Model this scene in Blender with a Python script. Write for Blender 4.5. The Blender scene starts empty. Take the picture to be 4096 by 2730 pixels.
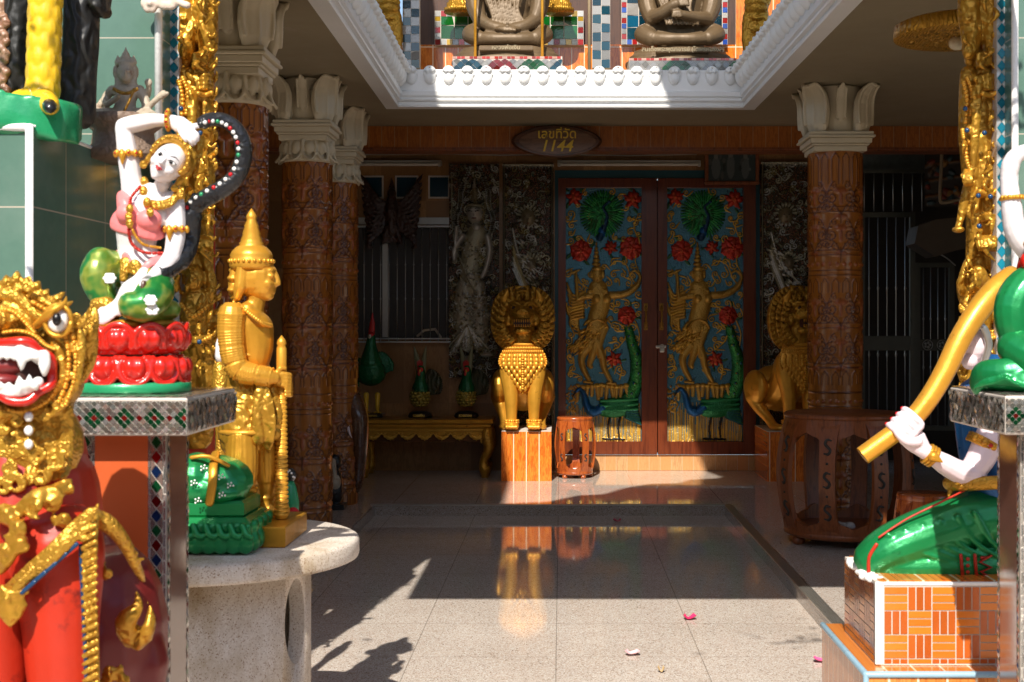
import bpy, math, random
import numpy as np
from mathutils import Vector, Matrix
sc = bpy.context.scene
COL = sc.collection
PI = math.pi
K = 3000.0; U0 = 1289.0; V0 = 746.0; EYE = 1.3     # photograph: focal length and vanishing point in pixels, eye height
def W(u, v, Y, d=0.0):
    """point of the photograph seen at depth Y (metres)"""
    Y=Y+d; return ((u-U0)*Y/K, Y, EYE-(v-V0)*Y/K)
def Vn(a): 
    a = np.array(a, float); n = np.linalg.norm(a); return a/(n if n else 1)

# ------------------------------------------------------------------ objects
def props(o, label=None, cat=None, group=None, kind=None):
    if label: o['label'] = label
    if cat: o['category'] = cat
    if group: o['group'] = group
    if kind: o['kind'] = kind
    return o
def thing(name, loc, label, cat, group=None):
    o = bpy.data.objects.new(name, None); COL.objects.link(o)
    o.location = loc; o.empty_display_size = .1
    return props(o, label, cat, group)
def origin(o):
    p = Vector((0,0,0))
    while o is not None:
        p = p + Vector(o.location); o = o.parent
    return p
def dup(root, loc, label, group=None):
    def rec(o, par):
        c = o.copy(); COL.objects.link(c); c.parent = par
        for ch in [x for x in bpy.data.objects if x.parent == o]: rec(ch, c)
        return c
    r = rec(root, None); r.location = loc; r['label'] = label
    if group: r['group'] = group
    return r

class MB:
    """mesh builder: everything added is world space, linked as ONE object by build()"""
    def __init__(s): s.v = []; s.f = []; s.fc = []; s.n = 0; s.fs = []
    def add(s, vs, fs, col=None, smooth=True):
        vs = np.asarray(vs, float).reshape(-1, 3); b = s.n
        s.v.append(vs); s.n += len(vs)
        for f in fs: s.f.append(tuple(i+b for i in f)); s.fc.append(col); s.fs.append(smooth)
        return s
    def box(s, lo, hi, col=None, taper=0, smooth=False):
        x0,y0,z0 = lo; x1,y1,z1 = hi; t = taper
        vs = [(x0,y0,z0),(x1,y0,z0),(x1,y1,z0),(x0,y1,z0),(x0+t,y0+t,z1),(x1-t,y0+t,z1),(x1-t,y1-t,z1),(x0+t,y1-t,z1)]
        return s.add(vs, [(0,3,2,1),(4,5,6,7),(0,1,5,4),(1,2,6,5),(2,3,7,6),(3,0,4,7)], col, smooth)
    def bbox(s, lo, hi, b=.004, col=None):
        """box with chamfered edges (three nested boxes' hull)"""
        x0,y0,z0 = lo; x1,y1,z1 = hi
        pr = [(x0+b,x1-b,y0+b,y1-b,z0),(x0,x1,y0,y1,z0+b),(x0,x1,y0,y1,z1-b),(x0+b,x1-b,y0+b,y1-b,z1)]
        vs = []
        for k,(a,c,d,e,z) in enumerate(pr):
            if k in (0,3): vs += [(a,d,z),(c,d,z),(c,e,z),(a,e,z)]*1
            else: vs += [(a,d,z),(c,d,z),(c,e,z),(a,e,z)]
        fs = [(3,2,1,0),(12,13,14,15)]
        for k in range(3):
            for i in range(4):
                j=(i+1)%4; fs.append((k*4+i,k*4+j,k*4+4+j,k*4+4+i))
        return s.add(vs, fs, col, False)
    def loft(s, rings, col=None, cap=True, smooth=True, closed=False):
        m = len(rings[0]); vs = [p for r in rings for p in r]; fs = []
        n = len(rings)
        for k in range(n if closed else n-1):
            a=k*m; b=((k+1)%n)*m
            for i in range(m):
                j=(i+1)%m; fs.append((a+i,a+j,b+j,b+i))
        if cap and not closed:
            fs.append(tuple(range(m-1,-1,-1))); fs.append(tuple((n-1)*m+i for i in range(m)))
        return s.add(vs, fs, col, smooth)
    def tube(s, pts, rad, seg=10, col=None, flat=1.0, ref=(0,1,0), ends=True):
        """tube through pts; rad number or list; flat squashes along ref"""
        P = [np.array(p,float) for p in pts]; n=len(P)
        R = [rad]*n if not hasattr(rad,'__len__') else list(rad)
        rings=[]; ref=np.array(ref,float); prev=None
        for k in range(n):
            t = Vn(P[min(k+1,n-1)]-P[max(k-1,0)])
            r = ref if prev is None else prev
            w = r - t*np.dot(r,t)
            if np.linalg.norm(w)<1e-3:
                r = np.array((1.,0,.1)); w = r-t*np.dot(r,t)
            w = Vn(w); prev = w; q = np.cross(t,w)
            rk=R[k]
            if not hasattr(rk,'__len__'): rk=(rk,rk*flat)
            rings.append([P[k]+q*rk[0]*math.cos(2*PI*i/seg)+w*rk[1]*math.sin(2*PI*i/seg) for i in range(seg)])
        if ends and min(R[0] if not hasattr(R[0],'__len__') else R[0][0], 1)>1e-4:
            def dome(ring,c,t,sg):
                out=[]
                for a in (.5,.85):
                    out.append([c+(p-c)*math.sqrt(1-a*a)+sg*t*a*np.linalg.norm(ring[0]-c) for p in ring])
                return out
            t0=Vn(P[0]-P[1]); t1=Vn(P[-1]-P[-2])
            rings = dome(rings[0],P[0],t0,1)[::-1]+rings+dome(rings[-1],P[-1],t1,1)
        return s.loft(rings, col)
    def ell(s, c, r, rot=None, nu=14, nv=9, col=None):
        c=np.array(c,float); r=(r,r,r) if not hasattr(r,'__len__') else r
        m = np.array(rot) if rot is not None else np.eye(3)
        vs=[];fs=[]
        vs.append(m@np.array((0,0,-r[2]))+c)
        for j in range(1,nv):
            ph=-PI/2+PI*j/nv
            for i in range(nu):
                th=2*PI*i/nu
                vs.append(m@np.array((r[0]*math.cos(ph)*math.cos(th),r[1]*math.cos(ph)*math.sin(th),r[2]*math.sin(ph)))+c)
        vs.append(m@np.array((0,0,r[2]))+c)
        for i in range(nu):
            fs.append((0,1+(i+1)%nu,1+i)); 
            for j in range(nv-2):
                a=1+j*nu; fs.append((a+i,a+(i+1)%nu,a+nu+(i+1)%nu,a+nu+i))
            a=1+(nv-2)*nu; fs.append((a+i,a+(i+1)%nu,len(vs)-1))
        return s.add(vs,fs,col)
    def lathe(s, c, prof, seg=24, col=None, sx=1, sy=1, lobes=0, amp=0, ph=0, axis='Z', smooth=True):
        """prof: list of (r,z)"""
        rings=[]
        for (r,z) in prof:
            r=max(r,.0004); ring=[]
            for i in range(seg):
                th=2*PI*i/seg+ph; rr=r*(1+amp*math.cos(lobes*th)) if lobes else r
                if axis=='Z': ring.append((c[0]+rr*sx*math.cos(th),c[1]+rr*sy*math.sin(th),c[2]+z))
                else: ring.append((c[0]+rr*sx*math.cos(th),c[1]+z,c[2]+rr*sy*math.sin(th)))
            rings.append(ring)
        if axis!='Z': rings=[r[::-1] for r in rings]
        return s.loft(rings,col,smooth=smooth)
    def prism(s, poly, y0, y1, col=None, inset=0, smooth=False):
        """poly in (x,z), extruded from y0 (front) to y1 (back); counter clockwise seen from -Y"""
        a=sum(poly[i][0]*poly[(i+1)%len(poly)][1]-poly[(i+1)%len(poly)][0]*poly[i][1] for i in range(len(poly)))
        if a<0: poly=poly[::-1]
        n=len(poly)
        if inset:
            cx=sum(p[0] for p in poly)/n; cz=sum(p[1] for p in poly)/n
            fr=[(cx+(p[0]-cx)*(1-inset),y0,cz+(p[1]-cz)*(1-inset)) for p in poly]
            mid=[(p[0],y0+(y1-y0)*.4,p[1]) for p in poly]; bk=[(p[0],y1,p[1]) for p in poly]
            vs=fr+mid+bk; fs=[tuple(range(n)),tuple(range(3*n-1,2*n-1,-1))]
            for k in (0,n):
                for i in range(n):
                    j=(i+1)%n; fs.append((k+j,k+i,k+n+i,k+n+j))
            return s.add(vs,fs,col,smooth)
        vs=[(p[0],y0,p[1]) for p in poly]+[(p[0],y1,p[1]) for p in poly]
        fs=[tuple(range(n)),tuple(range(2*n-1,n-1,-1))]+[((i+1)%n,i,n+i,n+(i+1)%n) for i in range(n)]
        return s.add(vs,fs,col,smooth)
    def quad(s,a,b,c,d,col=None): return s.add([a,b,c,d],[(0,1,2,3)],col,False)
    def build(s, name, mat, parent=None, remesh=0, smooth=0, sub=0, disp=None, xf=None):
        me = bpy.data.meshes.new(name)
        V = np.concatenate(s.v) if s.v else np.zeros((0,3))
        if xf is not None: V = V@np.array(xf.to_3x3()).T+np.array(xf.translation)
        if parent is not None: V = V-np.array(origin(parent))
        me.from_pydata(V.tolist(), [], s.f); me.update()
        me.polygons.foreach_set('use_smooth', s.fs)
        if any(c is not None for c in s.fc):
            at=me.color_attributes.new('Col','FLOAT_COLOR','CORNER'); arr=[]
            for p,c in zip(me.polygons,s.fc):
                c = c or (1,1,1)
                for _ in p.loop_indices: arr += [c[0],c[1],c[2],1.0]
            at.data.foreach_set('color',arr)
        me.materials.append(mat)
        o = bpy.data.objects.new(name, me); COL.objects.link(o)
        if remesh or smooth or sub or disp:
            if remesh:
                m=o.modifiers.new('r','REMESH'); m.mode='VOXEL'; m.voxel_size=remesh; m.use_smooth_shade=True
            if smooth:
                m=o.modifiers.new('s','SMOOTH'); m.iterations=smooth; m.factor=.6
            if sub:
                m=o.modifiers.new('u','SUBSURF'); m.levels=sub; m.render_levels=sub
            if disp:
                dt=disp[0]; tx=bpy.data.textures.new('dt',dt)
                tx.noise_scale=disp[1]
                m=o.modifiers.new('d','DISPLACE'); m.texture=tx; m.strength=disp[2]; m.mid_level=.5; m.texture_coords='LOCAL'
            dg=bpy.context.evaluated_depsgraph_get(); 
            me2=bpy.data.meshes.new_from_object(o.evaluated_get(dg))
            o.modifiers.clear(); o.data=me2; bpy.data.meshes.remove(me)
            if not me2.materials: me2.materials.append(mat)
            me2.polygons.foreach_set('use_smooth',[True]*len(me2.polygons)); me2.name=name
        if parent is not None: o.parent = parent
        return o

def spline(pts, n=8):
    """Catmull-Rom through pts (any dimension)"""
    P=[np.array(p,float) for p in pts]; out=[]
    for i in range(len(P)-1):
        p0=P[max(i-1,0)];p1=P[i];p2=P[i+1];p3=P[min(i+2,len(P)-1)]
        for k in range(n):
            t=k/n; out.append(.5*((2*p1)+(-p0+p2)*t+(2*p0-5*p1+4*p2-p3)*t*t+(-p0+3*p1-3*p2+p3)*t**3))
    out.append(P[-1]); return out

# ------------------------------------------------------------------ carved relief: height field + own colours
class Relief:
    def __init__(s, w, h, res, base=0.0, col=(.3,.3,.3)):
        s.w=w; s.h=h; s.nx=int(w/res)+1; s.nz=int(h/res)+1
        s.X,s.Z=np.meshgrid(np.linspace(0,w,s.nx),np.linspace(0,h,s.nz))
        s.H=np.full(s.X.shape,float(base)); s.C=np.tile(np.array(col,float),s.X.shape+(1,))
    def _win(s,x0,x1,z0,z1):
        i0=max(0,int(x0/s.w*(s.nx-1))-1); i1=min(s.nx,int(x1/s.w*(s.nx-1))+3)
        j0=max(0,int(z0/s.h*(s.nz-1))-1); j1=min(s.nz,int(z1/s.h*(s.nz-1))+3)
        return slice(j0,max(j1,j0)),slice(i0,max(i1,i0))
    def _put(s,sl,val,ok,col,over=0):
        h=s.H[sl]; m = ok & (val>h) if not over else ok
        h[m]=val[m]; s.H[sl]=h
        if col is not None:
            c=s.C[sl]; c[m]=col; s.C[sl]=c
    def cap(s,p,q,r0,r1,hg,col=None,b=0.0,over=0):
        R=max(r0,r1); sl=s._win(min(p[0],q[0])-R,max(p[0],q[0])+R,min(p[1],q[1])-R,max(p[1],q[1])+R)
        x=s.X[sl]; z=s.Z[sl]
        if x.size==0: return
        dx=q[0]-p[0]; dz=q[1]-p[1]; L=dx*dx+dz*dz+1e-12
        t=np.clip(((x-p[0])*dx+(z-p[1])*dz)/L,0,1); d=np.hypot(x-p[0]-t*dx,z-p[1]-t*dz)
        r=r0+(r1-r0)*t; q2=np.clip(1-(d/r)**2,0,1); s._put(sl,b+hg*np.sqrt(q2),d<r,col,over)
    def path(s,pts,r0,r1,hg,col=None,b=0.0,sm=4):
        P=spline(pts,sm) if sm else [np.array(p,float) for p in pts]; n=len(P)-1
        for i in range(n):
            s.cap(P[i],P[i+1],r0+(r1-r0)*i/n,r0+(r1-r0)*(i+1)/n,hg,col,b)
    def ell(s,c,a,bb,ang,hg,col=None,b=0.0,over=0):
        R=max(a,bb); sl=s._win(c[0]-R,c[0]+R,c[1]-R,c[1]+R); x=s.X[sl]-c[0]; z=s.Z[sl]-c[1]
        if x.size==0: return
        ca,sa=math.cos(ang),math.sin(ang); u=(x*ca+z*sa)/a; v=(-x*sa+z*ca)/bb; q=1-u*u-v*v
        s._put(sl,b+hg*np.sqrt(np.clip(q,0,1)),q>0,col,over)
    def spiral(s,c,R,a0,dr,turns,r,hg,col=None,b=0.0):
        n=int(10*turns)+4; pts=[]
        for i in range(n+1):
            t=i/n; a=a0+dr*t*turns*2*PI; q=R*(1-.85*t); pts.append((c[0]+q*math.cos(a),c[1]+q*math.sin(a)))
        s.path(pts,r,r*.6,hg,col,b,0); s.ell(pts[-1],r*1.5,r*1.5,0,hg*1.15,col,b)
    def leafrow(s,c,R,n,a0,a1,L,wd,hg,col=None,b=0.0):
        for i in range(n):
            a=a0+(a1-a0)*i/max(n-1,1)
            s.ell((c[0]+(R+L/2)*math.cos(a),c[1]+(R+L/2)*math.sin(a)),L/2,wd,a,hg,col,b)
    def rose(s,c,R,hg,col,col2):
        for k,(q,n) in enumerate(((1,7),(.72,6),(.45,5),(.2,3))):
            for i in range(n):
                a=2*PI*i/n+k*.5
                s.ell((c[0]+R*q*.6*math.cos(a),c[1]+R*q*.6*math.sin(a)),R*q*.5,R*q*.42,a+PI/2,hg*(.5+.2*k),col if k%2==0 else col2,.002*k)
    def fill(s,seed,n,rmin,rmax,hg,cols,box=None,mask=None):
        rr=random.Random(seed); x0,x1,z0,z1=box or (0,s.w,0,s.h)
        for i in range(n):
            c=(rr.uniform(x0,x1),rr.uniform(z0,z1))
            if mask and not mask(*c): continue
            R=rr.uniform(rmin,rmax); col=rr.choice(cols); a=rr.uniform(0,6.28); dr=rr.choice((-1,1))
            s.spiral(c,R,a,dr,rr.uniform(.8,1.5),R*.2,hg*rr.uniform(.6,1),col)
            tl=(c[0]+R*2.1*math.cos(a-dr*1.1),c[1]+R*2.1*math.sin(a-dr*1.1))
            s.path([(c[0]+R*math.cos(a),c[1]+R*math.sin(a)),tl],R*.26,R*.06,hg*.7,col,0,0)
    def build(s,name,mat,parent,fn=None,o=(0,0,0),noise=0,seed=1):
        """fn(x,z,h)->xyz arrays; default: panel facing -Y with lower left corner at o"""
        if noise: s.H=s.H+np.random.default_rng(seed).normal(0,noise,s.H.shape)
        if fn is None: px,py,pz=o[0]+s.X,o[1]-s.H,o[2]+s.Z
        else: px,py,pz=fn(s.X,s.Z,s.H)
        V=np.stack([px,py,pz],-1).reshape(-1,3)-(np.array(origin(parent)) if parent is not None else 0)
        nx,nz=s.nx,s.nz; idx=np.arange(nx*nz).reshape(nz,nx)
        F=np.stack([idx[:-1,:-1],idx[:-1,1:],idx[1:,1:],idx[1:,:-1]],-1).reshape(-1,4)
        me=bpy.data.meshes.new(name); me.from_pydata(V.tolist(),[],F.tolist())
        at=me.color_attributes.new('Col','FLOAT_COLOR','POINT')
        at.data.foreach_set('color',np.concatenate([s.C.reshape(-1,3),np.ones((nx*nz,1))],1).ravel())
        me.polygons.foreach_set('use_smooth',[True]*len(me.polygons)); me.materials.append(mat)
        ob=bpy.data.objects.new(name,me); COL.objects.link(ob)
        if parent is not None: ob.parent=parent
        return ob

# ------------------------------------------------------------------ materials
class N:
    def __init__(s,name):
        s.m=bpy.data.materials.new(name); s.m.use_nodes=True; s.t=s.m.node_tree; s.b=s.t.nodes['Principled BSDF']
        s.tc=s.t.nodes.new('ShaderNodeTexCoord')
    def n(s,t,**kw):
        x=s.t.nodes.new('ShaderNode'+t)
        for k,v in kw.items():
            if k.startswith('i_'): x.inputs[k[2:].replace('_',' ')].default_value=v
            elif k.startswith('n'): x.inputs[int(k[1:])].default_value=v
            else: setattr(x,k,v)
        return x
    def l(s,a,b): s.t.links.new(a,b)
    def vec(s,sc=(1,1,1),rot=(0,0,0),loc=(0,0,0)):
        m=s.t.nodes.new('ShaderNodeMapping'); m.inputs['Scale'].default_value=sc; m.inputs['Rotation'].default_value=rot; m.inputs['Location'].default_value=loc
        s.l(s.tc.outputs['Object'],m.inputs[0]); return m.outputs[0]
    def noise(s,sc,det=4,vec=None,rough=.55):
        x=s.t.nodes.new('ShaderNodeTexNoise'); x.inputs['Scale'].default_value=sc; x.inputs['Detail'].default_value=det; x.inputs['Roughness'].default_value=rough
        s.l(vec or s.tc.outputs['Object'],x.inputs['Vector']); return x.outputs[0]
    def ramp(s,f,pts):
        r=s.t.nodes.new('ShaderNodeValToRGB'); e=r.color_ramp.elements
        while len(e)<len(pts): e.new(.5)
        for q,(p,c) in zip(e,pts): q.position=p; q.color=(*c,1) if len(c)==3 else c
        s.l(f,r.inputs[0]); return r.outputs[0]
    def mix(s,f,a,b,mode='MIX'):
        x=s.t.nodes.new('ShaderNodeMix'); x.data_type='RGBA'; x.blend_type=mode
        for v,i in ((f,0),(a,6),(b,7)):
            if hasattr(v,'links'): s.l(v,x.inputs[i])
            elif i==0: x.inputs[0].default_value=v
            else: x.inputs[i].default_value=(*v,1)
        return x.outputs[2]
    def math(s,op,a,b=0):
        x=s.t.nodes.new('ShaderNodeMath'); x.operation=op
        for v,i in ((a,0),(b,1)):
            if hasattr(v,'links'): s.l(v,x.inputs[i])
            else: x.inputs[i].default_value=v
        return x.outputs[0]
    def bump(s,h,st,d=.01,prev=None):
        x=s.t.nodes.new('ShaderNodeBump'); x.inputs['Strength'].default_value=st; x.inputs['Distance'].default_value=d
        s.l(h,x.inputs['Height'])
        if prev: s.l(prev,x.inputs['Normal'])
        s.l(x.outputs[0],s.b.inputs['Normal']); return x.outputs[0]
    def set(s,col=None,rough=None,metal=None,spec=None,coat=None,croug=.1):
        for v,k in ((col,'Base Color'),(rough,'Roughness'),(metal,'Metallic'),(spec,'Specular IOR Level'),(coat,'Coat Weight')):
            if v is None: continue
            if hasattr(v,'links'): s.l(v,s.b.inputs[k])
            else: s.b.inputs[k].default_value=(*v,1) if k=='Base Color' else v
        if coat: s.b.inputs['Coat Roughness'].default_value=croug
        return s.m
def sh(c,k): return tuple(min(1,x*k) for x in c)
def paint(name,col,rough=.45,metal=0,var=.2,vs=9,bump=.15,bs=60,bd=.004,dirt=None,dk=.62,coat=0,spec=.5):
    """weathered paint: colour patches, small bumps, optional dirt colour in blotches"""
    s=N(name); a=s.noise(vs,5); c=s.mix(a,sh(col,1-var),sh(col,1+var))
    if dirt:
        d=s.ramp(s.noise(vs*1.7,8,rough=.7),[(dk,(0,0,0)),(dk+.1,(1,1,1))]); c=s.mix(d,c,dirt)
    rg=s.math('MULTIPLY_ADD',s.noise(vs*3,3),.25); s.t.nodes[-1].inputs[2].default_value=max(0,rough-.12)
    s.set(c,rg,metal,spec,coat); s.bump(s.noise(bs,4),bump,bd); return s.m
def carved(name,col,col2,rough=.35,metal=.6,sc=60,st=.9,bd=.006,kind='vor',attr=False):
    """gilding over small carving"""
    s=N(name)
    if attr:
        a=s.n('Attribute',attribute_name='Col'); base=a.outputs['Color']; c=s.mix(s.noise(30,4),sh((1,1,1),.75),(1,1,1)); c=s.mix(1.0,base,c,'MULTIPLY')
    else: c=s.mix(s.noise(14,6),col,col2)
    v=s.n('TexVoronoi',i_Scale=sc); v.feature='SMOOTH_F1'
    w=s.t.nodes.new('ShaderNodeVectorMath'); w.operation='ADD'
    nz=s.n('TexNoise',i_Scale=sc*.25); s.l(s.tc.outputs['Object'],nz.inputs['Vector'])
    m=s.t.nodes.new('ShaderNodeVectorMath'); m.operation='SCALE'; m.inputs[3].default_value=.05
    s.l(nz.outputs['Color'],m.inputs[0]); s.l(s.tc.outputs['Object'],w.inputs[0]); s.l(m.outputs[0],w.inputs[1]); s.l(w.outputs[0],v.inputs['Vector'])
    if kind=='wave':
        v=s.n('TexWave',i_Scale=sc*.2,i_Distortion=9.0,i_Detail=2.0); s.l(s.tc.outputs['Object'],v.inputs['Vector']); h=v.outputs[1]
    else: h=v.outputs[0]
    s.set(c,rough,metal); b=s.bump(h,st,bd); s.bump(s.noise(sc*3,3),.25,.002,b); return s.m
def vcol(name,rough=.4,metal=0,bs=50,bump=.15,var=.2,coat=0):
    s=N(name); a=s.n('Attribute',attribute_name='Col')
    c=s.mix(1.0,a.outputs['Color'],s.mix(s.noise(12,6),sh((1,1,1),1-var),(1,1,1)),'MULTIPLY')
    s.set(c,rough,metal,None,coat); s.bump(s.noise(bs,4),bump,.004); return s.m
def wood(name,c1,c2,rough=.35,sc=(14,14,1.2),coat=.3,st=.2):
    s=N(name); v=s.vec(sc); n=s.noise(2.2,6,v,.6); c=s.ramp(n,[(.3,c1),(.5,c2),(.62,sh(c1,.8)),(.75,c2)])
    s.set(c,rough,0,None,coat,.2); s.bump(n,st,.003); return s.m
def woodtile(name,c1,c2,tw,th,axis='xz',grout=(.45,.3,.18),gw=.004,rough=.3,off=0,loc=(0,0,0),alt=None,coat=.3):
    """glazed wood-look tiles with grout lines"""
    s=N(name); sx=s.t.nodes.new('ShaderNodeSeparateXYZ'); mp=s.vec(loc=loc); s.l(mp,sx.inputs[0])
    cb=s.t.nodes.new('ShaderNodeCombineXYZ'); ax={'x':0,'y':1,'z':2}
    s.l(sx.outputs[ax[axis[0]]],cb.inputs[0]); s.l(sx.outputs[ax[axis[1]]],cb.inputs[1])
    br=s.n('TexBrick'); br.offset=off; br.inputs['Scale'].default_value=1; br.inputs['Mortar Size'].default_value=gw
    br.inputs['Mortar Smooth'].default_value=.1; br.inputs['Brick Width'].default_value=tw; br.inputs['Row Height'].default_value=th
    br.inputs['Color1'].default_value=(0,0,0,1); br.inputs['Color2'].default_value=(1,1,1,1); br.inputs['Bias'].default_value=0
    s.l(cb.outputs[0],br.inputs['Vector'])
    # grain follows the second axis
    mg=s.t.nodes.new('ShaderNodeMapping'); mg.inputs['Scale'].default_value=(9/tw*.08,1.1,1); s.l(cb.outputs[0],mg.inputs[0])
    ad=s.t.nodes.new('ShaderNodeVectorMath'); ad.operation='ADD'; s.l(mg.outputs[0],ad.inputs[0])
    scl=s.t.nodes.new('ShaderNodeVectorMath'); scl.operation='SCALE'; scl.inputs[3].default_value=7; s.l(br.outputs['Color'],scl.inputs[0]); s.l(scl.outputs[0],ad.inputs[1])
    g=s.noise(7,5,ad.outputs[0],.6); c=s.ramp(g,[(.32,c1),(.48,c2),(.56,sh(c1,.85)),(.7,c2)])
    if alt: c=s.mix(br.outputs['Color'],c,s.mix(g,sh(alt,.85),sh(alt,1.1)))
    else: c=s.mix(s.math('MULTIPLY',br.outputs['Color'],.35),c,sh(c1,.6))
    c=s.mix(br.outputs['Fac'],c,grout); s.set(c,rough,0,None,coat,.12)
    s.bump(br.outputs['Fac'],-.35,.002); return s.m
# ================================================================== palette
def granite(name,tint=1.0,joint=True,loc=(0,0,0)):
    s=N(name); v=s.n('TexVoronoi',i_Scale=230.0); s.l(s.tc.outputs['Object'],v.inputs['Vector'])
    tw=(1.28,1.40,1.58); T=lambda c:tuple(min(.92,a*b*tint) for a,b in zip(c,tw)); h=s.t.nodes.new('ShaderNodeSeparateColor'); s.l(v.outputs['Color'],h.inputs[0])
    c=s.ramp(h.outputs[0],[(0,T((.20,.12,.07))),(.05,T((.22,.14,.09))),(.09,T((.48,.35,.26))),(.3,T((.56,.44,.35))),(.6,T((.62,.53,.44))),(.85,T((.50,.36,.26))),(.96,T((.75,.68,.58)))])
    c=s.mix(s.noise(1.3,5),sh((1,1,1),.86),(1,1,1)) if False else s.mix(1.0,c,s.mix(s.noise(1.6,8,None,.65),(.74,.71,.67),(1.08,1.08,1.06)),'MULTIPLY'); st=s.ramp(s.noise(6,8,None,.75),[(.60,(1,1,1)),(.70,(.80,.74,.66))]); c=s.mix(1.0,c,st,'MULTIPLY')
    if joint:
        br=s.n('TexBrick'); br.offset=0; br.inputs['Scale'].default_value=1; br.inputs['Mortar Size'].default_value=.0022; br.inputs['Mortar Smooth'].default_value=.1
        br.inputs['Brick Width'].default_value=.6; br.inputs['Row Height'].default_value=.6
        s.l(s.vec(loc=loc),br.inputs['Vector']); c=s.mix(s.math('MULTIPLY',br.outputs['Fac'],.6),c,(.16,.12,.09))
    rg=s.ramp(s.noise(3,7),[(.3,(.035,)*3),(.62,(.07,)*3),(.8,(.16,)*3)])
    s.set(c,rg,0,.5); s.bump(s.noise(8,3),.02,.003); return s.m
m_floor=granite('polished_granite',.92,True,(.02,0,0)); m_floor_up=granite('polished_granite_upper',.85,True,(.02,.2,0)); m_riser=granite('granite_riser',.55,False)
m_plaster=paint('cream_plaster',(.29,.235,.145),.7,0,.12,3,.12,40,.003,(.33,.26,.19),.62)
m_white=paint('white_gloss_paint',(.86,.85,.83),.42,0,.05,6,.3,60,.004,(.55,.5,.44),.72)
m_whitecap=paint('cream_capital_paint',(.62,.53,.37),.5,0,.1,6,.25,60,.003,(.35,.28,.2),.7)
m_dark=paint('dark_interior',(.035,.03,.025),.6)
m_beam=woodtile('beam_wood_tile',(.38,.10,.012),(.50,.155,.022),.1,.6,'xz',(.42,.22,.1),.003,.3)
m_wall=woodtile('brown_wall_tile',(.40,.19,.06),(.47,.24,.08),.2,.6,'xz',(.3,.15,.05),.002,.35,0,(0,0,0),(.26,.12,.035))
m_risert=woodtile('beige_orange_tile',(.50,.27,.12),(.58,.34,.16),.098,.6,'xz',(.6,.45,.3),.0015,.15,0,(0,0,0),(.66,.28,.1))
m_orange=woodtile('orange_wood_tile',(.62,.13,.012),(.82,.25,.03),.1,.45,'xz',(.85,.65,.45),.004,.15,0,(.015,0,0))
m_orange_y=woodtile('orange_wood_tile_side',(.62,.13,.012),(.82,.25,.03),.1,.45,'yz',(.85,.65,.45),.004,.15)
m_steel=paint('galvanised_steel',(.45,.45,.43),.35,.8)
m_alu=paint('aluminium_edge',(.55,.53,.48),.32,.85,.15,40)
m_teal=paint('teal_door_surround',(.012,.085,.11),.4,0,.15)
m_doorwood=wood('dark_red_door_wood',(.11,.020,.006),(.16,.033,.009),.3,(12,12,1.0))
m_gold=paint('gold_paint',(.66,.32,.03),.38,.55,.3,9,.3,45,.004,(.25,.1,.02),.60)
m_goldlight=paint('bright_gold_paint',(.76,.37,.04),.36,.5,.26,9,.25,45,.004,(.32,.13,.02),.62)
m_goldcarve=carved('carved_gilding',(.66,.36,.04),(.36,.16,.015),.34,.6,55,1,.008)
m_goldfine=carved('fine_carved_gilding',(.68,.38,.045),(.42,.2,.02),.34,.6,120,1,.004)
m_goldwave=carved('combed_gilding',(.66,.36,.04),(.42,.2,.02),.34,.6,110,.8,.004,'wave')
m_darkgold=carved('shaded_old_gilding',(.45,.25,.04),(.22,.1,.015),.4,.6,70,1,.006)
m_skin=paint('white_painted_skin',(.78,.735,.74),.28,0,.07,9,.15,40,.002,(.60,.55,.50),.66,.2)
m_pinkskin=paint('pale_pink_skin',(.80,.66,.70),.3,0,.08,7,.1,40,.002)
m_red=paint('red_gloss_paint',(.60,.018,.010),.24,0,.22,9,.2,40,.003,(.33,.02,.01),.62,.35)
m_redsat=paint('red_satin_paint',(.46,.026,.008),.42,0,.28,6,.3,35,.004,(.16,.012,.008),.56)
m_maroon=paint('maroon_paint',(.20,.02,.02),.35,0,.3,5,.15,40,.003)
m_green=paint('metallic_green_paint',(.010,.25,.07),.33,.4,.35,6,.35,25,.006,(.0,.09,.025),.60,.25)
m_greenflat=paint('green_enamel',(.02,.30,.12),.3,.1,.3,14,.3,40,.004,(.3,.6,.4),.68,.3)
m_bronze=paint('aged_bronze',(.135,.088,.045),.5,.2,.3,7,.3,40,.004,(.15,.2,.14),.66)
m_stone=paint('painted_stone',(.44,.37,.28),.6,0,.3,14,.5,60,.006,(.26,.16,.11),.58)
m_black=paint('black_paint',(.012,.012,.013),.35,0,.3,20,.5,50,.006,None,.7,.3)
m_blackfur=carved('black_feathered_fabric',(.012,.012,.012),(.025,.024,.022),.5,0,50,.8,.01,'wave')
def speckled():
    s=N('speckled_concrete'); v=s.n('TexVoronoi',i_Scale=380.0); s.l(s.tc.outputs['Object'],v.inputs['Vector']); h=s.t.nodes.new('ShaderNodeSeparateColor'); s.l(v.outputs['Color'],h.inputs[0])
    c=s.ramp(h.outputs[0],[(0,(.30,.18,.10)),(.06,(.40,.27,.17)),(.10,(.66,.57,.48)),(.6,(.78,.71,.63)),(.9,(.68,.59,.50)),(.97,(.80,.76,.70))])
    d=s.ramp(s.noise(5,8,s.vec((1,1,.45)),.7),[(.46,(1,1,1)),(.66,(.66,.58,.46))]); c=s.mix(1.0,c,d,'MULTIPLY')
    e=s.ramp(s.noise(9,6,None,.75),[(.64,(1,1,1)),(.74,(.45,.40,.30))]); c=s.mix(1.0,c,e,'MULTIPLY')
    s.set(c,.72); s.bump(s.noise(90,4),.5,.003); return s.m
m_concrete=speckled()
m_yellow=paint('yellow_paint',(.80,.50,.02),.3,0,.15,8,.2,30,.004,(.5,.25,.01),.62,.3)
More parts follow.
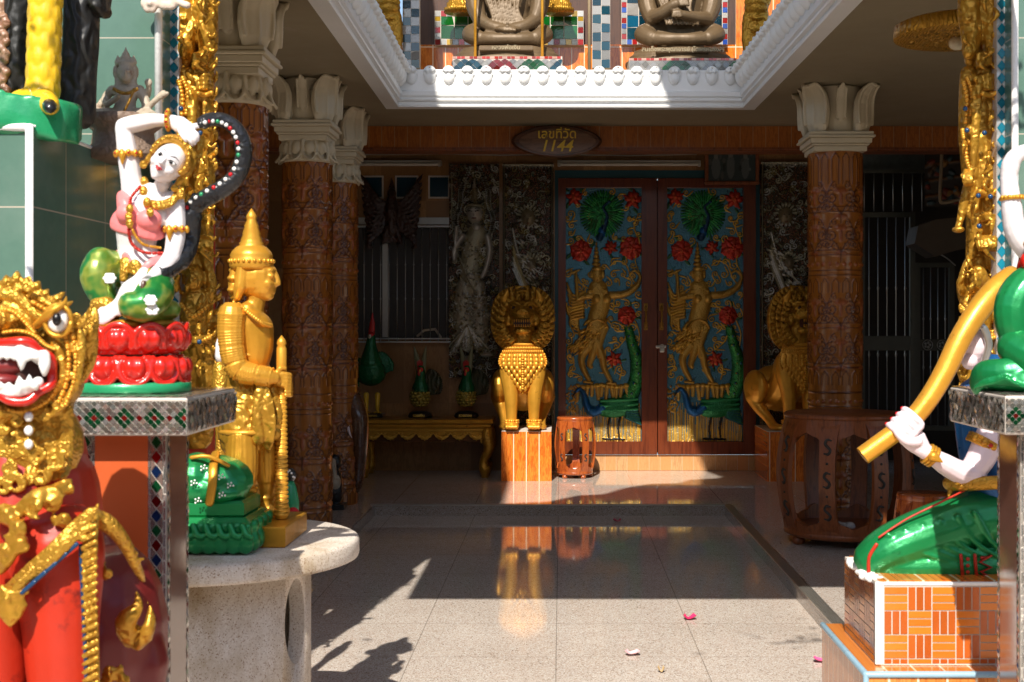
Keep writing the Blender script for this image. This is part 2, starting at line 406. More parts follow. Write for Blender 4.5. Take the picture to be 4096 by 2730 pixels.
m_pink=paint('pink_satin',(.85,.22,.22),.4,0,.1,9,.3,35,.003)
m_redwood=wood('red_varnished_wood',(.26,.045,.01),(.42,.10,.02),.22,(16,16,2),.5)
m_brownwood=wood('brown_varnished_wood',(.17,.042,.010),(.27,.075,.018),.42,(16,16,2),.08)
m_elephant=paint('dark_varnished_carving',(.09,.035,.015),.25,0,.3,8,.4,30,.006,None,.7,.5)
m_garuda=carved('dark_wood_carving',(.05,.018,.01),(.02,.008,.005),.35,0,45,1,.01)
m_glow=paint('white_tube',(.62,.58,.5),.35)
m_tile_green=None
def greentile(name,axis,tw,th,loc=(0,0,0)):
    s=N(name); sx=s.t.nodes.new('ShaderNodeSeparateXYZ'); s.l(s.vec(loc=loc),sx.inputs[0]); cb=s.t.nodes.new('ShaderNodeCombineXYZ'); ax={'x':0,'y':1,'z':2}
    s.l(sx.outputs[ax[axis[0]]],cb.inputs[0]); s.l(sx.outputs[ax[axis[1]]],cb.inputs[1])
    br=s.n('TexBrick'); br.offset=0; br.inputs['Scale'].default_value=1; br.inputs['Mortar Size'].default_value=.002; br.inputs['Brick Width'].default_value=tw; br.inputs['Row Height'].default_value=th
    s.l(cb.outputs[0],br.inputs['Vector'])
    c=s.mix(s.noise(30,4),(.085,.16,.125),(.11,.2,.155)); c=s.mix(s.ramp(s.noise(3,6),[(.55,(0,0,0)),(.8,(1,1,1))]),c,(.16,.23,.19))
    c=s.mix(br.outputs['Fac'],c,(.45,.40,.32)); s.set(c,.16,0,.5); s.bump(br.outputs['Fac'],-.3,.002); return s.m
m_gt_x=greentile('green_tile_front','xz',.6,.32,(.42,0,-.09)); m_gt_y=greentile('green_tile_side','yz',.32,.32,(0,.05,-.09))
m_mirror=vcol('mirror_mosaic',.12,.75,80,.25,.35); m_glassm=vcol('coloured_glass_mosaic',.1,.15,60,.2,.3,.6); m_grout=paint('mosaic_grout',(.62,.55,.48),.7)
m_attr=vcol('painted_carving',.35,.1); m_attrgold=vcol('painted_gilt_carving',.30,.42,70,.5,.35)
m_silver=vcol('mirror_inlay_carving',.2,.45,120,.9,.5)
m_petal=paint('bougainvillea_petal',(.75,.05,.18),.6)

# ================================================================== mosaic
def mosaic(org,ud,vd,w,h,tw,th,fn,gap=.08,seed=1,diag=False,tilt=.06,th_=.0025,mb=None):
    """real little glass tiles on a face. fn(i,j,cx,cy)->colour or None. ud x vd must point outward"""
    rr=random.Random(seed); mb=mb or MB(); o=np.array(org,float); ud=Vn(ud); vd=Vn(vd); nd=np.cross(ud,vd)
    def put(cx,cy,quad,col):
        q=[]
        a=rr.gauss(0,tilt); b=rr.gauss(0,tilt)
        for (x,y) in quad:
            xx=min(max(x,0.0005),w-.0005); yy=min(max(y,0.0005),h-.0005)
            q.append(o+ud*xx+vd*yy+nd*(th_+(x-cx)*a+(y-cy)*b))
        k=rr.uniform(.6,1.25); mb.quad(*q,col=sh(col,k))
    if not diag:
        for i in range(int(round(w/tw))):
            for j in range(int(round(h/th))):
                cx=(i+.5)*tw; cy=(j+.5)*th; c=fn(i,j,cx,cy)
                if c is None: continue
                x=tw*(.5-gap/2); y=th*(.5-gap/2); put(cx,cy,[(cx-x,cy-y),(cx+x,cy-y),(cx+x,cy+y),(cx-x,cy+y)],c)
    else:
        nu=int(w/(tw/2))+2; nv=int(h/(th/2))+2
        for i in range(-1,nu):
            for j in range(-1,nv):
                if (i+j)%2: continue
                cx=i*tw/2; cy=j*th/2
                if cx<-tw*.3 or cx>w+tw*.3 or cy<-th*.3 or cy>h+th*.3: continue
                c=fn(i,j,cx,cy)
                if c is None: continue
                x=tw/2*(1-gap); y=th/2*(1-gap); put(cx,cy,[(cx-x,cy),(cx,cy-y),(cx+x,cy),(cx,cy+y)],c)
    return mb
SIL=(.62,.60,.56); CG=(.01,.16,.05); CR=(.35,.015,.015); CB=(.015,.06,.22); CT=(.004,.05,.08)

# ================================================================== ground, floors
def struct(mb,name,mat): return props(mb.build(name,mat),kind='structure')
g=MB(); g.quad((-60,-60,-.30),(60,-60,-.30),(60,60,-.30),(-60,60,-.30)); struct(g,'ground',paint('courtyard_ground',(.34,.29,.23),.8))
XL,XR,YS=-1.35,1.19,9.40
g=MB(); g.box((XL,-1.5,-.2),(XR,YS,-.075)); struct(g,'sunken_floor',m_floor)
g=MB()
g.box((-4.6,2.0,-.19),(XL,13.2,0)); g.box((XR,2.0,-.19),(4.6,13.2,-.0)); g.box((XL,YS,-.19),(XR,13.2,0)); struct(g,'upper_floor',m_floor_up)
g=MB()
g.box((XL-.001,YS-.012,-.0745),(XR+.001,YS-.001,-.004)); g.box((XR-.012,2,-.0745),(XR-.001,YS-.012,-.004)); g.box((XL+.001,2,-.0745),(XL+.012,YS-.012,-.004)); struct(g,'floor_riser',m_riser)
g=MB()
for k in range(5):
    g.box((XL-.02,YS-.014+k*.009,.0005),(XR-.014,YS-.009+k*.009,.0055)); g.box((XR-.014+k*.011,2,.0005),(XR-.008+k*.011,YS+.03,.0055))
g.box((XL-.02,YS-.016,-.004),(XR-.014,YS+.032,.002)); g.box((XR-.016,2,-.004),(XR+.046,YS+.032,.0024))
struct(g,'floor_edge_trim',m_alu)

# ================================================================== ceiling slab with the square opening
HC=2.85
def C(u,v):   # point on the ceiling plane
    Y=(HC-EYE)*K/(V0-v); return ((u-U0)*Y/K,Y)
BL=C(905,238); BR=C(1717,240); YN=6.0
FL=(-1.125,YN); FR=(1.357,YN)
op=[FL,FR,BR,BL]; out=[(-1.22,3.55),(1.40,3.55),(4.6,12.5),(-4.6,12.5)]
c=MB()
OUT=[(-1.22,3.55),(1.40,3.55),(1.40,4.78),(4.6,4.78),(4.6,12.5),(-4.6,12.5),(-4.6,4.78),(-1.22,4.78)]
n=8; vs=[(x,y,z) for z in (HC,HC+.2) for x,y in OUT]+[(x,y,z) for z in (HC,HC+.2) for x,y in op]
fs=[]
for z,fl in ((0,0),(1,1)):
    o=z*n; h=2*n+z*4
    for f in ([0,1,h-o+1,h-o+0],[1,2,h-o+1],[2,3,4,h-o+2,h-o+1],[4,5,h-o+3,h-o+2],[5,6,7,h-o+0,h-o+3],[7,0,h-o+0]):
        f=[o+i for i in f]; fs.append(tuple(f[::-1] if z==0 else f))
for i in range(n): fs.append((i,(i+1)%n,n+(i+1)%n,n+i))
for i in range(4): j=(i+1)%4; fs.append((2*n+j,2*n+i,2*n+4+i,2*n+4+j))
c.add(vs,fs,None,False)
struct(c,'porch_ceiling',m_plaster)

# cornice round the opening: one moulded ring, petals as its parts
co=thing('cornice',(BL[0],BL[1],HC),'white moulded cornice with a row of rounded petals framing the ceiling opening','cornice')
prof=[(.0,-.03),(.035,-.03),(.04,-.018),(.03,-.012),(.03,.006),(.052,.012),(.055,.022),(.045,.03),(.045,.036),(.06,.045),(.062,.075),(.05,.085),(.045,.222),(.036,.232),(-.06,.234),(-.06,-.03)]
def ringpt(k,off,z):
    P=[np.array(p) for p in op]; p=P[k]; a=Vn(P[(k+1)%4]-p); b=Vn(P[k-1]-p)
    # inward offset along both sides
    s=abs(a[0]*b[1]-a[1]*b[0]); q=p+(a+b)*(off/s); return (q[0],q[1],HC+z)
c=MB(); c.loft([[ringpt(k,o_,z) for (o_,z) in prof][::-1] for k in range(4)],None,False,False,True); c.build('moulding',m_white,co)
def petal(mb,c,side,w=.045,h=.066,d=.03):
    """scooped petal: domed lower body under a hood that curls over at the top"""
    side=Vn(side); nrm=Vn(np.cross(side,(0,0,1))); up=np.array((0,0,1.)); c=np.array(c); R3=np.stack([side,nrm,up],1)
    mb.ell(c+nrm*.002-up*h*.10,(w*1.0,d*.95,h*.90),rot=R3,nu=18,nv=12)
    arc=[c+side*w*1.0*math.sin(a)+up*(h*(.18+.70*math.cos(a)))+nrm*(d*(.35+.75*max(0,math.cos(a)))) for a in np.linspace(-1.75,1.75,11)]
    mb.tube(spline(arc,2),w*.14,8)
    for sg in (-.36,.36): mb.ell(c+side*w*sg+up*h*.46+nrm*d*.95,(w*.42,d*.5,h*.30),rot=R3,nu=12,nv=8)
P=[np.array(p) for p in op]
for k,n in ((2,18),(1,22),(3,22),(0,0)):
    a=P[k]; b=P[(k+1)%4]; L=np.linalg.norm(b-a); dr=(b-a)/L; inw=np.array((-dr[1],dr[0]))
    if n==0: continue
    L2=L-.12
    for i in range(n):
        q=a+dr*(.06+L2*(i+.5)/n)+inw*.046; m=MB()
        if k==2: petal(m,(q[0],q[1],HC+.188),(-dr[0],-dr[1],0),w=.043,h=.066,d=.034)
        else: petal(m,(q[0],q[1],HC+.180),(-dr[0],-dr[1],0),w=.058,h=.085,d=.060)
        m.build('petal',m_white,co,remesh=.0045,smooth=2)

# ================================================================== back wall, beam, risers
YW=11.62
w=thing('back_wall',(0,YW,0),'brown tiled rear wall of the porch around the carved doors','wall')
c=MB(); c.box((-4.4,YW,.0),(-.055,YW+.2,HC)); c.box((1.785,YW,0),(2.45,YW+.2,HC)); c.box((-.055,YW,2.672),(1.785,YW+.2,HC)); c.build('wall_panel',m_wall,w)
r=props(struct(MB().box((-.055,YW-.02,.002),(1.80,YW+.3,.142)).box((1.80,YW-.35,.002),(1.815,YW+.3,.142)),'door_step',m_risert))
b=MB(); b.box((-3.4,10.2,2.683),(4.4,10.4,HC-.001)); props(b.build('ceiling_beam',m_beam),'long beam faced with narrow reddish brown tiles under the rear ceiling','beam')
b=MB(); b.box((-3.4,10.19,2.664),(4.4,10.2,2.6825)); b.box((-3.4,10.2,2.655),(4.4,10.4,2.682)); props(b.build('beam_moulding',m_brownwood),'dark thin moulding along the lower edge of the tiled beam','moulding')
for nm,x0,x1,lab in (('side_wall',-4.6,-3.4,'shadowy tiled wall closing the left side of the porch'),('side_wall',4.4,4.6,'shadowy wall closing the right side of the porch')):
    props(MB().box((x0,6.4,0),(x1,YW+1.3,HC-.001)).build(nm,m_wall),lab,'wall')

# windows / gates built from bars
def bars(root,x0,x1,z0,z1,Y,n,r,mat,name='bar',knob=True,hor=()):
    for i in range(n):
        x=x0+(x1-x0)*(i+.5)/n; m=MB(); m.lathe((x,Y,z0),[(r,0),(r,(z1-z0)*.36),(r*1.9,(z1-z0)*.37),(r*1.9,(z1-z0)*.375),(r,(z1-z0)*.385),(r,(z1-z0)*.66),(r*1.9,(z1-z0)*.67),(r,(z1-z0)*.68),(r,z1-z0)] if knob else [(r,0),(r,z1-z0)],6)
        m.build(name,mat,root)
def WX(u,Y): return (u-U0)*Y/K
def WZ(v,Y): return EYE-(v-V0)*Y/K
Yb=YW-.06
wn=thing('barred_window',(WX(928,Yb),Yb,WZ(785,Yb)),'dark window behind thin vertical steel bars on the left of the rear wall','window')
x0,x1,z0,z1=WX(815,Yb),WX(1036,Yb),WZ(775,Yb),WZ(523,Yb)
MB().box((x0-.05,YW-.012,z0-.02),(x1,YW-.004,z1+.01)).build('pane',m_dark,wn)
f=MB()
f.box((x0-.1,Yb-.012,z1),(x1,Yb+.03,z1+.016)); f.box((x0-.1,YW-.03,z1+.03),(x1,YW+.01,z1+.09)); f.box((x0-.1,Yb-.02,z0-.05),(x1,Yb+.03,z0-.035)); f.box((x0-.1,Yb-.02,z0-.02),(x1,Yb+.03,z0-.008)); f.box((WX(878,Yb),Yb+.02,z0),(WX(891,Yb),Yb+.045,z1)); f.build('frame',m_steel,wn)
bars(wn,x0-.1,x1,z0-.04,z1+.005,Yb,13,.0042,m_steel)
bk=MB(); bk.tube([(WX(960,YW-.03),YW-.03,z0+.01),(WX(975,YW-.03),YW-.03,z0+.06),(WX(1000,YW-.03),YW-.03,z0+.07),(WX(1012,YW-.03),YW-.03,z0)],.012,8); 
props(bk.build('coiled_cloth',m_stone),'pale crumpled bundle lying on the sill behind the window bars','bundle')
# small blue vents
for i,(a,b_) in enumerate(((838,878),(912,958),(988,1030))):
    t=thing('vent_window',(WX((a+b_)/2,YW),YW,WZ(455,YW)),['small blue square vent window nearest the pillars, half behind the winged carving','small blue square vent window in the middle, behind the winged carving','small blue square vent window beside the silver figure panel'][i],'vent window','small square windows high on the rear wall')
    X0,X1,Z0,Z1=WX(a,YW),WX(b_,YW),WZ(453,YW),WZ(408,YW)
    MB().box((X0,YW-.008,Z0),(X1,YW-.003,Z1)).build('pane',paint('blue_glass',(.01,.045,.075),.15),t) if i==0 else MB().box((X0,YW-.008,Z0),(X1,YW-.003,Z1)).build('pane',bpy.data.materials['blue_glass'],t)
    f=MB()
    for lo,hi in (((X0-.014,Z0-.014),(X1+.014,Z0)),((X0-.014,Z1),(X1+.014,Z1+.014)),((X0-.014,Z0),(X0,Z1)),((X1,Z0),(X1+.014,Z1))): f.box((lo[0],YW-.014,lo[1]),(hi[0],YW-.002,hi[1]))
    f.build('frame',m_grout,t)
# fluorescent lamps
m_batten=paint('lamp_batten',(.45,.42,.37),.5)
for (a,b_,v,lab) in ((822,1014,376,'unlit fluorescent tube lamp over the barred window'),(1281,1610,376,'long unlit fluorescent tube lamp over the carved doors')):
    Y=YW-.09; t=thing('tube_lamp',(WX((a+b_)/2,Y),Y,WZ(v,Y)),lab,'lamp','fluorescent tube lamps on the rear wall')
    z=WZ(v,Y); MB().bbox((WX(a,Y),Y-.01,z-.012),(WX(b_,Y),YW-.001,z+.028),.003).build('batten',m_batten,t)
    MB().tube([(WX(a+8,Y),Y-.028,z-.012),(WX(b_-8,Y),Y-.028,z-.012)],.013,10).build('tube',m_glow,t)
    for x in (WX(a+4,Y),WX(b_-4,Y)): MB().bbox((x-.012,Y-.045,z-.03),(x+.012,Y-.009,z+.006),.003).build('holder',m_batten,t)

# ================================================================== right-hand dark passage
t=thing('rear_passage_wall',(3.2,12.6,0),'dark recessed wall with grey frieze beyond the right pillar','wall')
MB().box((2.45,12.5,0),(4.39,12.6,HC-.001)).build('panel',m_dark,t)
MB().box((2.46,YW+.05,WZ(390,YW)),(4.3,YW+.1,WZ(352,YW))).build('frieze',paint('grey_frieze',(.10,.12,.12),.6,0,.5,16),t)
def gate(name,u0,u1,v0,v1,Y,n,lab,midv=None,midv2=None,ros=0):
    t=thing(name,(WX((u0+u1)/2,Y),Y,WZ(v1,Y)),lab,'gate'); X0,X1,Z0,Z1=WX(u0,Y),WX(u1,Y),WZ(v1,Y),WZ(v0,Y); fw=.045
    f=MB(); f.bbox((X0,Y-.02,Z0),(X0+fw,Y+.02,Z1)); f.bbox((X1-fw,Y-.02,Z0),(X1,Y+.02,Z1)); f.bbox((X0+fw,Y-.019,Z1-fw),(X1-fw,Y+.019,Z1)); f.bbox((X0+fw,Y-.019,Z0),(X1-fw,Y+.019,Z0+fw)); f.build('frame',m_steelgreen,t)
    if midv: MB().bbox((X0+fw,Y-.012,WZ(midv2,Y)),(X1-fw,Y+.012,WZ(midv,Y))).build('lock_rail',m_steelgreen,t)
    for k in range(ros):
        x=X0+fw+(X1-X0-2*fw)*(k+.5)/ros; z=WZ((midv+midv2)/2,Y); m=MB()
        for i in range(14):
            a=2*PI*i/14; a2=2*PI*(i+1)/14; m.tube([(x+.045*math.cos(a),Y-.02,z+.045*math.sin(a)),(x+.045*math.cos(a2),Y-.02,z+.045*math.sin(a2))],.004,5)
        for i in range(5):
            a=2*PI*i/5; m.ell((x+.022*math.cos(a),Y-.02,z+.022*math.sin(a)),(.013,.006,.013),nu=8,nv=5)
        m.build('rosette',m_steel,t)
    bars(t,X0+fw,X1-fw,Z0+.02,Z1-.02,Y,n,.005,m_steel)
    return t
m_steelgreen=paint('grey_green_steel',(.10,.105,.085),.45,.2)
gate('barred_gate',1975,2102,488,1012,11.5,5,'tall grey steel gate with vertical bars just right of the carved pillar',772,806)
gate('barred_gate',2102,2192,604,990,11.7,4,'lower grey steel gate with two rosettes in its lock rail, beside the taller gate',780,806,2)
t=thing('transom_grille',(WX(2040,11.5),11.5,WZ(485,11.5)),'barred transom above the tall steel gate','grille'); bars(t,WX(1975,11.5),WX(2130,11.5),WZ(486,11.5),WZ(396,11.5),11.5,7,.005,m_steel,knob=False); MB().bbox((WX(1975,11.5),11.48,WZ(398,11.5)),(WX(2130,11.5),11.52,WZ(391,11.5))).build('rail',m_steelgreen,t)
# mural gable with figures, arch and pipe
Y=10.9; r_=Relief(.62,.62,.008,.0,(.045,.035,.03))
rr=random.Random(4)
for k in range(5): r_.cap((.0,.08+.13*k),(.62,.17+.13*k),.012,.012,.01,(.16,.07,.02))
for k in range(40): r_.ell((rr.uniform(0,.62),rr.uniform(.02,.6)),.02,.035,rr.uniform(0,3),.02,rr.choice([(.3,.14,.03),(.22,.04,.02),(.05,.09,.1),(.1,.06,.03)]))
props(r_.build('painted_gable',m_attr,None,o=(WX(2125,Y),Y,WZ(475,Y))),'dim painted gable with small coloured figures beyond the right pillar','mural')
MB_=MB(); Y=10.6; MB_.tube(spline([W(2166,292,Y),W(2163,380,Y),W(2160,455,Y),W(2168,466,Y),W(2200,460,Y),W(2240,450,Y)],4),.014,8); props(MB_.build('bent_pipe',paint('cream_pipe',(.30,.22,.13),.4)),'cream pipe that drops from the ceiling and bends right beside the painted gable','pipe')
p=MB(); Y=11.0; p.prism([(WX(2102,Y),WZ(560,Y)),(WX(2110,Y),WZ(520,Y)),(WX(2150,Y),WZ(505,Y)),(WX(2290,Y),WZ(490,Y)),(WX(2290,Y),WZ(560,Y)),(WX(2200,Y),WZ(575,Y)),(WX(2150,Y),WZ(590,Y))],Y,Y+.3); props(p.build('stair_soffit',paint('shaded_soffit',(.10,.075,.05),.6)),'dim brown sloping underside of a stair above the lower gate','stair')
r_=MB(); Y=11.3; r_.tube(spline([W(2100,570,Y),W(2130,572,Y),W(2170,590,Y),W(2195,610,Y)],5),.006,6); props(r_.build('curved_rail',m_steel),'thin curved metal rail over the lower steel gate','rail')

# ================================================================== framed photograph, sign
Y=YW-.03; t=thing('framed_picture',(WX(1683,Y),Y,WZ(420,Y)),'dark framed old photograph hung over the right corner of the doors','picture')
X0,X1,Z0,Z1=WX(1618,Y),WX(1742,Y),WZ(426,Y),WZ(343,Y)
f=MB()
for q in ((X0,Z0,X1,Z0+.03),(X0,Z1-.03,X1,Z1),(X0,Z0+.03,X0+.03,Z1-.03),(X1-.03,Z0+.03,X1,Z1-.03)): f.bbox((q[0],Y-.07,q[1]),(q[2],Y-.03,q[3]),.006)
f.build('frame',m_brownwood,t)
pr=Relief(X1-X0-.06,Z1-Z0-.06,.006,0,(.05,.07,.07)); rr=random.Random(2)
for q in ((.07,.12,.04,.1),(.2,.13,.035,.11),(.33,.12,.035,.1)): pr.ell((q[0],q[1]),q[2],q[3],0,.0004,(.13,.15,.15)); pr.ell((q[0],q[1]+.1),.02,.025,0,.0006,(.2,.2,.18))
for k in range(18): pr.ell((rr.uniform(0,.4),rr.uniform(0,.25)),rr.uniform(.006,.02),rr.uniform(.01,.04),0,.0003,rr.choice([(.16,.18,.18),(.03,.04,.04),(.1,.11,.1)]))
pr.build('photograph',m_attr,t,o=(X0+.03,Y-.045,Z0+.03))
Y=10.12; t=thing('oval_sign',(WX(1279,Y),Y,WZ(360,Y)),'dark oval wooden house number sign reading 1144 in gold under the ceiling','sign')
def lens(cx,cz,a,b,y0,y1,mat,nm,inset=.06):
    poly=[(cx+a*math.copysign(abs(math.cos(th))**1.0,math.cos(th)),cz+b*math.copysign(abs(math.sin(th))**1.15,math.sin(th))) for th in [2*PI*i/48 for i in range(48)]]
    MB().prism(poly,y0,y1,inset=inset).build(nm,mat,t)
lens(WX(1279,Y),WZ(325,Y),.352,.122,Y-.02,Y+.03,wood('sign_wood',(.07,.022,.009),(.12,.04,.015),.4,(3,14,14)),'board')
lens(WX(1281,Y),WZ(326,Y),.30,.100,Y-.027,Y-.019,wood('sign_face_wood',(.15,.07,.04),(.22,.11,.06),.45,(3,14,14)),'face',.03)
def text(s,size,loc,mat,parent,name='lettering',ext=.004,shear=0,rot=(PI/2,0,0),sx=1,bold=0):
    cu=bpy.data.curves.new('t','FONT'); cu.body=s; cu.size=size; cu.extrude=ext; cu.align_x='CENTER'; cu.shear=shear; cu.offset=bold
    o=bpy.data.objects.new('t',cu); COL.objects.link(o)
    me=bpy.data.meshes.new_from_object(o.evaluated_get(bpy.context.evaluated_depsgraph_get())); bpy.data.objects.remove(o)
    V=Matrix.Translation(Vector(loc)-origin(parent))@Matrix.Rotation(rot[2],4,'Z')@Matrix.Rotation(rot[0],4,'X')@Matrix.Diagonal((sx,1,1,1)); me.transform(V)
    me.materials.clear(); me.materials.append(mat); ob=bpy.data.objects.new(name,me); COL.objects.link(ob); ob.parent=parent; return ob
m_letter=paint('gold_lettering',(.95,.60,.06),.45,.0)
text('เลขที่วัด',.098,(WX(1280,Y),Y-.03,WZ(319,Y)),m_letter,t,bold=.0012)
text('1144',.125,(WX(1278,Y),Y-.03,WZ(349,Y)),m_letter,t,shear=.25,bold=.0015,sx=1.0)
# ================================================================== carved doors
YD=YW+.0
GOLD=(.86,.50,.07); GOLD2=(.62,.32,.04); DRED=(.68,.045,.018); DRED2=(.45,.025,.012); DGR=(.015,.25,.06); DGR2=(.05,.40,.09); DBL=(.085,.25,.33); DBLU=(.012,.13,.38)
sr=props(MB().box((-.055,YD-.006,.142),(WX(1283,YD),YD+.1,2.672)).box((WX(1735,YD),YD-.006,.142),(1.785,YD+.1,2.672)).box((WX(1283,YD),YD-.006,WZ(410,YD)),(WX(1735,YD),YD+.1,2.672)).build('door_surround',m_teal),'dark teal painted surround enclosing the pair of carved doors','door surround')
def door(ua,ub,pa,pb,lab,seed):
    X0,X1,Z0,Z1=WX(ua,YD),WX(ub,YD),.146,WZ(411,YD); P0,P1,R0,R1=WX(pa,YD),WX(pb,YD),WZ(1014,YD),WZ(433,YD)
    t=thing('carved_door',((X0+X1)/2,YD,Z0),lab,'door','pair of carved and painted temple doors'); f=MB(); f.box((X0+.01,YD+.03,Z0+.01),(X1+(.02 if ua<1400 else -.01),YD+.05,Z1-.01))
    f.bbox((X0,YD-.045,Z0),(P0,YD+.02,Z1),.004); f.bbox((P1,YD-.045,Z0),(X1,YD+.02,Z1),.004); f.bbox((P0,YD-.044,Z0),(P1,YD+.02,R0),.004); f.bbox((P0,YD-.044,R1),(P1,YD+.02,Z1),.004); f.build('door_frame',m_doorwood,t)
    w=P1-P0; h=R1-R0; s=Relief(w,h,.0042,0,DBL); k=w/341
    p=lambda x,y:((x-127)*k,(1308-y)*h/1133)
    rr=random.Random(seed)
    # blue ground texture, grass
    for i in range(70):
        x=127+341*i/70+rr.uniform(-1,1); s.cap(p(x,1312),p(x+rr.uniform(-3,3),rr.uniform(1130,1190)),2.2*k,1.4*k,.012,rr.choice([GOLD,GOLD2,(.7,.42,.08)]))
    for i in range(60): s.ell(p(rr.uniform(130,180),rr.uniform(1060,1180)),4*k,6*k,0,.012,GOLD2)
    for i in range(150): s.ell(p(rr.uniform(127,468),rr.uniform(180,1060)),rr.uniform(5,16)*k,rr.uniform(2.5,6)*k,rr.uniform(0,3.1),.004,rr.choice([(.06,.17,.25),(.12,.30,.40),(.05,.20,.22),(.04,.12,.16)]))
    # gold scroll foliage everywhere
    skip=lambda a,b:True
    cells=[(150,290),(155,340),(150,375),(215,195),(335,190),(375,215),(415,310),(440,330),(455,380),(420,370),(150,410),(345,505),(390,505),(430,520),(345,560),(385,560),(430,570),(220,600),(320,600),(355,590),(205,590),(190,620),(335,700),(355,720),(215,700),(240,690),(360,690),(400,690),(445,700),(455,740),(345,790),(385,800),(345,850),(355,880),(320,900),(430,800),(445,850),(150,950),(160,985),(150,1010),(190,1030),(145,930),(380,850),(360,800),(150,830),(140,860),(385,1000),(370,985),(140,560),(135,310),(460,300),(455,650),(330,760),(185,400),(240,410),(350,395),(390,400),(180,250),(400,260),(230,640),(300,610),(410,600),(440,620),(300,530),(240,560),(170,700),(145,720),(300,740),(330,650),(350,960),(320,960),(300,990),(180,900),(150,890),(440,940),(455,1000),(240,300)]
    for (x,y) in cells:
        a=rr.uniform(0,6.28); R=rr.uniform(12,19)*k; dr=rr.choice((-1,1)); c=p(x,y); s.spiral(c,R,a,dr,1.2,3.2*k,.016,rr.choice([GOLD,(.74,.45,.08)]))
        e=(c[0]+R*2.0*math.cos(a-dr),c[1]+R*2.0*math.sin(a-dr)); s.path([(c[0]+R*math.cos(a),c[1]+R*math.sin(a)),e],4.5*k,1.5*k,.012,GOLD,0,0)
    for pts in ([(452,300),(435,350),(460,420),(440,500),(465,560)],[(370,780),(400,820),(380,870),(340,900)],[(140,920),(165,960),(140,1010)],[(440,770),(460,830),(450,900)],[(370,1030),(380,990),(375,965)],[(330,520),(360,500),(400,520),(420,570),(440,600)],[(150,540),(175,580),(185,660)]):
        s.path([p(*q) for q in pts],3.6*k,2.5*k,.016,GOLD)
    # peacock fan
    for ring,(R,n,L) in enumerate(((98,46,30),(78,40,34),(55,34,36),(35,24,34))):
        for i in range(n):
            a=2*PI*i/n+ring*.1; c=p(290,290); s.ell((c[0]+(R-L/2)*k*math.cos(a),c[1]+(R-L/2)*k*math.sin(a)*1.08),L*.62*k,5.2*k,a,.018+.004*ring,rr.choice([DGR,DGR2,(.02,.12,.03)]))
    s.path([p(280,395),p(300,350),p(312,300),p(296,262),p(320,238)],17*k,6*k,.035,(.01,.05,.12)); s.ell(p(322,236),9*k,7*k,0,.045,(.02,.08,.2)); s.ell(p(290,370),18*k,25*k,.3,.036,DBLU)
    for a in (-.9,.9): s.ell(p(245+ (55 if a>0 else 0),335),9*k,36*k,a*.3,.034,(.05,.2,.06))
    # red flowers
    def lily(x,y,R):
        c=p(x,y)
        for i in range(5):
            a=2*PI*i/5+x; e=(c[0]+R*k*.95*math.cos(a),c[1]+R*k*.95*math.sin(a)); s.path([c,((c[0]+e[0])/2+R*k*.12*math.sin(a),(c[1]+e[1])/2),e],R*.30*k,R*.10*k,.02,DRED2,0,3)
        for i in range(6):
            a=2*PI*i/6+.3+x; s.ell((c[0]+R*.42*k*math.cos(a),c[1]+R*.42*k*math.sin(a)),R*.42*k,R*.27*k,a,.026,DRED if i%2 else (.58,.06,.02),.002)
        s.ell(c,R*.34*k,R*.42*k,.3,.034,(.62,.10,.02)); s.ell((c[0]+R*.1*k,c[1]),R*.16*k,R*.3*k,.5,.038,DRED)
        for j in range(4): a=x*.3+j*1.6; s.ell((c[0]+R*1.15*k*math.cos(a),c[1]+R*1.15*k*math.sin(a)),R*.36*k,R*.13*k,a+.4,.014,(.05,.16,.06))
    lily(165,215,42); lily(430,225,46); lily(330,440,34); lily(345,940,38)
    for (x,y,R) in ((195,455,48),(422,442,52),(402,745,42)):
        lily(x,y,R*1.05); [s.rose(p(x,y),R*k*.98,.034,DRED,DRED2)]
    # dancing deity
    G=(.70,.40,.07)
    for i,(y,r) in enumerate(((425,4),(445,7),(462,10),(480,13),(497,16),(515,19))): s.ell(p(265,y),r*k,10*k,0,.04,G)
    s.ell(p(270,565),26*k,36*k,0,.055,(.72,.42,.08)); s.ell(p(270,535),26*k,12*k,0,.055,G); s.ell(p(270,572),4*k,9*k,0,.066,G); s.ell(p(261,562),5*k,2*k,0,.058,(.15,.05,.01)); s.ell(p(279,562),5*k,2*k,0,.058,(.15,.05,.01)); s.ell(p(270,587),7*k,2*k,0,.06,(.3,.06,.02))
    for sx in (-1,1): s.ell(p(270+sx*26,560),6*k,20*k,0,.04,G)
    s.cap(p(270,600),p(272,625),10*k,12*k,.045,G)
    for i in range(4): s.cap(p(235-i*2,632+i*7),p(312+i*2,632+i*7),5*k,5*k,.05,GOLD if i%2 else GOLD2)
    s.path([p(272,625),p(285,690),p(268,755),p(262,800)],42*k,40*k,.055,G)
    for x in (266,311): s.ell(p(x,668),22*k,24*k,0,.078,G); s.ell(p(x,668),5*k,5*k,0,.082,GOLD2)
    s.path([p(335,655),p(385,650),p(425,632),p(452,604)],18*k,12*k,.055,G); s.path([p(452,604),p(462,570),p(440,545),p(420,552)],9*k,5*k,.05,G)
    s.path([p(240,655),p(205,662),p(180,672)],17*k,13*k,.055,G); s.path([p(180,672),p(176,610),p(172,545)],10*k,6*k,.05,G); s.path([p(150,555),p(172,548),p(190,540)],8*k,3*k,.05,G)
    for (x,y) in ((355,652),(372,651),(412,640),(215,660),(178,628)): s.ell(p(x,y),4*k,15*k,0,.062,GOLD2)
    for i in range(9): # wing at left
        a=i/8; s.path([p(205,640+14*i),p(160-4*i*.4,655+14*i),p(132+i*3,600+26*i)],8*k,4*k,.03+.001*i,rr.choice([GOLD,G,GOLD2]))
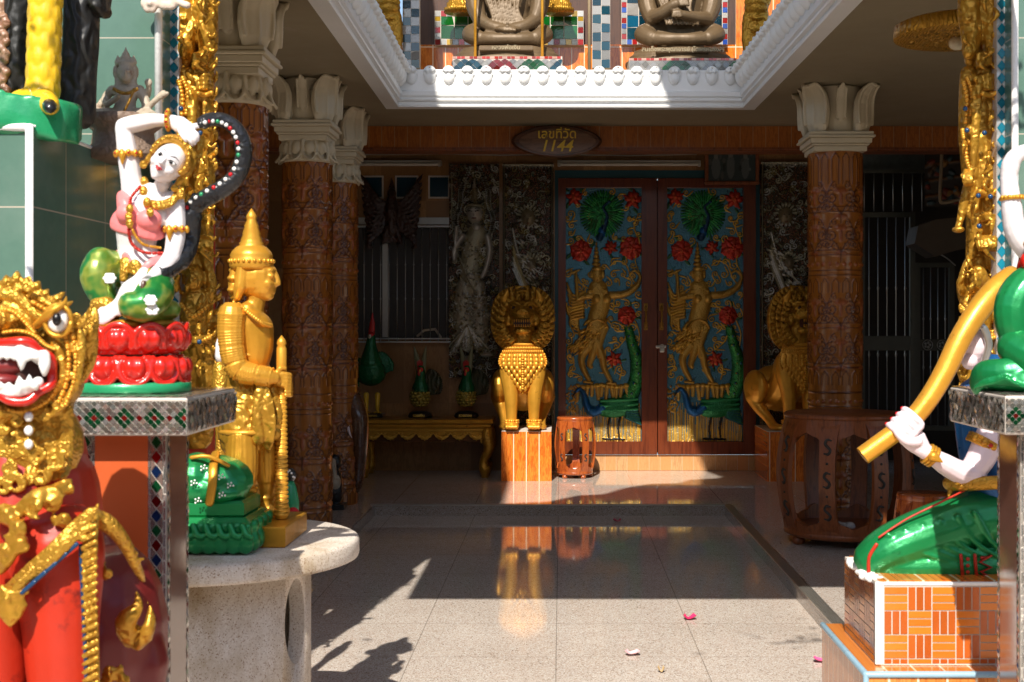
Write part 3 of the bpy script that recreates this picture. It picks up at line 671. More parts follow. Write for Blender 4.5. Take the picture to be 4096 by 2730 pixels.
    for i in range(7): # tail plume left
        s.path([p(180,760+i*6),p(140+i*8,740+i*14),p(130+i*6,690+22*i)],7*k,4*k,.03,rr.choice([GOLD,G,GOLD2]))
    for i in range(95): # feathered hips
        a=rr.uniform(0,1); b=rr.uniform(-1,1); x=270-90*a+b*54*(1-.4*a); y=780+120*a+rr.uniform(-18,18)
        s.ell(p(x,y),17*k,6.5*k,.9+rr.uniform(-.3,.3),.045+.012*rr.random(),rr.choice([GOLD,G,GOLD2]))
    for sx in (-1,1):
        s.path([p(270,762),p(270+sx*30,775),p(270+sx*46,800)],9*k,5*k,.06,GOLD2)
    for pts in ([(235,880),(200,930),(205,980),(232,1032)],[(262,870),(248,920),(235,960),(240,975)],[(265,860),(290,930),(300,980),(330,1040)],[(300,800),(280,870),(278,930)]):
        s.path([p(*q) for q in pts],21*k,10*k,.05,G)
    for (x,y) in ((225,1040),(330,1045)):
        s.path([p(x-14,y+2),p(x+22,y+6)],7*k,5*k,.05,G)
    for i in range(11): # gilded stump under the feet
        x=180+i*22; s.ell(p(x,1062+4*math.sin(i)),15*k,11*k,0,.035,rr.choice([G,GOLD])); s.cap(p(x,1068),p(x+6*math.sin(i*2),1112+9*math.cos(i*3)),10*k,8*k,.032,(.74,.46,.1))
    # standing peacock
    tp=spline([p(415,1120),p(446,1040),p(446,950),p(425,870),p(408,800)],10)
    for L,(off,c1) in enumerate(((30,(.01,.14,.04)),(22,DGR),(13,DGR2),(5,(.10,.42,.10)))):
        for i in range(len(tp)):
            c=tp[i]; wd=(1-.55*i/len(tp))
            for sx in (-1,1): s.ell((c[0]+sx*off*k*wd,c[1]+rr.uniform(-3,3)*k),17*k*wd,5*k,PI/2-sx*.55,.026+.007*L,rr.choice([c1,sh(c1,.75),sh(c1,1.25)]))
    for i in range(4,len(tp),5): s.ell((tp[i][0]+rr.uniform(-12,12)*k,tp[i][1]),7*k,9*k,0,.058,(.02,.16,.30)); s.ell((tp[i][0]+rr.uniform(-12,12)*k,tp[i][1]),4*k,5*k,0,.062,(.5,.4,.05))
    s.ell(p(360,1155),98*k,48*k,.16,.055,(.015,.20,.06))
    for i in range(8):
        for j in range(3): s.cap(p(285+i*21,1128+j*22+i*-1),p(285+i*21+17,1126+j*22-i*1),7*k,6*k,.012,(.02,.26,.08),.042)
    for i in range(9): s.path([p(400,1170+i*4),p(450+i*2,1170+i*8)],9*k,5*k,.05,(.02,.17,.07) if i%2 else (.01,.12,.15))
    s.path([p(290,1160),p(250,1180),p(222,1150),p(210,1100),p(190,1075),p(175,1085)],22*k,8*k,.06,DBLU); s.ell(p(245,1172),30*k,22*k,0,.062,(.01,.13,.32)); s.path([p(180,1082),p(165,1098),p(160,1110)],5*k,1.5*k,.05,(.05,.05,.03)); s.path([p(185,1072),p(170,1058)],2.5*k,2.5*k,.04,DBLU)
    for x in (325,372): s.path([p(x,1205),p(x-8,1250),p(x-4,1292)],6*k,4*k,.03,(.03,.03,.035)); s.path([p(x-30,1297),p(x+18,1300)],5*k,4*k,.025,(.02,.02,.02))
    s.build('carved_panel',m_attrgold,t,o=(P0,YD+.015,R0),noise=.0016,seed=seed)
    return t
dl=door(1283,1509,1300,1474,'left leaf of the carved doors with peacocks and a gilded dancer, nearer the golden lion in the sun',3)
dr_=door(1511,1735,1532,1707,'right leaf of the carved doors with peacocks and a gilded dancer, under the framed picture',8)
def pull(t,u,v):
    x,y,z=W(u,v,YD-.05); m=MB(); m.tube(spline([(x,y,z+.09),(x,y-.03,z+.07),(x,y-.035,z),(x,y-.03,z-.07),(x,y,z-.09)],4),.009,8); m.bbox((x-.018,y,z+.05),(x+.018,y+.006,z+.12)); m.bbox((x-.018,y,z-.12),(x+.018,y+.006,z-.05)); m.build('handle',m_darkgold,t)
pull(dl,1484,728); pull(dr_,1520,728)
x,y,z=W(1521,797,YD-.05); m=MB(); m.bbox((x-.055,y-.006,z-.012),(x+.035,y+.004,z+.014)); m.bbox((x-.02,y-.022,z-.05),(x+.02,y-.007,z-.008),.006); m.tube(spline([(x-.013,y-.015,z-.01),(x-.012,y-.015,z+.016),(x+.012,y-.015,z+.016),(x+.013,y-.015,z-.01)],4),.004,6); props(m.build('padlock',m_alu),'small steel padlock hanging on the hasp where the carved doors meet','padlock')

# ================================================================== silver inlaid panels
SV=[(.82,.78,.58),(.44,.39,.25),(.92,.90,.82),(.20,.16,.09),(.50,.38,.15)]
def silver(name,u0,u1,v0,v1,Y,lab,kind,seed):
    X0,X1,Z0,Z1=WX(u0,Y),WX(u1,Y),WZ(v1,Y),WZ(v0,Y); w=X1-X0; h=Z1-Z0; s=Relief(w,h,.0045,0,(.06,.045,.025)); rr=random.Random(seed)
    t=thing(name,((X0+X1)/2,Y,Z0),lab,'carved panel')
    s.fill(seed,420,.012,.034,.030,SV)
    for i in range(900): s.ell((rr.uniform(0,w),rr.uniform(0,h)),rr.uniform(.003,.006),rr.uniform(.003,.006),0,.028,rr.choice([(.8,.8,.78),(.6,.6,.55),(.35,.05,.04),(.05,.25,.2),(.5,.35,.1)]),.0)
    if kind=='figure':
        k=w/225; p=lambda x,y:((x-565)*k,(1000-y)*h/935); SK=(.75,.70,.60)
        s.ell(p(685,560),75*k,440*k*h/w*w/h,0,.004,None)
        for sd in (-1,1):
            for off,c in ((0,(.75,.74,.7)),(9,(.3,.27,.2)),(18,(.6,.58,.5))):
                pts=[(680+sd*(60+off),380),(680+sd*(75+off),310),(680+sd*(55+off),240),(680+sd*(48+off),170),(680+sd*(14+off*.5),80)]
                for a in spline([p(*q) for q in pts],9): s.ell(a,4*k,4*k,0,.04,c)
        for i in range(9): s.ell(p(680,135+i*11),(5+i*2.2)*k,8*k,0,.035+.003*i,rr.choice([(.55,.5,.4),(.4,.33,.2)]))
        s.path([p(690,370),p(668,430),p(660,520),p(665,600)],44*k,46*k,.045,(.5,.44,.28)); s.path([p(640,600),p(625,720),p(640,830)],44*k,50*k,.04,(.5,.44,.30)); s.path([p(690,600),p(700,720),p(700,840)],38*k,44*k,.04,(.46,.40,.28))
        for i in range(14): s.path([p(650,770),p(560+14*i,870+10*math.sin(i))],9*k,7*k,.046+.002*(i%2),rr.choice(SV[:3]))
        s.path([p(625,385),p(590,440),p(592,480),p(600,345)],16*k,11*k,.055,SK); s.path([p(738,385),p(748,450),p(732,520),p(715,560)],17*k,11*k,.055,SK)
        s.ell(p(663,556),26*k,15*k,-.2,.07,SK); s.path([p(578,110),p(585,380),p(640,540),p(690,640)],3*k,3*k,.06,(.5,.45,.3))
        for i in range(70): a=rr.uniform(0,1); s.ell(p(670+rr.uniform(-40,40),400+200*a),5*k,4*k,0,.062,rr.choice(SV+[(.7,.7,.66)]))
        for i in range(160): s.ell(p(665+rr.uniform(-80,80),620+rr.uniform(0,270)),5*k,7*k,rr.uniform(0,3),.055,rr.choice(SV+[(.7,.7,.66)]))
        for q in ((650,915),(735,900)): s.ell(p(*q),30*k,13*k,.1,.05,SK)
        s.ell(p(690,345),24*k,22*k,0,.05,SK); s.ell(p(679,283),36*k,46*k,0,.08,(.75,.70,.62),.0,1); s.ell(p(679,250),38*k,14*k,0,.088,(.5,.45,.3))
        for sx in (-1,1): s.cap(p(679+sx*8,277),p(679+sx*22,275),2.2*k,1.6*k,.005,(.03,.02,.02),.082); s.cap(p(679+sx*6,265),p(679+sx*25,262),1.5*k,1*k,.004,(.05,.03,.02),.08)
        s.ell(p(680,290),4*k,12*k,0,.095,(.5,.47,.42)); s.cap(p(672,307),p(688,307),2*k,2*k,.006,(.3,.04,.03),.08)
    else:
        fz=h*.80
        for (x,z,r) in ((.5,fz,.15),(.55,fz-.42,.13),(.45,fz-1.05,.12)):
            s.ell((x*w,z),r*w,r*w*1.25,0,.045,(.34,.27,.16) if z>fz-.1 else (.26,.2,.12)); s.leafrow((x*w,z+.02),r*w*.9,9,.1,PI-.1,.05,.012,.05,SV[0]); s.leafrow((x*w,z),r*w*.95,7,PI+.3,2*PI-.3,.035,.010,.045,SV[2])
        for sx in (-1,1): s.ell((.5*w+sx*.05*w,fz+.01),.022*w,.008*w,0,.066,(.03,.02,.015),.0)
        s.ell((.5*w,fz-.015),.016*w,.04*w,0,.068,(.33,.25,.15)); s.ell((.5*w,fz-.05),.035*w,.01*w,0,.064,(.3,.05,.03))
        for i in range(60): # feather body
            a=i/59; s.ell((w*(.28+.5*a+rr.uniform(-.1,.1)),fz-.25-.5*a+rr.uniform(-.07,.07)),.03,.012,-.7+rr.uniform(-.4,.4),.045,rr.choice(SV[:3]))
        for i in range(8): s.path([(w*.2,fz-.1-i*.05),(w*(.35+.04*i),fz-.35-i*.08),(w*.8,fz-.5-.1*i)],.012,.006,.04,rr.choice(SV))
        for z in (.015,h-.015): s.cap((0,z),(w,z),.014,.014,.04,SV[0])
        for x in (.014,w-.014): s.cap((x,0),(x,h),.013,.013,.04,(.2,.17,.1))
        for i in range(16): s.ell((w*(i+.5)/16,h-.03),.008,.016,0,.045,(.5,.48,.42))
    s.H*=1.5; s.build('inlaid_relief',m_silver,t,o=(X0,Y,Z0),noise=.0012,seed=seed)
    MB().box((X0,Y+.0005,Z0),(X1,Y+.03,Z1)).build('backboard',m_brownwood,t)
silver('silver_figure_panel',1032,1147,377,868,YW-.06,'silver mirror inlaid panel of a standing crowned figure beside the barred window','figure',5)
silver('silver_scroll_panel',1155,1272,377,1000,YW-.05,'silver mirror inlaid scroll panel behind the sunlit golden lion','scroll',6)
silver('silver_scroll_panel',1747,1862,372,1000,YW-.05,'dim silver inlaid scroll panel behind the golden lion by the right pillar','scroll',7)

# ================================================================== winged carving
Y=YW-.10; r_=MB(); q=lambda u,v,d=0:W(u,v,Y,d)
for sd in (-1,1):
    for i in range(11):
        a=i/10; r_.tube(spline([q(900+sd*14,470+i*5),q(900+sd*(35+20*a),452+i*11,-.02),q(900+sd*(72-28*a**2),400+i*17)],4),[.022,.024,.02]+[.018]*5+[.006],6,flat=.5)
    r_.tube([q(900+sd*8,520),q(900+sd*16,545),q(900+sd*22,560)],[.03,.025,.012],8)
r_.tube([q(900,455),q(900,490),q(900,535)],[.04,.065,.03],10); r_.ell(q(900,445,-.02),(.04,.05,.05)); r_.tube([q(900,432),q(900,408)],[.028,.004],8); r_.ell(q(900,449,-.06),(.014,.03,.014))
for i in range(9): r_.tube([q(900,530),q(878+i*5.5,560)],[.016,.005],6)
props(r_.build('winged_carving',m_garuda,None,remesh=.007),'dark wooden winged bird-man carving hung high on the wall over the barred window','wall carving')

# ================================================================== pillars
PH=2.326
def pillar(cx,cy,R,lab,full=True):
    t=thing('carved_pillar',(cx,cy,0),lab,'pillar','carved wooden pillars with white capitals holding the porch ceiling')
    w=2*PI*R; H=PH if full else 2.42; s=Relief(w,H,.0062,0,(.37,.125,.016)); rr=random.Random(3); DK=(.13,.03,.006)
    def sp(z,sc):
        for th in (.17,.335,.5,.665,.83):
            xc=th*w
            for sx in (-1,1):
                c=(xc+sx*.052*sc,z); s.spiral(c,.042*sc,PI/2,-sx,1.4,.0052,.009,DK); s.spiral((xc+sx*.070*sc,z-.055*sc),.022*sc,0,sx,1.2,.0045,.008,DK); s.path([(xc,z-.12),(xc+sx*.03,z-.06),(xc+sx*.085,z+.0),(xc+sx*.06,z+.09)],.004,.003,.008,DK)
                s.spiral((xc+sx*.030*sc,z-.06*sc),.022*sc,-PI/2,sx,1.2,.0035,.006,DK); s.spiral((xc+sx*.034*sc,z+.07*sc),.02*sc,PI/2,-sx,1.2,.0035,.006,DK)
            for i in range(7):
                a=PI/2+(i-3)*.33; s.ell((xc+.03*math.cos(a),z+.02+.03*math.sin(a)),.024,.006,a,.010,(.38,.10,.025))
                s.ell((xc+.03*math.cos(a),z-.10-.03*math.sin(a)),.022,.005,-a,.009,(.36,.09,.02))
            s.ell((xc,z),.012,.05,0,.012,(.36,.09,.025)); s.ell((xc,z-.13),.006,.05,0,.010,DK)
    for z in (.28,.56,1.14,1.40,1.88,2.12): sp(z,1.15)
    for z in (.12,.43,.74,.86,1.02,1.28,1.62,1.75,2.03): 
        s.cap((0,z),(w,z),.004,.004,.006,DK); s.cap((0,z+.03),(w,z+.03),.0025,.0025,.005,DK)
    for z in (.80,1.69): 
        for i in range(24): s.ell((w*(i+.5)/24,z),.012,.012,0,.009,(.36,.09,.02)); 
    for z0,z1 in ((.0,.11),(.9,1.0),(1.50,1.60),(2.2,H-.01)):
        n=16
        for i in range(n):
            x=w*(i+.5)/n; s.path([(x-.02,z0+.01),(x-.02,z1-.03),(x,z1),(x+.02,z1-.03),(x+.02,z0+.01)],.003,.003,.007,DK,0,0)
    def fn(X,Z,H_): th=X/R+PI/2; return cx+(R+H_)*np.cos(th),cy+(R+H_)*np.sin(th),Z
    s.build('shaft',m_pillar,t,fn=fn)
    return t
mn=N('carved_pillar_wood'); a_=mn.n('Attribute',attribute_name='Col'); g_=mn.ramp(mn.noise(2.2,6,mn.vec((16,16,1.3)),.6),[(.3,(.62,.58,.55)),(.5,(1,1,1)),(.62,(.75,.72,.7)),(.75,(1.1,1.1,1.0))])
mn.set(mn.mix(1.0,a_.outputs['Color'],g_,'MULTIPLY'),.3,0,None,.35); m_pillar=mn.m
def capital(t,cx,cy,R,z0,low=True,hc=HC):
    """lower ring of leaves, square abacus, four tall curled corner leaves with buds between"""
    if low:
        m=MB()
        m.lathe((cx,cy,z0),[(R*.96,-.01),(R*1.10,.0),(R*1.08,.02),(R*.94,.05),(R*.98,.13)],32)
        for i in range(12):
            a=2*PI*i/12+PI/12; ux,uy=math.cos(a),math.sin(a); r=R*.98
            m.ell((cx+ux*r,cy+uy*r,z0+.078),(.028,.030,.046),rot=((ux,-uy,0),(uy,ux,0),(0,0,1)))
            m.tube(spline([(cx+ux*(r+o)-uy*sg*.041,cy+uy*(r+o)+ux*sg*.041,z0+z) for sg,z,o in ((-1,.13,.0),(-1,.06,.01),(-.6,.015,.03),(0,.0,.045),(.6,.015,.03),(1,.06,.01),(1,.13,0))],2),.0095,6)
        m.build('lower_leaf_ring',m_whitecap,t,remesh=.005,smooth=1)
    z=z0+(.125 if low else -.02); ab=MB()
    for (o,za,zb) in ((.98,0,.035),(1.05,.035,.05),(1.13,.05,.085),(1.24,.085,.102),(1.18,.102,.125)):
        q=R*o; ab.bbox((cx-q,cy-q,z+za),(cx+q,cy+q,z+zb-.0005),.004)
    ab.build('abacus',m_whitecap,t)
    z+=.125; zt=hc; lf=MB(); lf.lathe((cx,cy,z-.002),[(R*.98,0),(R*.95,.1),(R*.92,(zt-z)*.7),(R*1.0,zt-z)],28)
    for k in range(8):
        cor=k%2==1; a=k*PI/4; u=np.array((math.cos(a),math.sin(a),0)); sd=np.array((-math.sin(a),math.cos(a),0)); c=np.array((cx,cy,0)); H=zt-z-.006
        if cor:
            P_=[c+u*R*o+np.array((0,0,z+H*h)) for h,o in ((.0,1.14),(.18,1.18),(.40,1.18),(.62,1.20),(.80,1.30),(.93,1.48),(1.0,1.66),(.95,1.80))]
            wd=[(.032,.062),(.038,.082),(.036,.092),(.032,.092),(.028,.084),(.022,.070),(.018,.050),(.008,.014)]
            lf.tube(P_,wd,14,ref=(sd[0],sd[1],.001))
            for sg in (-1,1): lf.tube(spline([P_[i]+sd*sg*wd[i][1]*.9+u*wd[i][0]*.7 for i in range(1,8)],2),.011,7)
            lf.tube(spline([P_[i]+u*wd[i][0]*.9 for i in range(0,7)],2),.010,7)
        else:
            P_=[c+u*R*o+np.array((0,0,z+H*h)) for h,o in ((.30,.98),(.55,1.04),(.75,1.10),(.92,1.24),(1.0,1.40))]
            lf.tube(P_,[(.02,.022),(.024,.030),(.022,.032),(.018,.028),(.008,.012)],12,ref=(sd[0],sd[1],.001))
            for sg in (-1,1): lf.tube([P_[i]+sd*sg*.030+u*.012 for i in range(0,4)],.007,6)
    lf.build('curled_leaves',m_whitecap,t,remesh=.0055,smooth=1)
CP=[(WX(539,6.14),6.14,.150),(-1.613,8.3,.153),(-1.632,9.5,.150)]
labs=['nearest carved pillar on the left, rising behind the gilded guardian figure','middle of the three carved pillars on the left, above the golden warrior\'s shoulder','farthest of the three left carved pillars, next to the barred window']
for (x,y,R),lb in zip(CP,labs):
    t=pillar(x,y,R,lb); capital(t,x,y,R,PH)
t=pillar(WX(1919,8.6),8.6,.174,'carved pillar on the right with a white leafy capital, behind the big drum table',False); capital(t,WX(1919,8.6),8.6,.174,2.44,False)

# ================================================================== golden lions
def qc(cx,cy,d=0,Y=10.93,ox=1300,oy=600,sc_=1.12): return W((ox+cx/sc_)/1.7407,(oy+cy/sc_)/1.7407,Y,d)
kk=1/1.12/1.7407*10.93/K
def lion():
    q=qc; base=q(886,1256); t=thing('lion_statue',(base[0],10.93+.1,base[2]),'golden lion statue standing on the sunlit orange tiled block left of the doors','lion statue','golden guardian lions either side of the doors')
    b=MB(); X=base[0]
    b.tube(spline([q(886,905,.02),q(886,960,.05),q(887,1030,.12),q(887,1080,.24),q(887,1100,.38)],3),[.12,.135,.16,.17,.175,.17,.165,.16,.155,.15,.15,.15,.13],14)
    b.ell(q(887,1060,.40),(.20,.16,.19))
    for sx in (-1,1):
        x=lambda o:886+sx*o
        b.tube(spline([q(x(66),950,.02),q(x(60),1020,-.0),q(x(52),1100,-.02),q(x(50),1180,-.02),q(x(50),1215,-.02)],3),[.07,.078,.08,.078,.072,.066,.062,.058,.052,.048,.046,.045,.045],12)
        b.ell(q(x(50),1236,-.05),(.066,.09,.034)); 
        for j in (-1.5,-.5,.5,1.5): b.ell(q(x(50+j*15),1242,-.13),(.016,.03,.022))
        b.ell(q(x(104),1060,.34),(.075,.17,.15)); b.tube(spline([q(x(108),1100,.36),q(x(98),1150,.30),q(x(84),1200,.20),q(x(82),1235,.12)],3),[.075,.07,.062,.055,.05,.045,.042,.04,.04,.042],10); b.ell(q(x(82),1240,.06),(.05,.09,.03))
    b.build('body',m_goldlight,t,remesh=.009,smooth=3)
    c=MB() # scaled chest apron
    c.tube(spline([q(886,862,-.03),q(886,890,-.045),q(886,960,-.06),q(886,1010,-.05),q(888,1095,-.03)],3),[(.125,.10),(.135,.11),(.14,.115),(.15,.12),(.158,.125),(.158,.12),(.15,.115),(.14,.11),(.12,.1),(.10,.09),(.07,.07),(.04,.05),(.015,.02)],18,ref=(1,0,0)) if False else None
    rr=random.Random(1)
    def chest(fx,tt):   # tt 0 top..1 bottom, fx -1..1
        y=868+225*tt; hw=(75+35*math.sin(min(1,tt*2.2)*PI/2))*(1 if tt<.38 else max(.08,1-((tt-.38)/.62)**1.15)); dz=-.085-.05*math.sin(min(tt*1.6,1)*PI/2)+.04*tt
        return q(886+fx*hw,y,dz+.075*fx*fx)
    nU,nV=15,22; vs=[chest(-1+2*i/(nU-1),j/(nV-1)) for j in range(nV) for i in range(nU)]
    c.add(vs,[(j*nU+i,(j+1)*nU+i,(j+1)*nU+i+1,j*nU+i+1) for j in range(nV-1) for i in range(nU-1)])
    for j in range(9):
        n=8-abs(j-2) if j>2 else 8
        for i in range(n):
            fx=(-1+2*(i+.5)/n)*.92; tt=.26+j*.08
            if tt>.9: continue
            p=chest(fx,tt); c.ell((p[0],p[1]-.004,p[2]),(.019,.012,.026),nu=8,nv=5)
    for tt,n in ((.02,26),(.09,24),(.16,22)):
        for i in range(n):
            p=chest(-1+2*(i+.5)/n,tt); c.ell((p[0],p[1]-.006,p[2]),(.008,.012,.016),nu=6,nv=4)
    for sx in (-1,1):
        for j in range(16): p=chest(sx*.98,.22+.045*j); c.ell((p[0],p[1]-.005,p[2]),(.010,.012,.013),nu=6,nv=4)
    for j in range(13): p=chest(0,.3+.05*j); c.ell((p[0],p[1]-.012,p[2]),(.014,.014,.011),nu=8,nv=5)
    c.build('scaled_breastplate',m_goldlight,t)
    for sx in (-1,1):
        a=MB(); 
        for j in range(2):
            for i in range(10):
                th=2*PI*i/10; p=q(886+sx*50,1212+j*9,-.02); a.ell((p[0]+.052*math.cos(th),p[1]+.052*math.sin(th),p[2]),(.015,.015,.010),nu=8,nv=5)
        a.build('anklet',m_goldlight,t)
    h=MB() # head
    h.ell(q(883,745,-.0),(.145,.14,.16)); h.ell(q(883,735,-.12),(.105,.09,.08)); h.ell(q(883,722,-.20),(.05,.035,.03)); h.ell(q(883,808,-.14),(.078,.06,.036)); h.ell(q(883,748,-.16),(.082,.05,.022)); h.tube([q(883,800,0),q(883,870,.03)],[.12,.12],14)
    for sx in (-1,1):
        h.ell(q(883+sx*38,708,-.13),(.034,.03,.026)); h.tube(spline([q(883+sx*12,692,-.15),q(883+sx*40,682,-.14),q(883+sx*66,700,-.09)],3),.014,8); h.ell(q(883+sx*20,728,-.215),(.02,.018,.016)); h.ell(q(883+sx*62,760,-.08),(.04,.05,.06))
    h.build('head',m_goldcarve,t,remesh=.007,smooth=1)
    mo=MB(); mo.bbox(tuple(np.add(q(845,794,-.205),(0,0,0))),tuple(q(921,757,-.15)),.006,None)
    mo.build('mouth_hollow',paint('dark_mouth',(.05,.012,.008),.6),t)
    te=MB()
    for i in range(8):
        x=848+i*10; te.lathe(q(x+1,758,-.212),[(.007,0),(.004,-.022),(.0005,-.030)],6); te.lathe(q(x+1,794,-.212),[(.007,0),(.004,.022),(.0005,.026)],6)
    te.build('teeth',m_goldlight,t)
    for sx in (-1,1):
        e=MB(); e.tube([q(883+sx*70,692,-.07),q(883+sx*80,662,-.09),q(883+sx*64,628,-.09)],[(.042,.02),(.038,.02),(.004,.004)],10); e.build('ear',m_goldlight,t)
        MB().ell(q(883+sx*38,708,-.155),(.016,.012,.014)).build('eye',bpy.data.materials['dark_mouth'],t)
    n=MB() # mane of flame tufts
    def outl(a,r): c_=math.cos(a); s_=math.sin(a); return (886+r*126*math.copysign(abs(c_)**.72,c_),762-r*(134 if s_>0 else 128)*math.copysign(abs(s_)**.85,s_))
    for ring,(r0,r1,cnt,d) in enumerate(((.60,.84,24,-.07),(.68,.95,28,-.03),(.78,1.10,30,.02))):
        for i in range(cnt):
            a=-PI*.36+(PI*1.72)*i/(cnt-1); x0,y0=outl(a,r0); x1,y1=outl(a+.02,r1); x2,y2=outl(a+.10*(1 if math.cos(a)>0 else -1),r1+.03)
            n.tube([q(x0,y0,d+.02),q((x0+x1)/2,(y0+y1)/2,d-.03),q(x1,y1,d-.01),q(x2,y2,d-.025)],[(.026,.02),(.03,.024),(.022,.018),(.004,.004)],8)
    n.tube(spline([q(*outl(-PI*.3+PI*1.6*i/14,.84),d=.04) for i in range(15)],2),.06,10)
    n.build('mane',m_goldcarve,t)
    return t
L1=lion()
def tblock(name,lo,hi,lab,cat,group=None):
    """block faced with orange tiles, white grout edge under the top"""
    t=thing(name,((lo[0]+hi[0])/2,(lo[1]+hi[1])/2,lo[2]),lab,cat,group)
    m=MB(); m.box(lo,(hi[0],hi[1],hi[2]-.004)); m.build('tiled_block',m_orange_b,t); MB().box((lo[0]+.001,lo[1]+.001,hi[2]-.0038),(hi[0]-.001,hi[1]-.001,hi[2])).build('top_slab',m_grout,t); 
    return t
m_orange_b=woodtile('orange_block_tile',(.62,.12,.012),(.86,.25,.03),.106,.6,'xz',(.85,.65,.45),.004,.14,0,(.212,0,.02))
zb=qc(886,1256)[2]
tblock('lion_pedestal',(WX(1152,10.83),10.83,0),(WX(1267,10.83),11.5,zb),'sunlit block of glossy orange wood-look tiles under the golden lion','pedestal','tiled lion pedestals')
L2=dup(L1,(WX(1822,10.93),11.0,zb),'golden lion statue in shade, half hidden by the carved right pillar'); L2.rotation_euler=(0,0,math.radians(20))
tblock('lion_pedestal',(WX(1762,10.83),10.80,0),(WX(1890,10.83),11.5,zb),'shaded orange tiled block under the golden lion behind the drum table','pedestal','tiled lion pedestals')

# ================================================================== drum stools and drum table
def drum(name,c,R,H,n,lab,cat,mat,group=None,foot=.02,cut=3,ph=0.0,bulge=1.17):
    t=thing(name,c,lab,cat,group); rt=R
    m=MB(); m.lathe((c[0],c[1],c[2]+H),[(rt*.9,-.055*H/.5),(rt*.97,-.05*H/.5),(rt*.99,-.03),(rt*1.02,-.022),(rt*1.02,-.008),(rt*.99,-.0),(.001,.0)],48); m.build('top',mat,t)
    ap=MB(); nn=96
    for (za,zb_,up) in ((H-.05*H/.5,0,0),(foot,0,1)):
        vs=[];fs=[]
        for i in range(nn):
            th=2*PI*i/nn; sc_=.5+.5*math.cos(n*(th-ph)*1.0+PI*0); amp=(.035+.045*(sc_**.6 if 1 else 0)+.012*abs(math.cos(n*(th-ph))))*H/.5
            zA=c[2]+(H-.03 if not up else foot+.006); zB=zA-amp if not up else zA+amp*.9
            for r,z in ((rt*1.0,zA),(rt*1.035,zB),(rt*.95,zB),(rt*.92,zA)): vs.append((c[0]+r*math.cos(th),c[1]+r*math.sin(th),z))
        for i in range(nn):
            j=(i+1)%nn
            for k in range(4):
                l=(k+1)%4; f=(i*4+k,j*4+k,j*4+l,i*4+l); fs.append(f if not up else f[::-1])
        ap.add(vs,fs,None,False)
        if not up: ap.build('scalloped_apron',mat,t); ap=MB()
    ap.lathe((c[0],c[1],c[2]+foot),[(rt*.8,0),(rt*.98,0),(rt*1.03,.012),(rt*1.0,.03*H/.5),(rt*.8,.03*H/.5)],48)
    ap.build('base_ring',mat,t)
    for k in range(n):
        th=2*PI*k/n+ph; u=np.array((math.cos(th),math.sin(th),0)); s_=np.array((-math.sin(th),math.cos(th),0)); cc=np.array(c)
        rings=[]; hw=.135*R if n>6 else .2*R; 
        for i in range(15):
            tt=i/14; z=foot+.02+(H-.05-foot)*tt; r=R*(.97+(bulge-.97)*math.sin(PI*tt)**.8); flare=1+.55*abs(2*tt-1)**5
            rings.append([cc+u*(r+a)+s_*(b*hw*flare)+np.array((0,0,z)) for a,b in ((0,-1),(0,1),(-.08*R,1),(-.08*R,-1))])
        st=MB(); st.loft(rings,None,True,False); so_=st.build('stave',mat,t)
        def on(tt,b,dr=.002): z=foot+.02+(H-.05-foot)*tt; r=R*(.97+(bulge-.97)*math.sin(PI*tt)**.8); return cc+u*(r+dr)+s_*(b*hw)+np.array((0,0,z))
        for c0 in ([.22,.5,.78] if cut==3 else [.3,.7]):  # dark strips and dots stand in for the shade inside the stave cutouts
            cu=MB(); e=.055; cu.tube(spline([on(c0+e,.38),on(c0+e*1.1,-.1),on(c0+e*.5,-.34),on(c0,0),on(c0-e*.5,.34),on(c0-e*1.1,.1),on(c0-e,-.38)],4),[.10*hw if abs(i-12)>9 else .17*hw for i in range(25)],6); cu.build('s_cutout_shade',m_dark,so_)
        if cut==3:
            for c0 in (.36,.64): MB().ell(on(c0,0,0),hw*.16).build('round_cutout_shade',m_dark,so_)
        ft=MB(); 
        if k%2==0 or n<7:
            p=cc+u*R*.88; ft.lathe((p[0],p[1],c[2]),[(foot*.55,.001),(foot*.8,foot*.3),(foot*.7,foot*.9),(foot*.4,foot)],10); ft.build('foot',mat,t)
    return t
S1=drum('drum_stool',(WX(1321,11.1),11.12,0),.150,.515,5,'carved barrel stool of red varnished wood in the sun by the orange block','stool',m_redwood,'barrel stools',.03,2,-PI/2+.55)
S2=drum('drum_stool',(WX(2122,6.55),6.55,0),.130,.455,5,'carved barrel stool beside the green-clad kneeling figure','stool',m_redwood,'barrel stools',.03,2,-PI/2+.3)
T1=drum('drum_table',(WX(1938,7.85),7.83,0),.350,.775,8,'big dark barrel-shaped wooden drum table with carved staves in front of the right pillar','table',m_brownwood,None,.05,3,-PI/2+.33,1.16)
m=MB(); rr=random.Random(9); x,y,_=W(1935,1200,7.6)
for i in range(9): m.ell((x+rr.uniform(-.09,.09),7.7+rr.uniform(-.04,.04),.11+rr.uniform(-.005,.02)),(rr.uniform(.03,.06),.03,rr.uniform(.015,.04)),nu=8,nv=6)
props(m.build('plastic_bag',paint('clear_plastic',(.55,.52,.5),.1,0,.2,9,.8,20,.02),None,remesh=.008),'crumpled translucent plastic bag lying inside the drum table','bag')
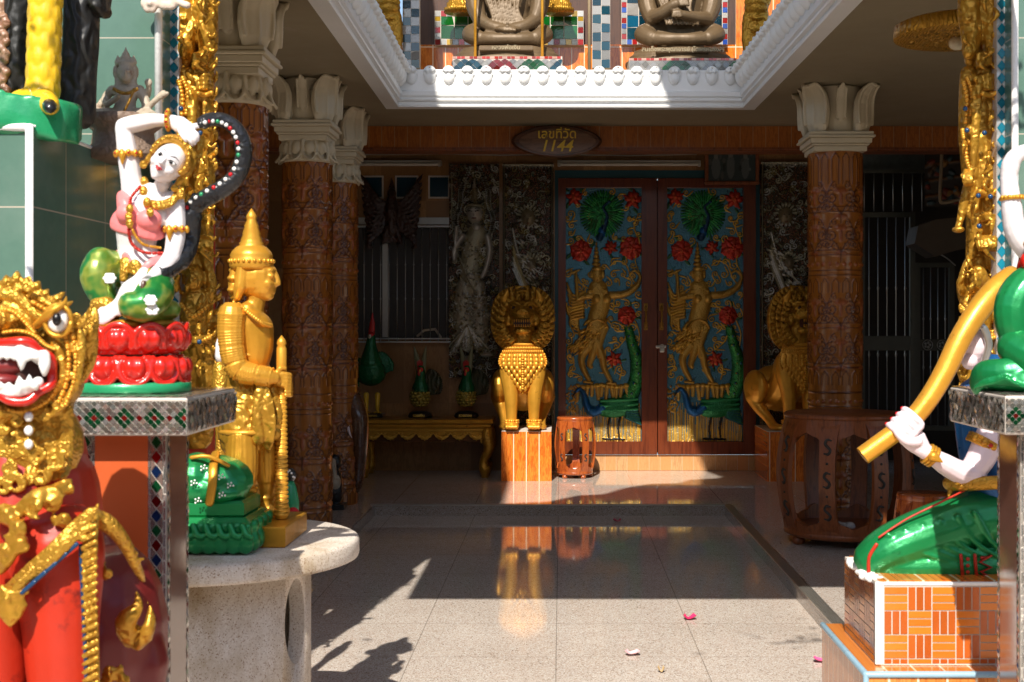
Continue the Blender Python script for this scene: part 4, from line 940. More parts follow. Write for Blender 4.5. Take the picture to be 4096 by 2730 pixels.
# a bigger, darker drum seat tucked behind the table (dark barrel seen through it)
# ================================================================== gilded altar table
Y=11.08; t=thing('altar_table',(WX(985,Y),Y+.2,0),'low gilded altar table with carved scalloped apron under the barred window','table')
zt=WZ(964,Y); X0,X1=WX(818,Y),WX(1133,Y); m=MB(); m.bbox((X0,Y-.03,zt-.035),(X1,YW-.1,zt),.006); m.bbox((X0+.03,Y,zt-.075),(X1-.03,YW-.12,zt-.0355),.004); m.build('top',m_goldwave,t)
m=MB(); m.bbox((X0+.02,Y-.012,zt-.062),(X1-.02,Y+.002,zt-.045),.003)
for i in range(60): m.ell((X0+.05+(X1-X0-.1)*i/59,Y-.004,zt-.085),(.006,.006,.006),nu=6,nv=4)
m.build('beaded_band',m_gold,t)
w=X1-X0-.14; s=Relief(w,.11,.004,-.012,(.15,.06,.015))
for i in range(7):
    c=w*(i+.5)/7
    for sx in (-1,1): s.spiral((c+sx*.035,.05),.022,PI/2,-sx,1.1,.006,.02,GOLD); s.path([(c,.02),(c+sx*.03,.03),(c+sx*.075,.075)],.008,.004,.016,GOLD)
    s.leafrow((c,.05),.0,5,-PI*.9,-PI*.1,.045,.008,.022,GOLD)
s.cap((0,.1),(w,.1),.012,.012,.016,GOLD)
s.build('carved_apron',m_attrgold,t,o=(X0+.07,Y+.01,zt-.19))
m=MB(); pl=[(X0+.05,zt-.076)]
for i in range(64):
    a=i/63; x=X0+.05+(X1-X0-.1)*a; e=min(a,1-a); pl.append((x,zt-.125-.025*abs(math.sin(a*7*PI))-(.06 if e<.06 else 0)))
pl.append((X1-.05,zt-.076)); m.prism(pl,Y+.011,Y+.05); m.build('scalloped_rail',m_goldfine,t)
for x in (X0+.05,X1-.05):
    for y in (Y+.02,YW-.18):
        m=MB(); m.tube(spline([(x,y+.01,zt-.08),(x,y,zt-.16),(x+(-.015 if x>0 else .015),y-.01,zt-.25),(x+(-.035 if x>WX(980,Y) else .03),y,.13),(x-(.02 if x>WX(980,Y) else -.02),y-.01,.07),(x-(.02 if x>WX(980,Y) else -.02),y,.0)],3),[.05,.05,.052,.055,.055,.05,.045,.04,.036,.034,.04,.046,.05,.04,.03,.03],10,ends=False)
        m.build('leg',m_goldcarve,t)

# ================================================================== roosters on the altar
ztab=WZ(964,11.08); Y=11.3
def rq(cx,cy,d=0): return W((1300+cx/1.12)/1.7407,(600+cy/1.12)/1.7407,Y,d)
m_rg=carved('green_rooster_feathers',(.01,.16,.05),(.005,.07,.03),.25,.3,60,.8,.006); m_rgold=carved('gold_scale_feathers',(.5,.34,.06),(.2,.2,.04),.3,.5,40,1,.006)
m_redcomb=paint('red_comb',(.5,.02,.02),.35); m_dkfan=carved('dark_tail_feathers',(.02,.05,.02),(.06,.03,.01),.35,.1,50,.9,.006,'wave')
def rooster(cx,lab,txt):
    b=rq(cx,1222); t=thing('rooster_figurine',(b[0],Y,ztab),lab,'figurine','rooster figurines on the gilded table'); dz=ztab-b[2]
    q=lambda x,y,d=0: tuple(np.add(rq(cx+x,y,d),(0,0,dz)))
    m=MB(); m.lathe((b[0],Y,ztab),[(.095,0.0),(.105,.01),(.10,.03),(.085,.045),(.06,.055)],20,sy=.8,lobes=7,amp=.04); m.build('rocky_base',m_black,t)
    text(txt,.034,(b[0],Y-.092,ztab+.012),m_letter,t,ext=.002,bold=.0006,rot=(PI/2-.12,0,0))
    m=MB(); m.ell(q(0,1130),(.078,.075,.088)); 
    for j in range(6):
        for i in range(12):
            ph=-.9+j*.33; th=2*PI*(i+.5*(j%2))/12; c=q(0,1130); m.ell((c[0]+.078*math.cos(ph)*math.cos(th),c[1]+.075*math.cos(ph)*math.sin(th),c[2]+.088*math.sin(ph)),(.018,.018,.015),nu=6,nv=4)
    m.build('scaled_body',m_rgold,t)
    m=MB(); m.tube(spline([q(2,1095),q(2,1060,-.01),q(4,1020,-.02),q(4,1000,-.03)],3),[.075,.072,.062,.05,.045,.042,.04,.035,.03,.028],12); m.build('neck',m_rg,t,remesh=.006)
    m=MB(); m.ell(q(2,1008,-.035),(.028,.035,.028)); m.ell(q(-4,1025,-.06),(.012,.008,.02)); 
    for i in range(5): m.tube([q(-8+4*i,995,-.03),q(-12+6*i,972-6*math.sin(i*.8),-.03)],[.009,.004],6)
    m.build('comb',m_redcomb,t); MB().lathe(q(0,1008,-.07),[(.009,0),(.0005,-.03)],6).build('beak',m_yellow,t)
    m=MB()
    for i in range(14):
        a=-.5+1.9*i/13; c=(70,1075); m.tube(spline([q(25,1120,.05),q(25+50*math.cos(a),1085-55*math.sin(a),.07),q(40+62*math.cos(a),1075-70*math.sin(a),.06)],3),[(.01,.004)]*2+[(.016,.005)]*4+[(.006,.003)],6)
    m.build('tail_fan',m_dkfan,t)
    m=MB(); m.tube(spline([q(14,1050,.04),q(16,980,.05),q(28,900,.04)],3),[(.008,.004),(.02,.006),(.024,.006),(.024,.006),(.02,.006),(.012,.005),(.002,.002)],8); m.tube(spline([q(-6,1040,.05),q(-12,970,.05),q(-26,905,.05)],3),[(.008,.004),(.02,.006),(.024,.006),(.024,.006),(.02,.006),(.012,.005),(.002,.002)],8); m.build('tail_plumes',paint('pale_feather',(.20,.20,.10),.4),t)
rooster(425,'green and gold rooster figurine in the middle of the gilded table','รวยเงิน')
rooster(632,'green and gold rooster figurine with a red head, rightmost on the gilded table','รวยทอง')
b=rq(215,1212); t=thing('rooster_figurine',(b[0],Y,ztab),'tall dark green rooster with pointed red comb, leftmost on the gilded table','figurine','rooster figurines on the gilded table'); dz=ztab-b[2]
q=lambda x,y,d=0: tuple(np.add(rq(x,y,d),(0,0,dz)))
MB().bbox(tuple(np.add(q(165,1212,-.09),(0,0,0))),tuple(q(270,1190,.09)),.006).build('base',m_black,t); text('รวยทอง',.03,(b[0],Y-.092,ztab+.012),m_letter,t,ext=.002)
m=MB()
for x in (185,235): m.tube([q(x,1110),q(x,1170),q(x+2,1188)],[.024,.016,.012],8); [m.tube([q(x,1186),q(x+dx,1190,-.05)],[.009,.006],6) for dx in (-14,0,14)]
m.build('legs',m_yellow,t)
m=MB(); m.ell(q(205,1010,.02),(.135,.12,.12)); m.tube(spline([q(205,960),q(205,900,-.03),q(208,850,-.03)],3),[.10,.085,.07,.055,.045,.04,.035],12); m.build('body',m_rg,t,remesh=.008)
m=MB(); 
for i in range(10): a=.2+1.6*i/9; m.tube(spline([q(240,1000,.06),q(240+55*math.cos(a),980-60*math.sin(a),.08),q(262+40*math.cos(a),1010-50*math.sin(a)+8*i,.07)],3),[(.02,.008)]*5+[(.012,.005)]*2,6)
for i in range(8): m.tube(spline([q(180,980,.06),q(150,950+i*10,.08),q(148,1000+i*12,.07)],3),[(.02,.008)]*5+[(.012,.005)]*2,6)
m.build('wing_and_tail',m_rg,t)
m=MB(); m.ell(q(208,845,-.03),(.03,.035,.035)); m.tube([q(208,840,-.02),q(212,790,-.02),q(213,742,-.02)],[(.03,.012),(.022,.01),(.003,.003)],8); m.ell(q(214,875,-.05),(.016,.012,.035)); m.build('comb',m_redcomb,t)
MB().ell(q(200,850,-.06),(.016,.012,.022)).build('face_patch',m_stone,t)

# ================================================================== elephant and small dark figurine
Y=9.55
def eq(cx,cy,d=0): return W((1300+cx/1.12)/1.7407,(600+cy/1.12)/1.7407,Y,d)
t=thing('elephant_statue',(eq(60,1400)[0],Y+.3,0),'dark varnished wooden elephant with a hanging trunk standing behind the left pillars','elephant statue')
m=MB(); m.ell(eq(85,1100,.05),(.13,.15,.12)); m.ell(eq(90,1060,.02),(.07,.08,.06)); m.tube(spline([eq(125,1130,-.05),eq(150,1200,-.08),eq(155,1300,-.08),eq(152,1400,-.06),eq(140,1500,-.05),eq(105,1540,-.04),eq(92,1515,-.04)],4),[.085-.0024*i for i in range(25)],12)
m.ell(eq(20,1180,.45),(.22,.4,.24))
for (x,d) in ((60,.22),(-30,.22),(60,.7),(-30,.7)):
    p=eq(x,1300,d); m.tube([(p[0],p[1],.45),(p[0],p[1],.2),(p[0],p[1],.035)],[.085,.07,.075],12)
m.build('body',m_elephant,t,remesh=.012,smooth=2)
m=MB(); m.tube(spline([eq(95,1090,.1),eq(60,1080,.16),eq(35,1130,.18),eq(55,1200,.15)],4),[(.05,.012)]*3+[(.07,.012)]*8+[(.03,.01)]*2,10); m.build('ear',m_elephant,t)
m=MB(); m.tube(spline([eq(112,1190,-.09),eq(105,1250,-.16),eq(120,1290,-.2)],3),[.016,.015,.013,.011,.009,.006,.003],8); m.build('tusk',m_pinkskin,t)
Y=9.2; t=thing('seated_figurine',(eq(50,1540)[0],Y,0),'small black figurine with a white patterned front at the foot of the left pillars','figurine')
m=MB(); p=eq(48,1540); m.ell((p[0],Y,.15),(.055,.06,.14)); m.ell((p[0]-.005,Y,.33),(.05,.05,.055)); m.bbox((p[0]-.08,Y-.08,.001),(p[0]+.07,Y+.08,.04)); m.tube([(p[0]-.05,Y-.02,.26),(p[0]-.06,Y-.07,.16),(p[0],Y-.08,.12)],[.02,.018,.014],8); m.build('body',m_black,t,remesh=.006,smooth=1)
m=MB(); m.ell((p[0]+.003,Y-.035,.19),(.04,.035,.06)); m.ell((p[0]-.01,Y-.045,.34),(.02,.015,.02)); m.tube([(p[0],Y-.05,.22),(p[0]-.006,Y-.055,.33)],.018,8); m.build('white_front',m_stone,t)

Y=YW-.02; m=MB(); m.tube([W(820,356,Y),W(1010,354,Y),W(1150,357,Y),W(1275,355,Y),W(1440,358,Y),W(1600,355,Y)],.006,6); props(m.build('wall_cable',m_batten),'thin cream cable clipped along the rear wall above the tube lamps','cable')
t=thing('switch_box',W(1147,700,Y),'small cream switch box on the rear wall between the two silver panels','switch box')
x,y,z=W(1151,690,Y-.02); MB().bbox((x-.012,y-.02,z-.03),(x+.012,y+.01,z+.03),.004).build('box',m_batten,t)
# ================================================================== left foreground
def qf(Y): return lambda u,v,d=0: W(u,v,Y,d)
def px(Y): return Y/K
# ---- mirror mosaic tables (left and right)
def diamond_fn(w,h,tw):
    cj=int(round(h/2/(tw/2)))
    def fn(i,j,cx,cy):
        a=i-2-(cj%2); b=j-cj; m=(a%8); m=m-8 if m>4 else m
        if m==0 and b==0: return (.55,.03,.02)
        if abs(m)==1 and abs(b)==1: return CG
        if (m==0 and abs(b)==2) or (abs(m)==2 and b==0): return (.012,.13,.045)
        if abs(m)==4 and b==0: return CR
        r=((i*7+j*13+i*j)%6); return [SIL,(.55,.46,.38),(.40,.40,.34),(.72,.71,.68),(.36,.29,.25),(.5,.5,.46)][r]
    return fn
def mosaic_table(X0,X1,Yf,Yb,Zt,Zb,cx0,cx1,cy0,cy1,lab,rightside,mat_front,seed):
    t=thing('mosaic_table',((X0+X1)/2,(Yf+Yb)/2,-.075),lab,'mosaic table'); g=.004
    MB().bbox((X0,Yf,Zb),(X1,Yb,Zt),.003).build('table_slab',m_grout,t)
    mb=mosaic((X0,Yf-.001,Zb+.006),(1,0,0),(0,0,1),X1-X0,Zt-Zb-.012,.0165,.0165,diamond_fn(X1-X0,Zt-Zb-.012,.0165),.12,seed,True,.05)
    mb.build('front_mosaic',m_mirror,t)
    side_fn=lambda i,j,cx,cy: [SIL,(.55,.53,.48),(.3,.3,.26),(.72,.7,.66)][(i*3+j*5)%4]
    if rightside: mb=mosaic((X1+.001,Yf,Zb+.006),(0,1,0),(0,0,1),Yb-Yf,Zt-Zb-.012,.020,.026,side_fn,.1,seed+1,True,.16)
    else: mb=mosaic((X0-.001,Yb,Zb+.006),(0,-1,0),(0,0,1),Yb-Yf,Zt-Zb-.012,.020,.026,side_fn,.1,seed+1,True,.16)
    mb.build('side_mosaic',m_mirror,t)
    mb=mosaic((X0,Yf,Zt+.001),(1,0,0),(0,1,0),X1-X0,Yb-Yf,.03,.03,lambda i,j,x,y:(.6,.55,.48),.08,seed+2,False,.02); mb.build('top_mosaic',m_mirror,t)
    # column
    MB().box((cx0,cy0,-.075),(cx1,cy1,Zb-.001)).build('column',m_grout,t)
    sw=.040
    MB().box((cx0+sw,cy0-.003,-.07),(cx1-sw,cy0-.0005,Zb-.003)).build('front_panel',mat_front,t)
    sx=cx1 if rightside else cx0; e=.003 if rightside else -.003
    MB().box((min(sx+e*.2,sx+e),cy0+.022,-.07),(max(sx+e*.2,sx+e),cy1-.018,Zb-.003)).build('side_panel',m_glossgranite,t)
    H=Zb+.07
    def strip(i,j,cx,cy):
        if j%2: return None if i in (0,) and False else SIL
        return None
    cols=[CG,CB,CR]
    for x0 in (cx0,cx1-sw):
        mb=MB()
        def fc(i,j,cx,cy):
            if i==1 and j%2==1: return cols[(j//2)%3]
            return [SIL,(.6,.5,.42)][(i+j)%2] 
        mosaic((x0+.006,cy0-.001,-.07),(1,0,0),(0,0,1),sw-.012,H,.026,.033,lambda i,j,cx,cy:(cols[(j//2)%3] if (i==1 and j%2==1) else ((.58,.47,.40) if (i+j)%2==0 else None)),.10,seed+3,True,.04,mb=mb)
        for xx in (x0,x0+sw-.006): mosaic((xx,cy0-.001,-.07),(1,0,0),(0,0,1),.006,H,.006,.03,lambda i,j,cx,cy:SIL,.1,seed+4,False,.1,mb=mb)
        mb.build('edge_mosaic',m_mirror,t)
    for y0 in (cy0,cy1-.018):
        mb=MB()
        o,ud=((sx+.001,y0,-.07),(0,1,0)) if rightside else ((sx-.001,y0+.018,-.07),(0,-1,0))
        mosaic(o,ud,(0,0,1),.018,H,.012,.02,lambda i,j,cx,cy:(cols[(j//2)%3] if (i==1) else SIL),.08,seed+5,True,.1,mb=mb)
        mb.build('side_edge_mosaic',m_mirror,t)
    return t
m_glossgranite=paint('polished_brown_granite',(.17,.075,.05),.06,0,.3,20,.03,30,.002,None,.7,.6)
m_terra=paint('terracotta_paint',(.52,.085,.012),.55,0,.1,6,.1,50,.002,(.46,.08,.012),.68)
ZT=1.139; ZB=1.056
mosaic_table(-1.17,-.819,2.86,3.28,ZT,ZB,-1.085,-.886,2.93,3.095,'mirror mosaic table under the white snake lady on her red lotus',True,m_terra,11)

# ---- white lady on the lotus
Y=3.07; S=px(Y); q=qf(Y)
def lotus(t,q,c,S,rx,ry):
    """green plinth and two rings of fat petals; c=(u), fixed photo rows"""
    x,_,_=q(c,900); y=Y
    zg=ZT+.004
    MB().lathe((x,y,zg),[(rx*.98,0),(rx,.004),(rx,.020),(rx*.96,.024),(.001,.024)],40,sy=ry/rx).build('green_plinth',m_greenflat,t)
    for nm,z0,up,n in (('lower_petals',zg+.022,-1,11),('upper_petals',zg+.088,1,11)):
        m=MB(); m.lathe((x,y,z0),[(rx*.80,0),(rx*.80,.062)],32,sy=ry/rx)
        for i in range(n):
            a=2*PI*i/n+(.18 if up>0 else -.1); ux,uy=math.cos(a),math.sin(a)*ry/rx
            r=rx*(.80 if up<0 else .78); cc=np.array((x+ux*r,y+uy*r,z0+.034)); tn=Vn((-math.sin(a),math.cos(a)*ry/rx,0)); nr=Vn((ux,uy,0))
            w=rx*PI/n*1.02
            m.ell(cc+nr*.006,(w*.66,.022,.029),rot=np.stack([tn,nr,(0,0,1)],1))
            for sg in (-.22,.22): m.ell(cc+nr*.012+tn*w*sg*1.3+np.array((0,0,.002)),(w*.34,.018,.024),rot=np.stack([tn,nr,(0,0,1)],1))
            arc=[]
            for b in np.linspace(-2.2,2.2,11):
                arc.append(cc+nr*(.012+.006*math.cos(b))+tn*w*.86*math.sin(b)*1.0+np.array((0,0,up*(.002+.034*math.cos(b)))))
            m.tube(spline(arc,2),.0072,7)
            # small petal between
            a2=a+PI/n; c2=np.array((x+math.cos(a2)*r,y+math.sin(a2)*ry/rx*r,z0+.034)); n2=Vn((math.cos(a2),math.sin(a2),0)); t2=Vn((-math.sin(a2),math.cos(a2),0))
            for sg in (-1,0,1): m.tube([c2+t2*sg*.007+np.array((0,0,-.026)),c2+n2*.010+t2*sg*.009,c2+n2*.004+t2*sg*.010+np.array((0,0,.026))],.0062,6)
        m.build(nm,m_red,t,remesh=.0026,smooth=2)
    return x,y,zg
b=q(305,905); lady=thing('lady_statue',(b[0],Y,ZT),'white lady statue in a pink top, arm over her head, seated on a red lotus','statue')
lx,ly,zg=lotus(lady,q,305,S,.135,.125)
m=MB(); m.lathe((lx+.004,ly,zg+.150),[(.094,0),(.100,.003),(.098,.012),(.092,.018),(.001,.019)],36,lobes=60,amp=.012); m.build('gold_band',m_gold,lady)
# legs and trousers
m=MB(); r=lambda *a:[x*S for x in a]
m.tube(spline([q(318,632,.03),q(280,622,.02),q(240,612,-.02),q(228,600,-.03)],3),r(46,46,45,44,42,42,41,40,36,32),14)
m.tube(spline([q(232,600,-.03),q(224,640,-.04),q(240,690,-.045),q(250,712,-.05)],3),r(34,38,40,39,36,32,28,25,23,22),14)
m.tube(spline([q(350,640,.0),q(352,670,-.06),q(330,700,-.10),q(306,702,-.11)],3),r(46,48,48,47,46,44,42,40,36,34),14)
m.tube(spline([q(306,702,-.10),q(350,715,-.05),q(392,712,.0)],3),r(34,34,32,28,26,24,24),12)
m_trouser=N('green_leaf_trousers'); 
_n=m_trouser.noise(9,3); _c=m_trouser.ramp(_n,[(.42,(.10,.22,.02)),(.5,(.30,.36,.06)),(.56,(.02,.22,.04)),(.62,(.01,.16,.03)),(.7,(.22,.30,.05))]); m_trouser.set(_c,.28,.35,None,.3); m_trouser.bump(_n,.25,.01); m_trouser=m_trouser.m
m.build('trousers',m_trouser,lady,remesh=.004,smooth=4)
for (u,v,d) in ((252,640,-.078),(346,690,-.15),(350,712,-.14)):
    m=MB()
    for i in range(6): a=i*1.05; p=q(u+9*math.cos(a),v+9*math.sin(a),d); m.ell(p,(.008,.003,.005))
    m.build('white_leaf_motif',m_white,lady,remesh=.002)
m=MB(); m.tube(spline([q(330,622,-.07),q(318,640,-.095),q(290,662,-.11),q(272,700,-.10),q(246,722,-.09),q(232,727,-.08)],4),[(.012+.0006*i,.006) for i in range(21)],8); m.tube(spline([q(322,640,-.09),q(300,680,-.12),q(275,718,-.10)],4),[(.011,.005)]*9,8); m.build('white_sash',m_skin,lady,remesh=.0028,smooth=2)
m=MB()
for (u,v) in ((258,712),(236,700),(246,724)): m.ell(q(u,v,-.06),(.03,.02,.022))
m.tube(spline([q(222,690,-.03),q(236,722,-.05),q(262,735,-.05)],3),.010,8); m.build('gold_cuffs',m_goldfine,lady,remesh=.003)
# torso
m=MB()
m.tube(spline([q(325,622,.0),q(318,590,-.0),q(314,560,-.005),q(318,525,-.012),q(335,490,-.015),(q(350,455,-.01))],3),[(x*S,x*S*.72) for x in (58,56,53,50,46,44,44,46,49,52,54,55,56,52,44,36)],18)
m.tube(spline([q(352,452,-.0),q(366,436,-.01),q(374,418,-.02)],3),r(24,20,18,17,17,17,18),12)   # neck
m.ell(q(306,448,0),(.030,.026,.032)); m.ell(q(392,472,0),(.034,.028,.034)); m.ell(q(350,458,0),(.055,.026,.020))
# raised arm with the hand over the head
m.tube(spline([q(312,462,.0),q(303,420,-.005),q(296,370,-.01),q(288,320,-.012),q(284,292,-.012)],3),r(30,29,27,25,24,24,24,23,22,21,20,20,19),12)
m.tube(spline([q(285,290,-.012),q(315,284,-.015),q(355,277,-.02),q(392,277,-.025)],3),r(19,20,20,20,19,18,16,15,13,13),12)
m.tube([q(392,277,-.025),q(412,286,-.028),q(432,300,-.03)],[(14*S,9*S),(20*S,11*S),(19*S,10*S)],12)
# other arm
m.tube(spline([q(396,472,.0),q(402,510,-.005),q(403,550,-.012),q(396,585,-.02)],3),r(29,28,26,25,24,23,22,21,20,20),12)
m.tube(spline([q(396,588,-.02),q(378,612,-.045),q(355,632,-.075),q(346,640,-.085)],3),r(20,20,19,18,17,16,14,13,12,11),12)
m.tube([q(348,640,-.085),q(334,650,-.10)],[(13*S,8*S),(14*S,7*S)],10)
head_c=(389,374); hx=np.array((.80,0,-.60)); hz=np.array((.60,0,.80)); hr=np.stack([hx,(0,1,0),hz],1)
hc=np.array(q(*head_c,-.035)); HR=(.0385,.043,.049)
m.ell(hc,HR,rot=hr,nu=24,nv=16); m.ell(hc-hz*.020+np.array((0,-.006,0))-hx*.001,(.027,.033,.031),rot=hr)
m.ell(hc-hz*.041+np.array((0,-.022,0)),(.011,.011,.009))
def hp(a,b,out=0.0):   # point on the face: a to her left (right in picture), b up, in metres
    y=-math.sqrt(max(0,1-(a/HR[0])**2-(b/HR[2])**2))*HR[1]
    return hc+hx*a+hz*b+np.array((0,y-out,0))
m.tube([hp(0,.014,-.004),hp(0,.002,.002),hp(0,-.007,.006)],[.0035,.0045,.0056],8); m.ell(hp(-.005,-.008,.001),(.0036,)*3); m.ell(hp(.005,-.008,.001),(.0036,)*3)
for sx in (-1,1): m.ell(hp(sx*.018,-.012,-.010),(.014,.013,.013)); m.ell(hc+hx*sx*.039+np.array((0,-.002,-.0)),(.005,.008,.012),rot=hr)
# hands: palm and fingers grow from the same body
for i,(a,b,c) in enumerate((((440,292,-.040),(462,288,-.044),(470,291,-.040)),((440,302,-.044),(452,310,-.052),(454,322,-.046)),((434,308,-.044),(445,318,-.052),(447,330,-.046)),((427,311,-.042),(437,322,-.050),(440,333,-.044)))):
    m.tube(spline([q(*a),q(*b),q(*c)],3),r(7.5,7.2,6.8,6.5,6,5.4,4.6),8)
m.tube(spline([q(412,294,-.035),q(420,312,-.045),q(428,325,-.045)],3),r(7.5,7.2,7,6.6,6,5.4,4.6),8)
for i in range(4): m.tube(spline([q(338-i*3,642+i*4,-.10),q(328-i*2,650+i*4,-.112),q(333-i*1,660+i*4,-.106)],3),r(6,6,5.6,5.4,5,4.6,4),8)
m.tube(spline([q(342,636,-.095),q(332,634,-.11),q(326,640,-.112)],3),r(6,6,5.6,5.4,5,4.6,4),8)
m.build('body',m_skin,lady,remesh=.0021,smooth=2)
m_lip=paint('red_lip_paint',(.55,.005,.01),.25); m_ink=paint('black_ink',(.01,.008,.008),.3); m_eyew=paint('eye_white',(.85,.83,.8),.2)
m=MB(); m.tube([hp(-.0095,-.0205,.0012),hp(-.004,-.0190,.0042),hp(0,-.0198,.0045),hp(.004,-.0190,.0042),hp(.0095,-.0205,.0012)],[.0008,.002,.0018,.002,.0008],8); m.tube([hp(-.006,-.0235,.002),hp(0,-.0245,.004),hp(.006,-.0235,.002)],[.001,.0024,.001],8); m.build('lips',m_lip,lady)
for sx in (-1,1):
    e=MB(); e.ell(hp(sx*.0165,.006,-.002),(.0092,.0045,.0046),rot=hr); eo=e.build('eye',m_eyew,lady); MB().ell(hp(sx*.0158,.006,.0022),(.0042,.0016,.0042),rot=hr).build('iris',m_ink,eo)
    e=MB(); e.tube([hp(sx*.008,.0060,.001),hp(sx*.0125,.0098,.0014),hp(sx*.0185,.0104,.0012),hp(sx*.0262,.0085,.001)],[.0006,.0012,.0014,.0006],6); e.build('eyeliner',m_ink,lady)
    e=MB(); e.tube([hp(sx*.006,.0165,.0008),hp(sx*.015,.0215,.001),hp(sx*.025,.0185,.0008)],[.0006,.0010,.0004],6); e.build('eyebrow',m_ink,lady)
# crown, hair, necklaces, bands
m=MB(); 
cr=[hc+hx*.043*math.sin(a)*1.02+hz*(.012+.040*math.cos(a))+np.array((0,-.012+.0*a,0)) for a in np.linspace(-1.9,1.9,15)]
m.tube(cr,.0085,8); m.tube([p+hz*.004+np.array((0,.014,0)) for p in cr],.013,8)
for i,p in enumerate(cr):
    m.ell(p+hz*.007*math.cos((i-7)*.25)+np.array((0,-.010,0)),(.0055,)*3)
m.ell(hc+hz*.020+np.array((0,.022,0)),(.043,.032,.042),rot=hr); m.lathe(tuple(hc+hz*.048+np.array((0,.012,0))),[(.026,-.01),(.026,.004),(.018,.012),(.016,.022),(.005,.03)],12)
for sx in (-1,1): m.ell(hc+hx*sx*.044-hz*.018+np.array((0,.002,0)),(.008,.008,.018),rot=hr); m.ell(hc+hx*sx*.046-hz*.04+np.array((0,.002,0)),(.010,.007,.010))
m.build('crown',m_goldcarve,lady,remesh=.0024)
m=MB()
for i in range(17):
    a=-1.3+2.6*i/16; u=364+42*math.sin(a); v=450+26*math.cos(a)*.8-abs(a)*4; m.ell(q(u,v,-.046+.022*abs(a)/1.3),(.0075,.006,.010)); m.ell(q(u,v+8,-.050+.022*abs(a)/1.3),(.0048,.005,.0055))
for (u,v,d) in ((332,418,-.01),(330,440,-.035),(338,466,-.055),(415,447,-.03)): m.ell(q(u,v,d),(.010,.009,.013))
m.build('gold_collar',m_goldfine,lady,remesh=.0025)
m=MB(); m.ell(q(296,492,-.045),(.030,.028,.026)); m.ell(q(342,506,-.045),(.031,.028,.026)); m.tube(spline([q(266,505,.0),q(280,512,-.035),q(318,520,-.048),q(352,530,-.04),q(374,520,-.005)],3),[(.026,.010)]*13,10,ref=(0,1,0)); m.tube([q(282,452,-.02),q(290,472,-.04)],[.015,.022],10)
m.build('pink_top',m_pink,lady,remesh=.0028,smooth=3)
def beads(pts,n,R,mat,nm,al=None):
    P=spline([q(*p) for p in pts],12); m=MB(); 
    for i in range(n): k=i*(len(P)-1)/(n-1); p=P[int(k)]; m.ell(p,(R,R,R),nu=6,nv=4)
    m.build(nm,mat,lady)
m_redbead=paint('red_beads',(.45,.02,.01),.2,.2)
beads([(322,430,-.035),(300,458,-.065),(300,500,-.078),(296,530,-.07),(303,560,-.058),(330,580,-.06),(372,582,-.03)],52,.0042,m_redbead,'red_bead_chain')
beads([(298,510,-.078),(310,540,-.07),(330,562,-.06),(368,570,-.03)],32,.0036,m_gold,'gold_bead_chain')
m=MB(); 
for (u,v) in ((298,480),(296,498),(298,514),(345,488)): m.ell(q(u,v,-.078),(.009,.006,.011))
m.build('brooch',m_goldfine,lady)
for (u,v,d,ax,R) in ((297,355,-.01,(0,0,1),.0268),(404,528,-.008,(0,0,1),.0262),(388,277,-.024,(1,0,0),.0165)):
    m=MB(); c=np.array(q(u,v,d)); ring=[]
    for i in range(25):
        a=2*PI*i/24; ring.append(c+(np.array((R*math.cos(a),R*math.sin(a),0)) if ax[2] else np.array((0,R*math.sin(a),R*math.cos(a)))))
    m.tube(ring,.0055,8,ends=False)
    for i in range(6):
        a=-PI*(i+.5)/6; p=(np.array((math.cos(a),math.sin(a),0)) if ax[2] else np.array((0,math.sin(a),math.cos(a)*1))); m.ell(c+p*(R+.003),(.006,.006,.009))
    m.tube([c+np.array((-.006,-R-.002,-.004)),c+np.array((-.006,-R-.004,-.026))],[.010,.002],8) if ax[2] else None
    ob=m.build('armlet',m_gold,lady)
    g=MB(); 
    for i in (1,2,3,4): a=-PI*(i+.5)/6; p=(np.array((math.cos(a),math.sin(a),0)) if ax[2] else np.array((0,math.sin(a),math.cos(a)))); g.ell(c+p*(R+.008),(.0035,)*3,nu=6,nv=4)
    g.build('red_gems',m_redbead,ob)
m=MB(); m.tube(spline([q(282,600,-.035),q(305,622,-.065),q(340,630,-.072),q(376,612,-.05)],4),[(.010,.006)]*13,8); m.ell(q(310,612,-.065),(.016,.009,.016)); m.tube([q(290,604,-.05),q(284,640,-.06)],[.014,.01],8); m.build('gold_belt',m_goldfine,lady,remesh=.0028)
m=MB(); m.tube(spline([q(268,585,.01),q(290,592,-.04),q(300,612,-.06)],4),[(.012,.004)]*9,8); m.tube(spline([q(378,588,-.02),q(350,602,-.055),q(330,618,-.062)],4),[(.010,.004)]*9,8); m.build('pink_waistband',m_pink,lady,remesh=.0026)
MB().tube([q(330,650,-.115),q(327,668,-.118)],.006,8).build('brown_stick',m_elephant,lady)
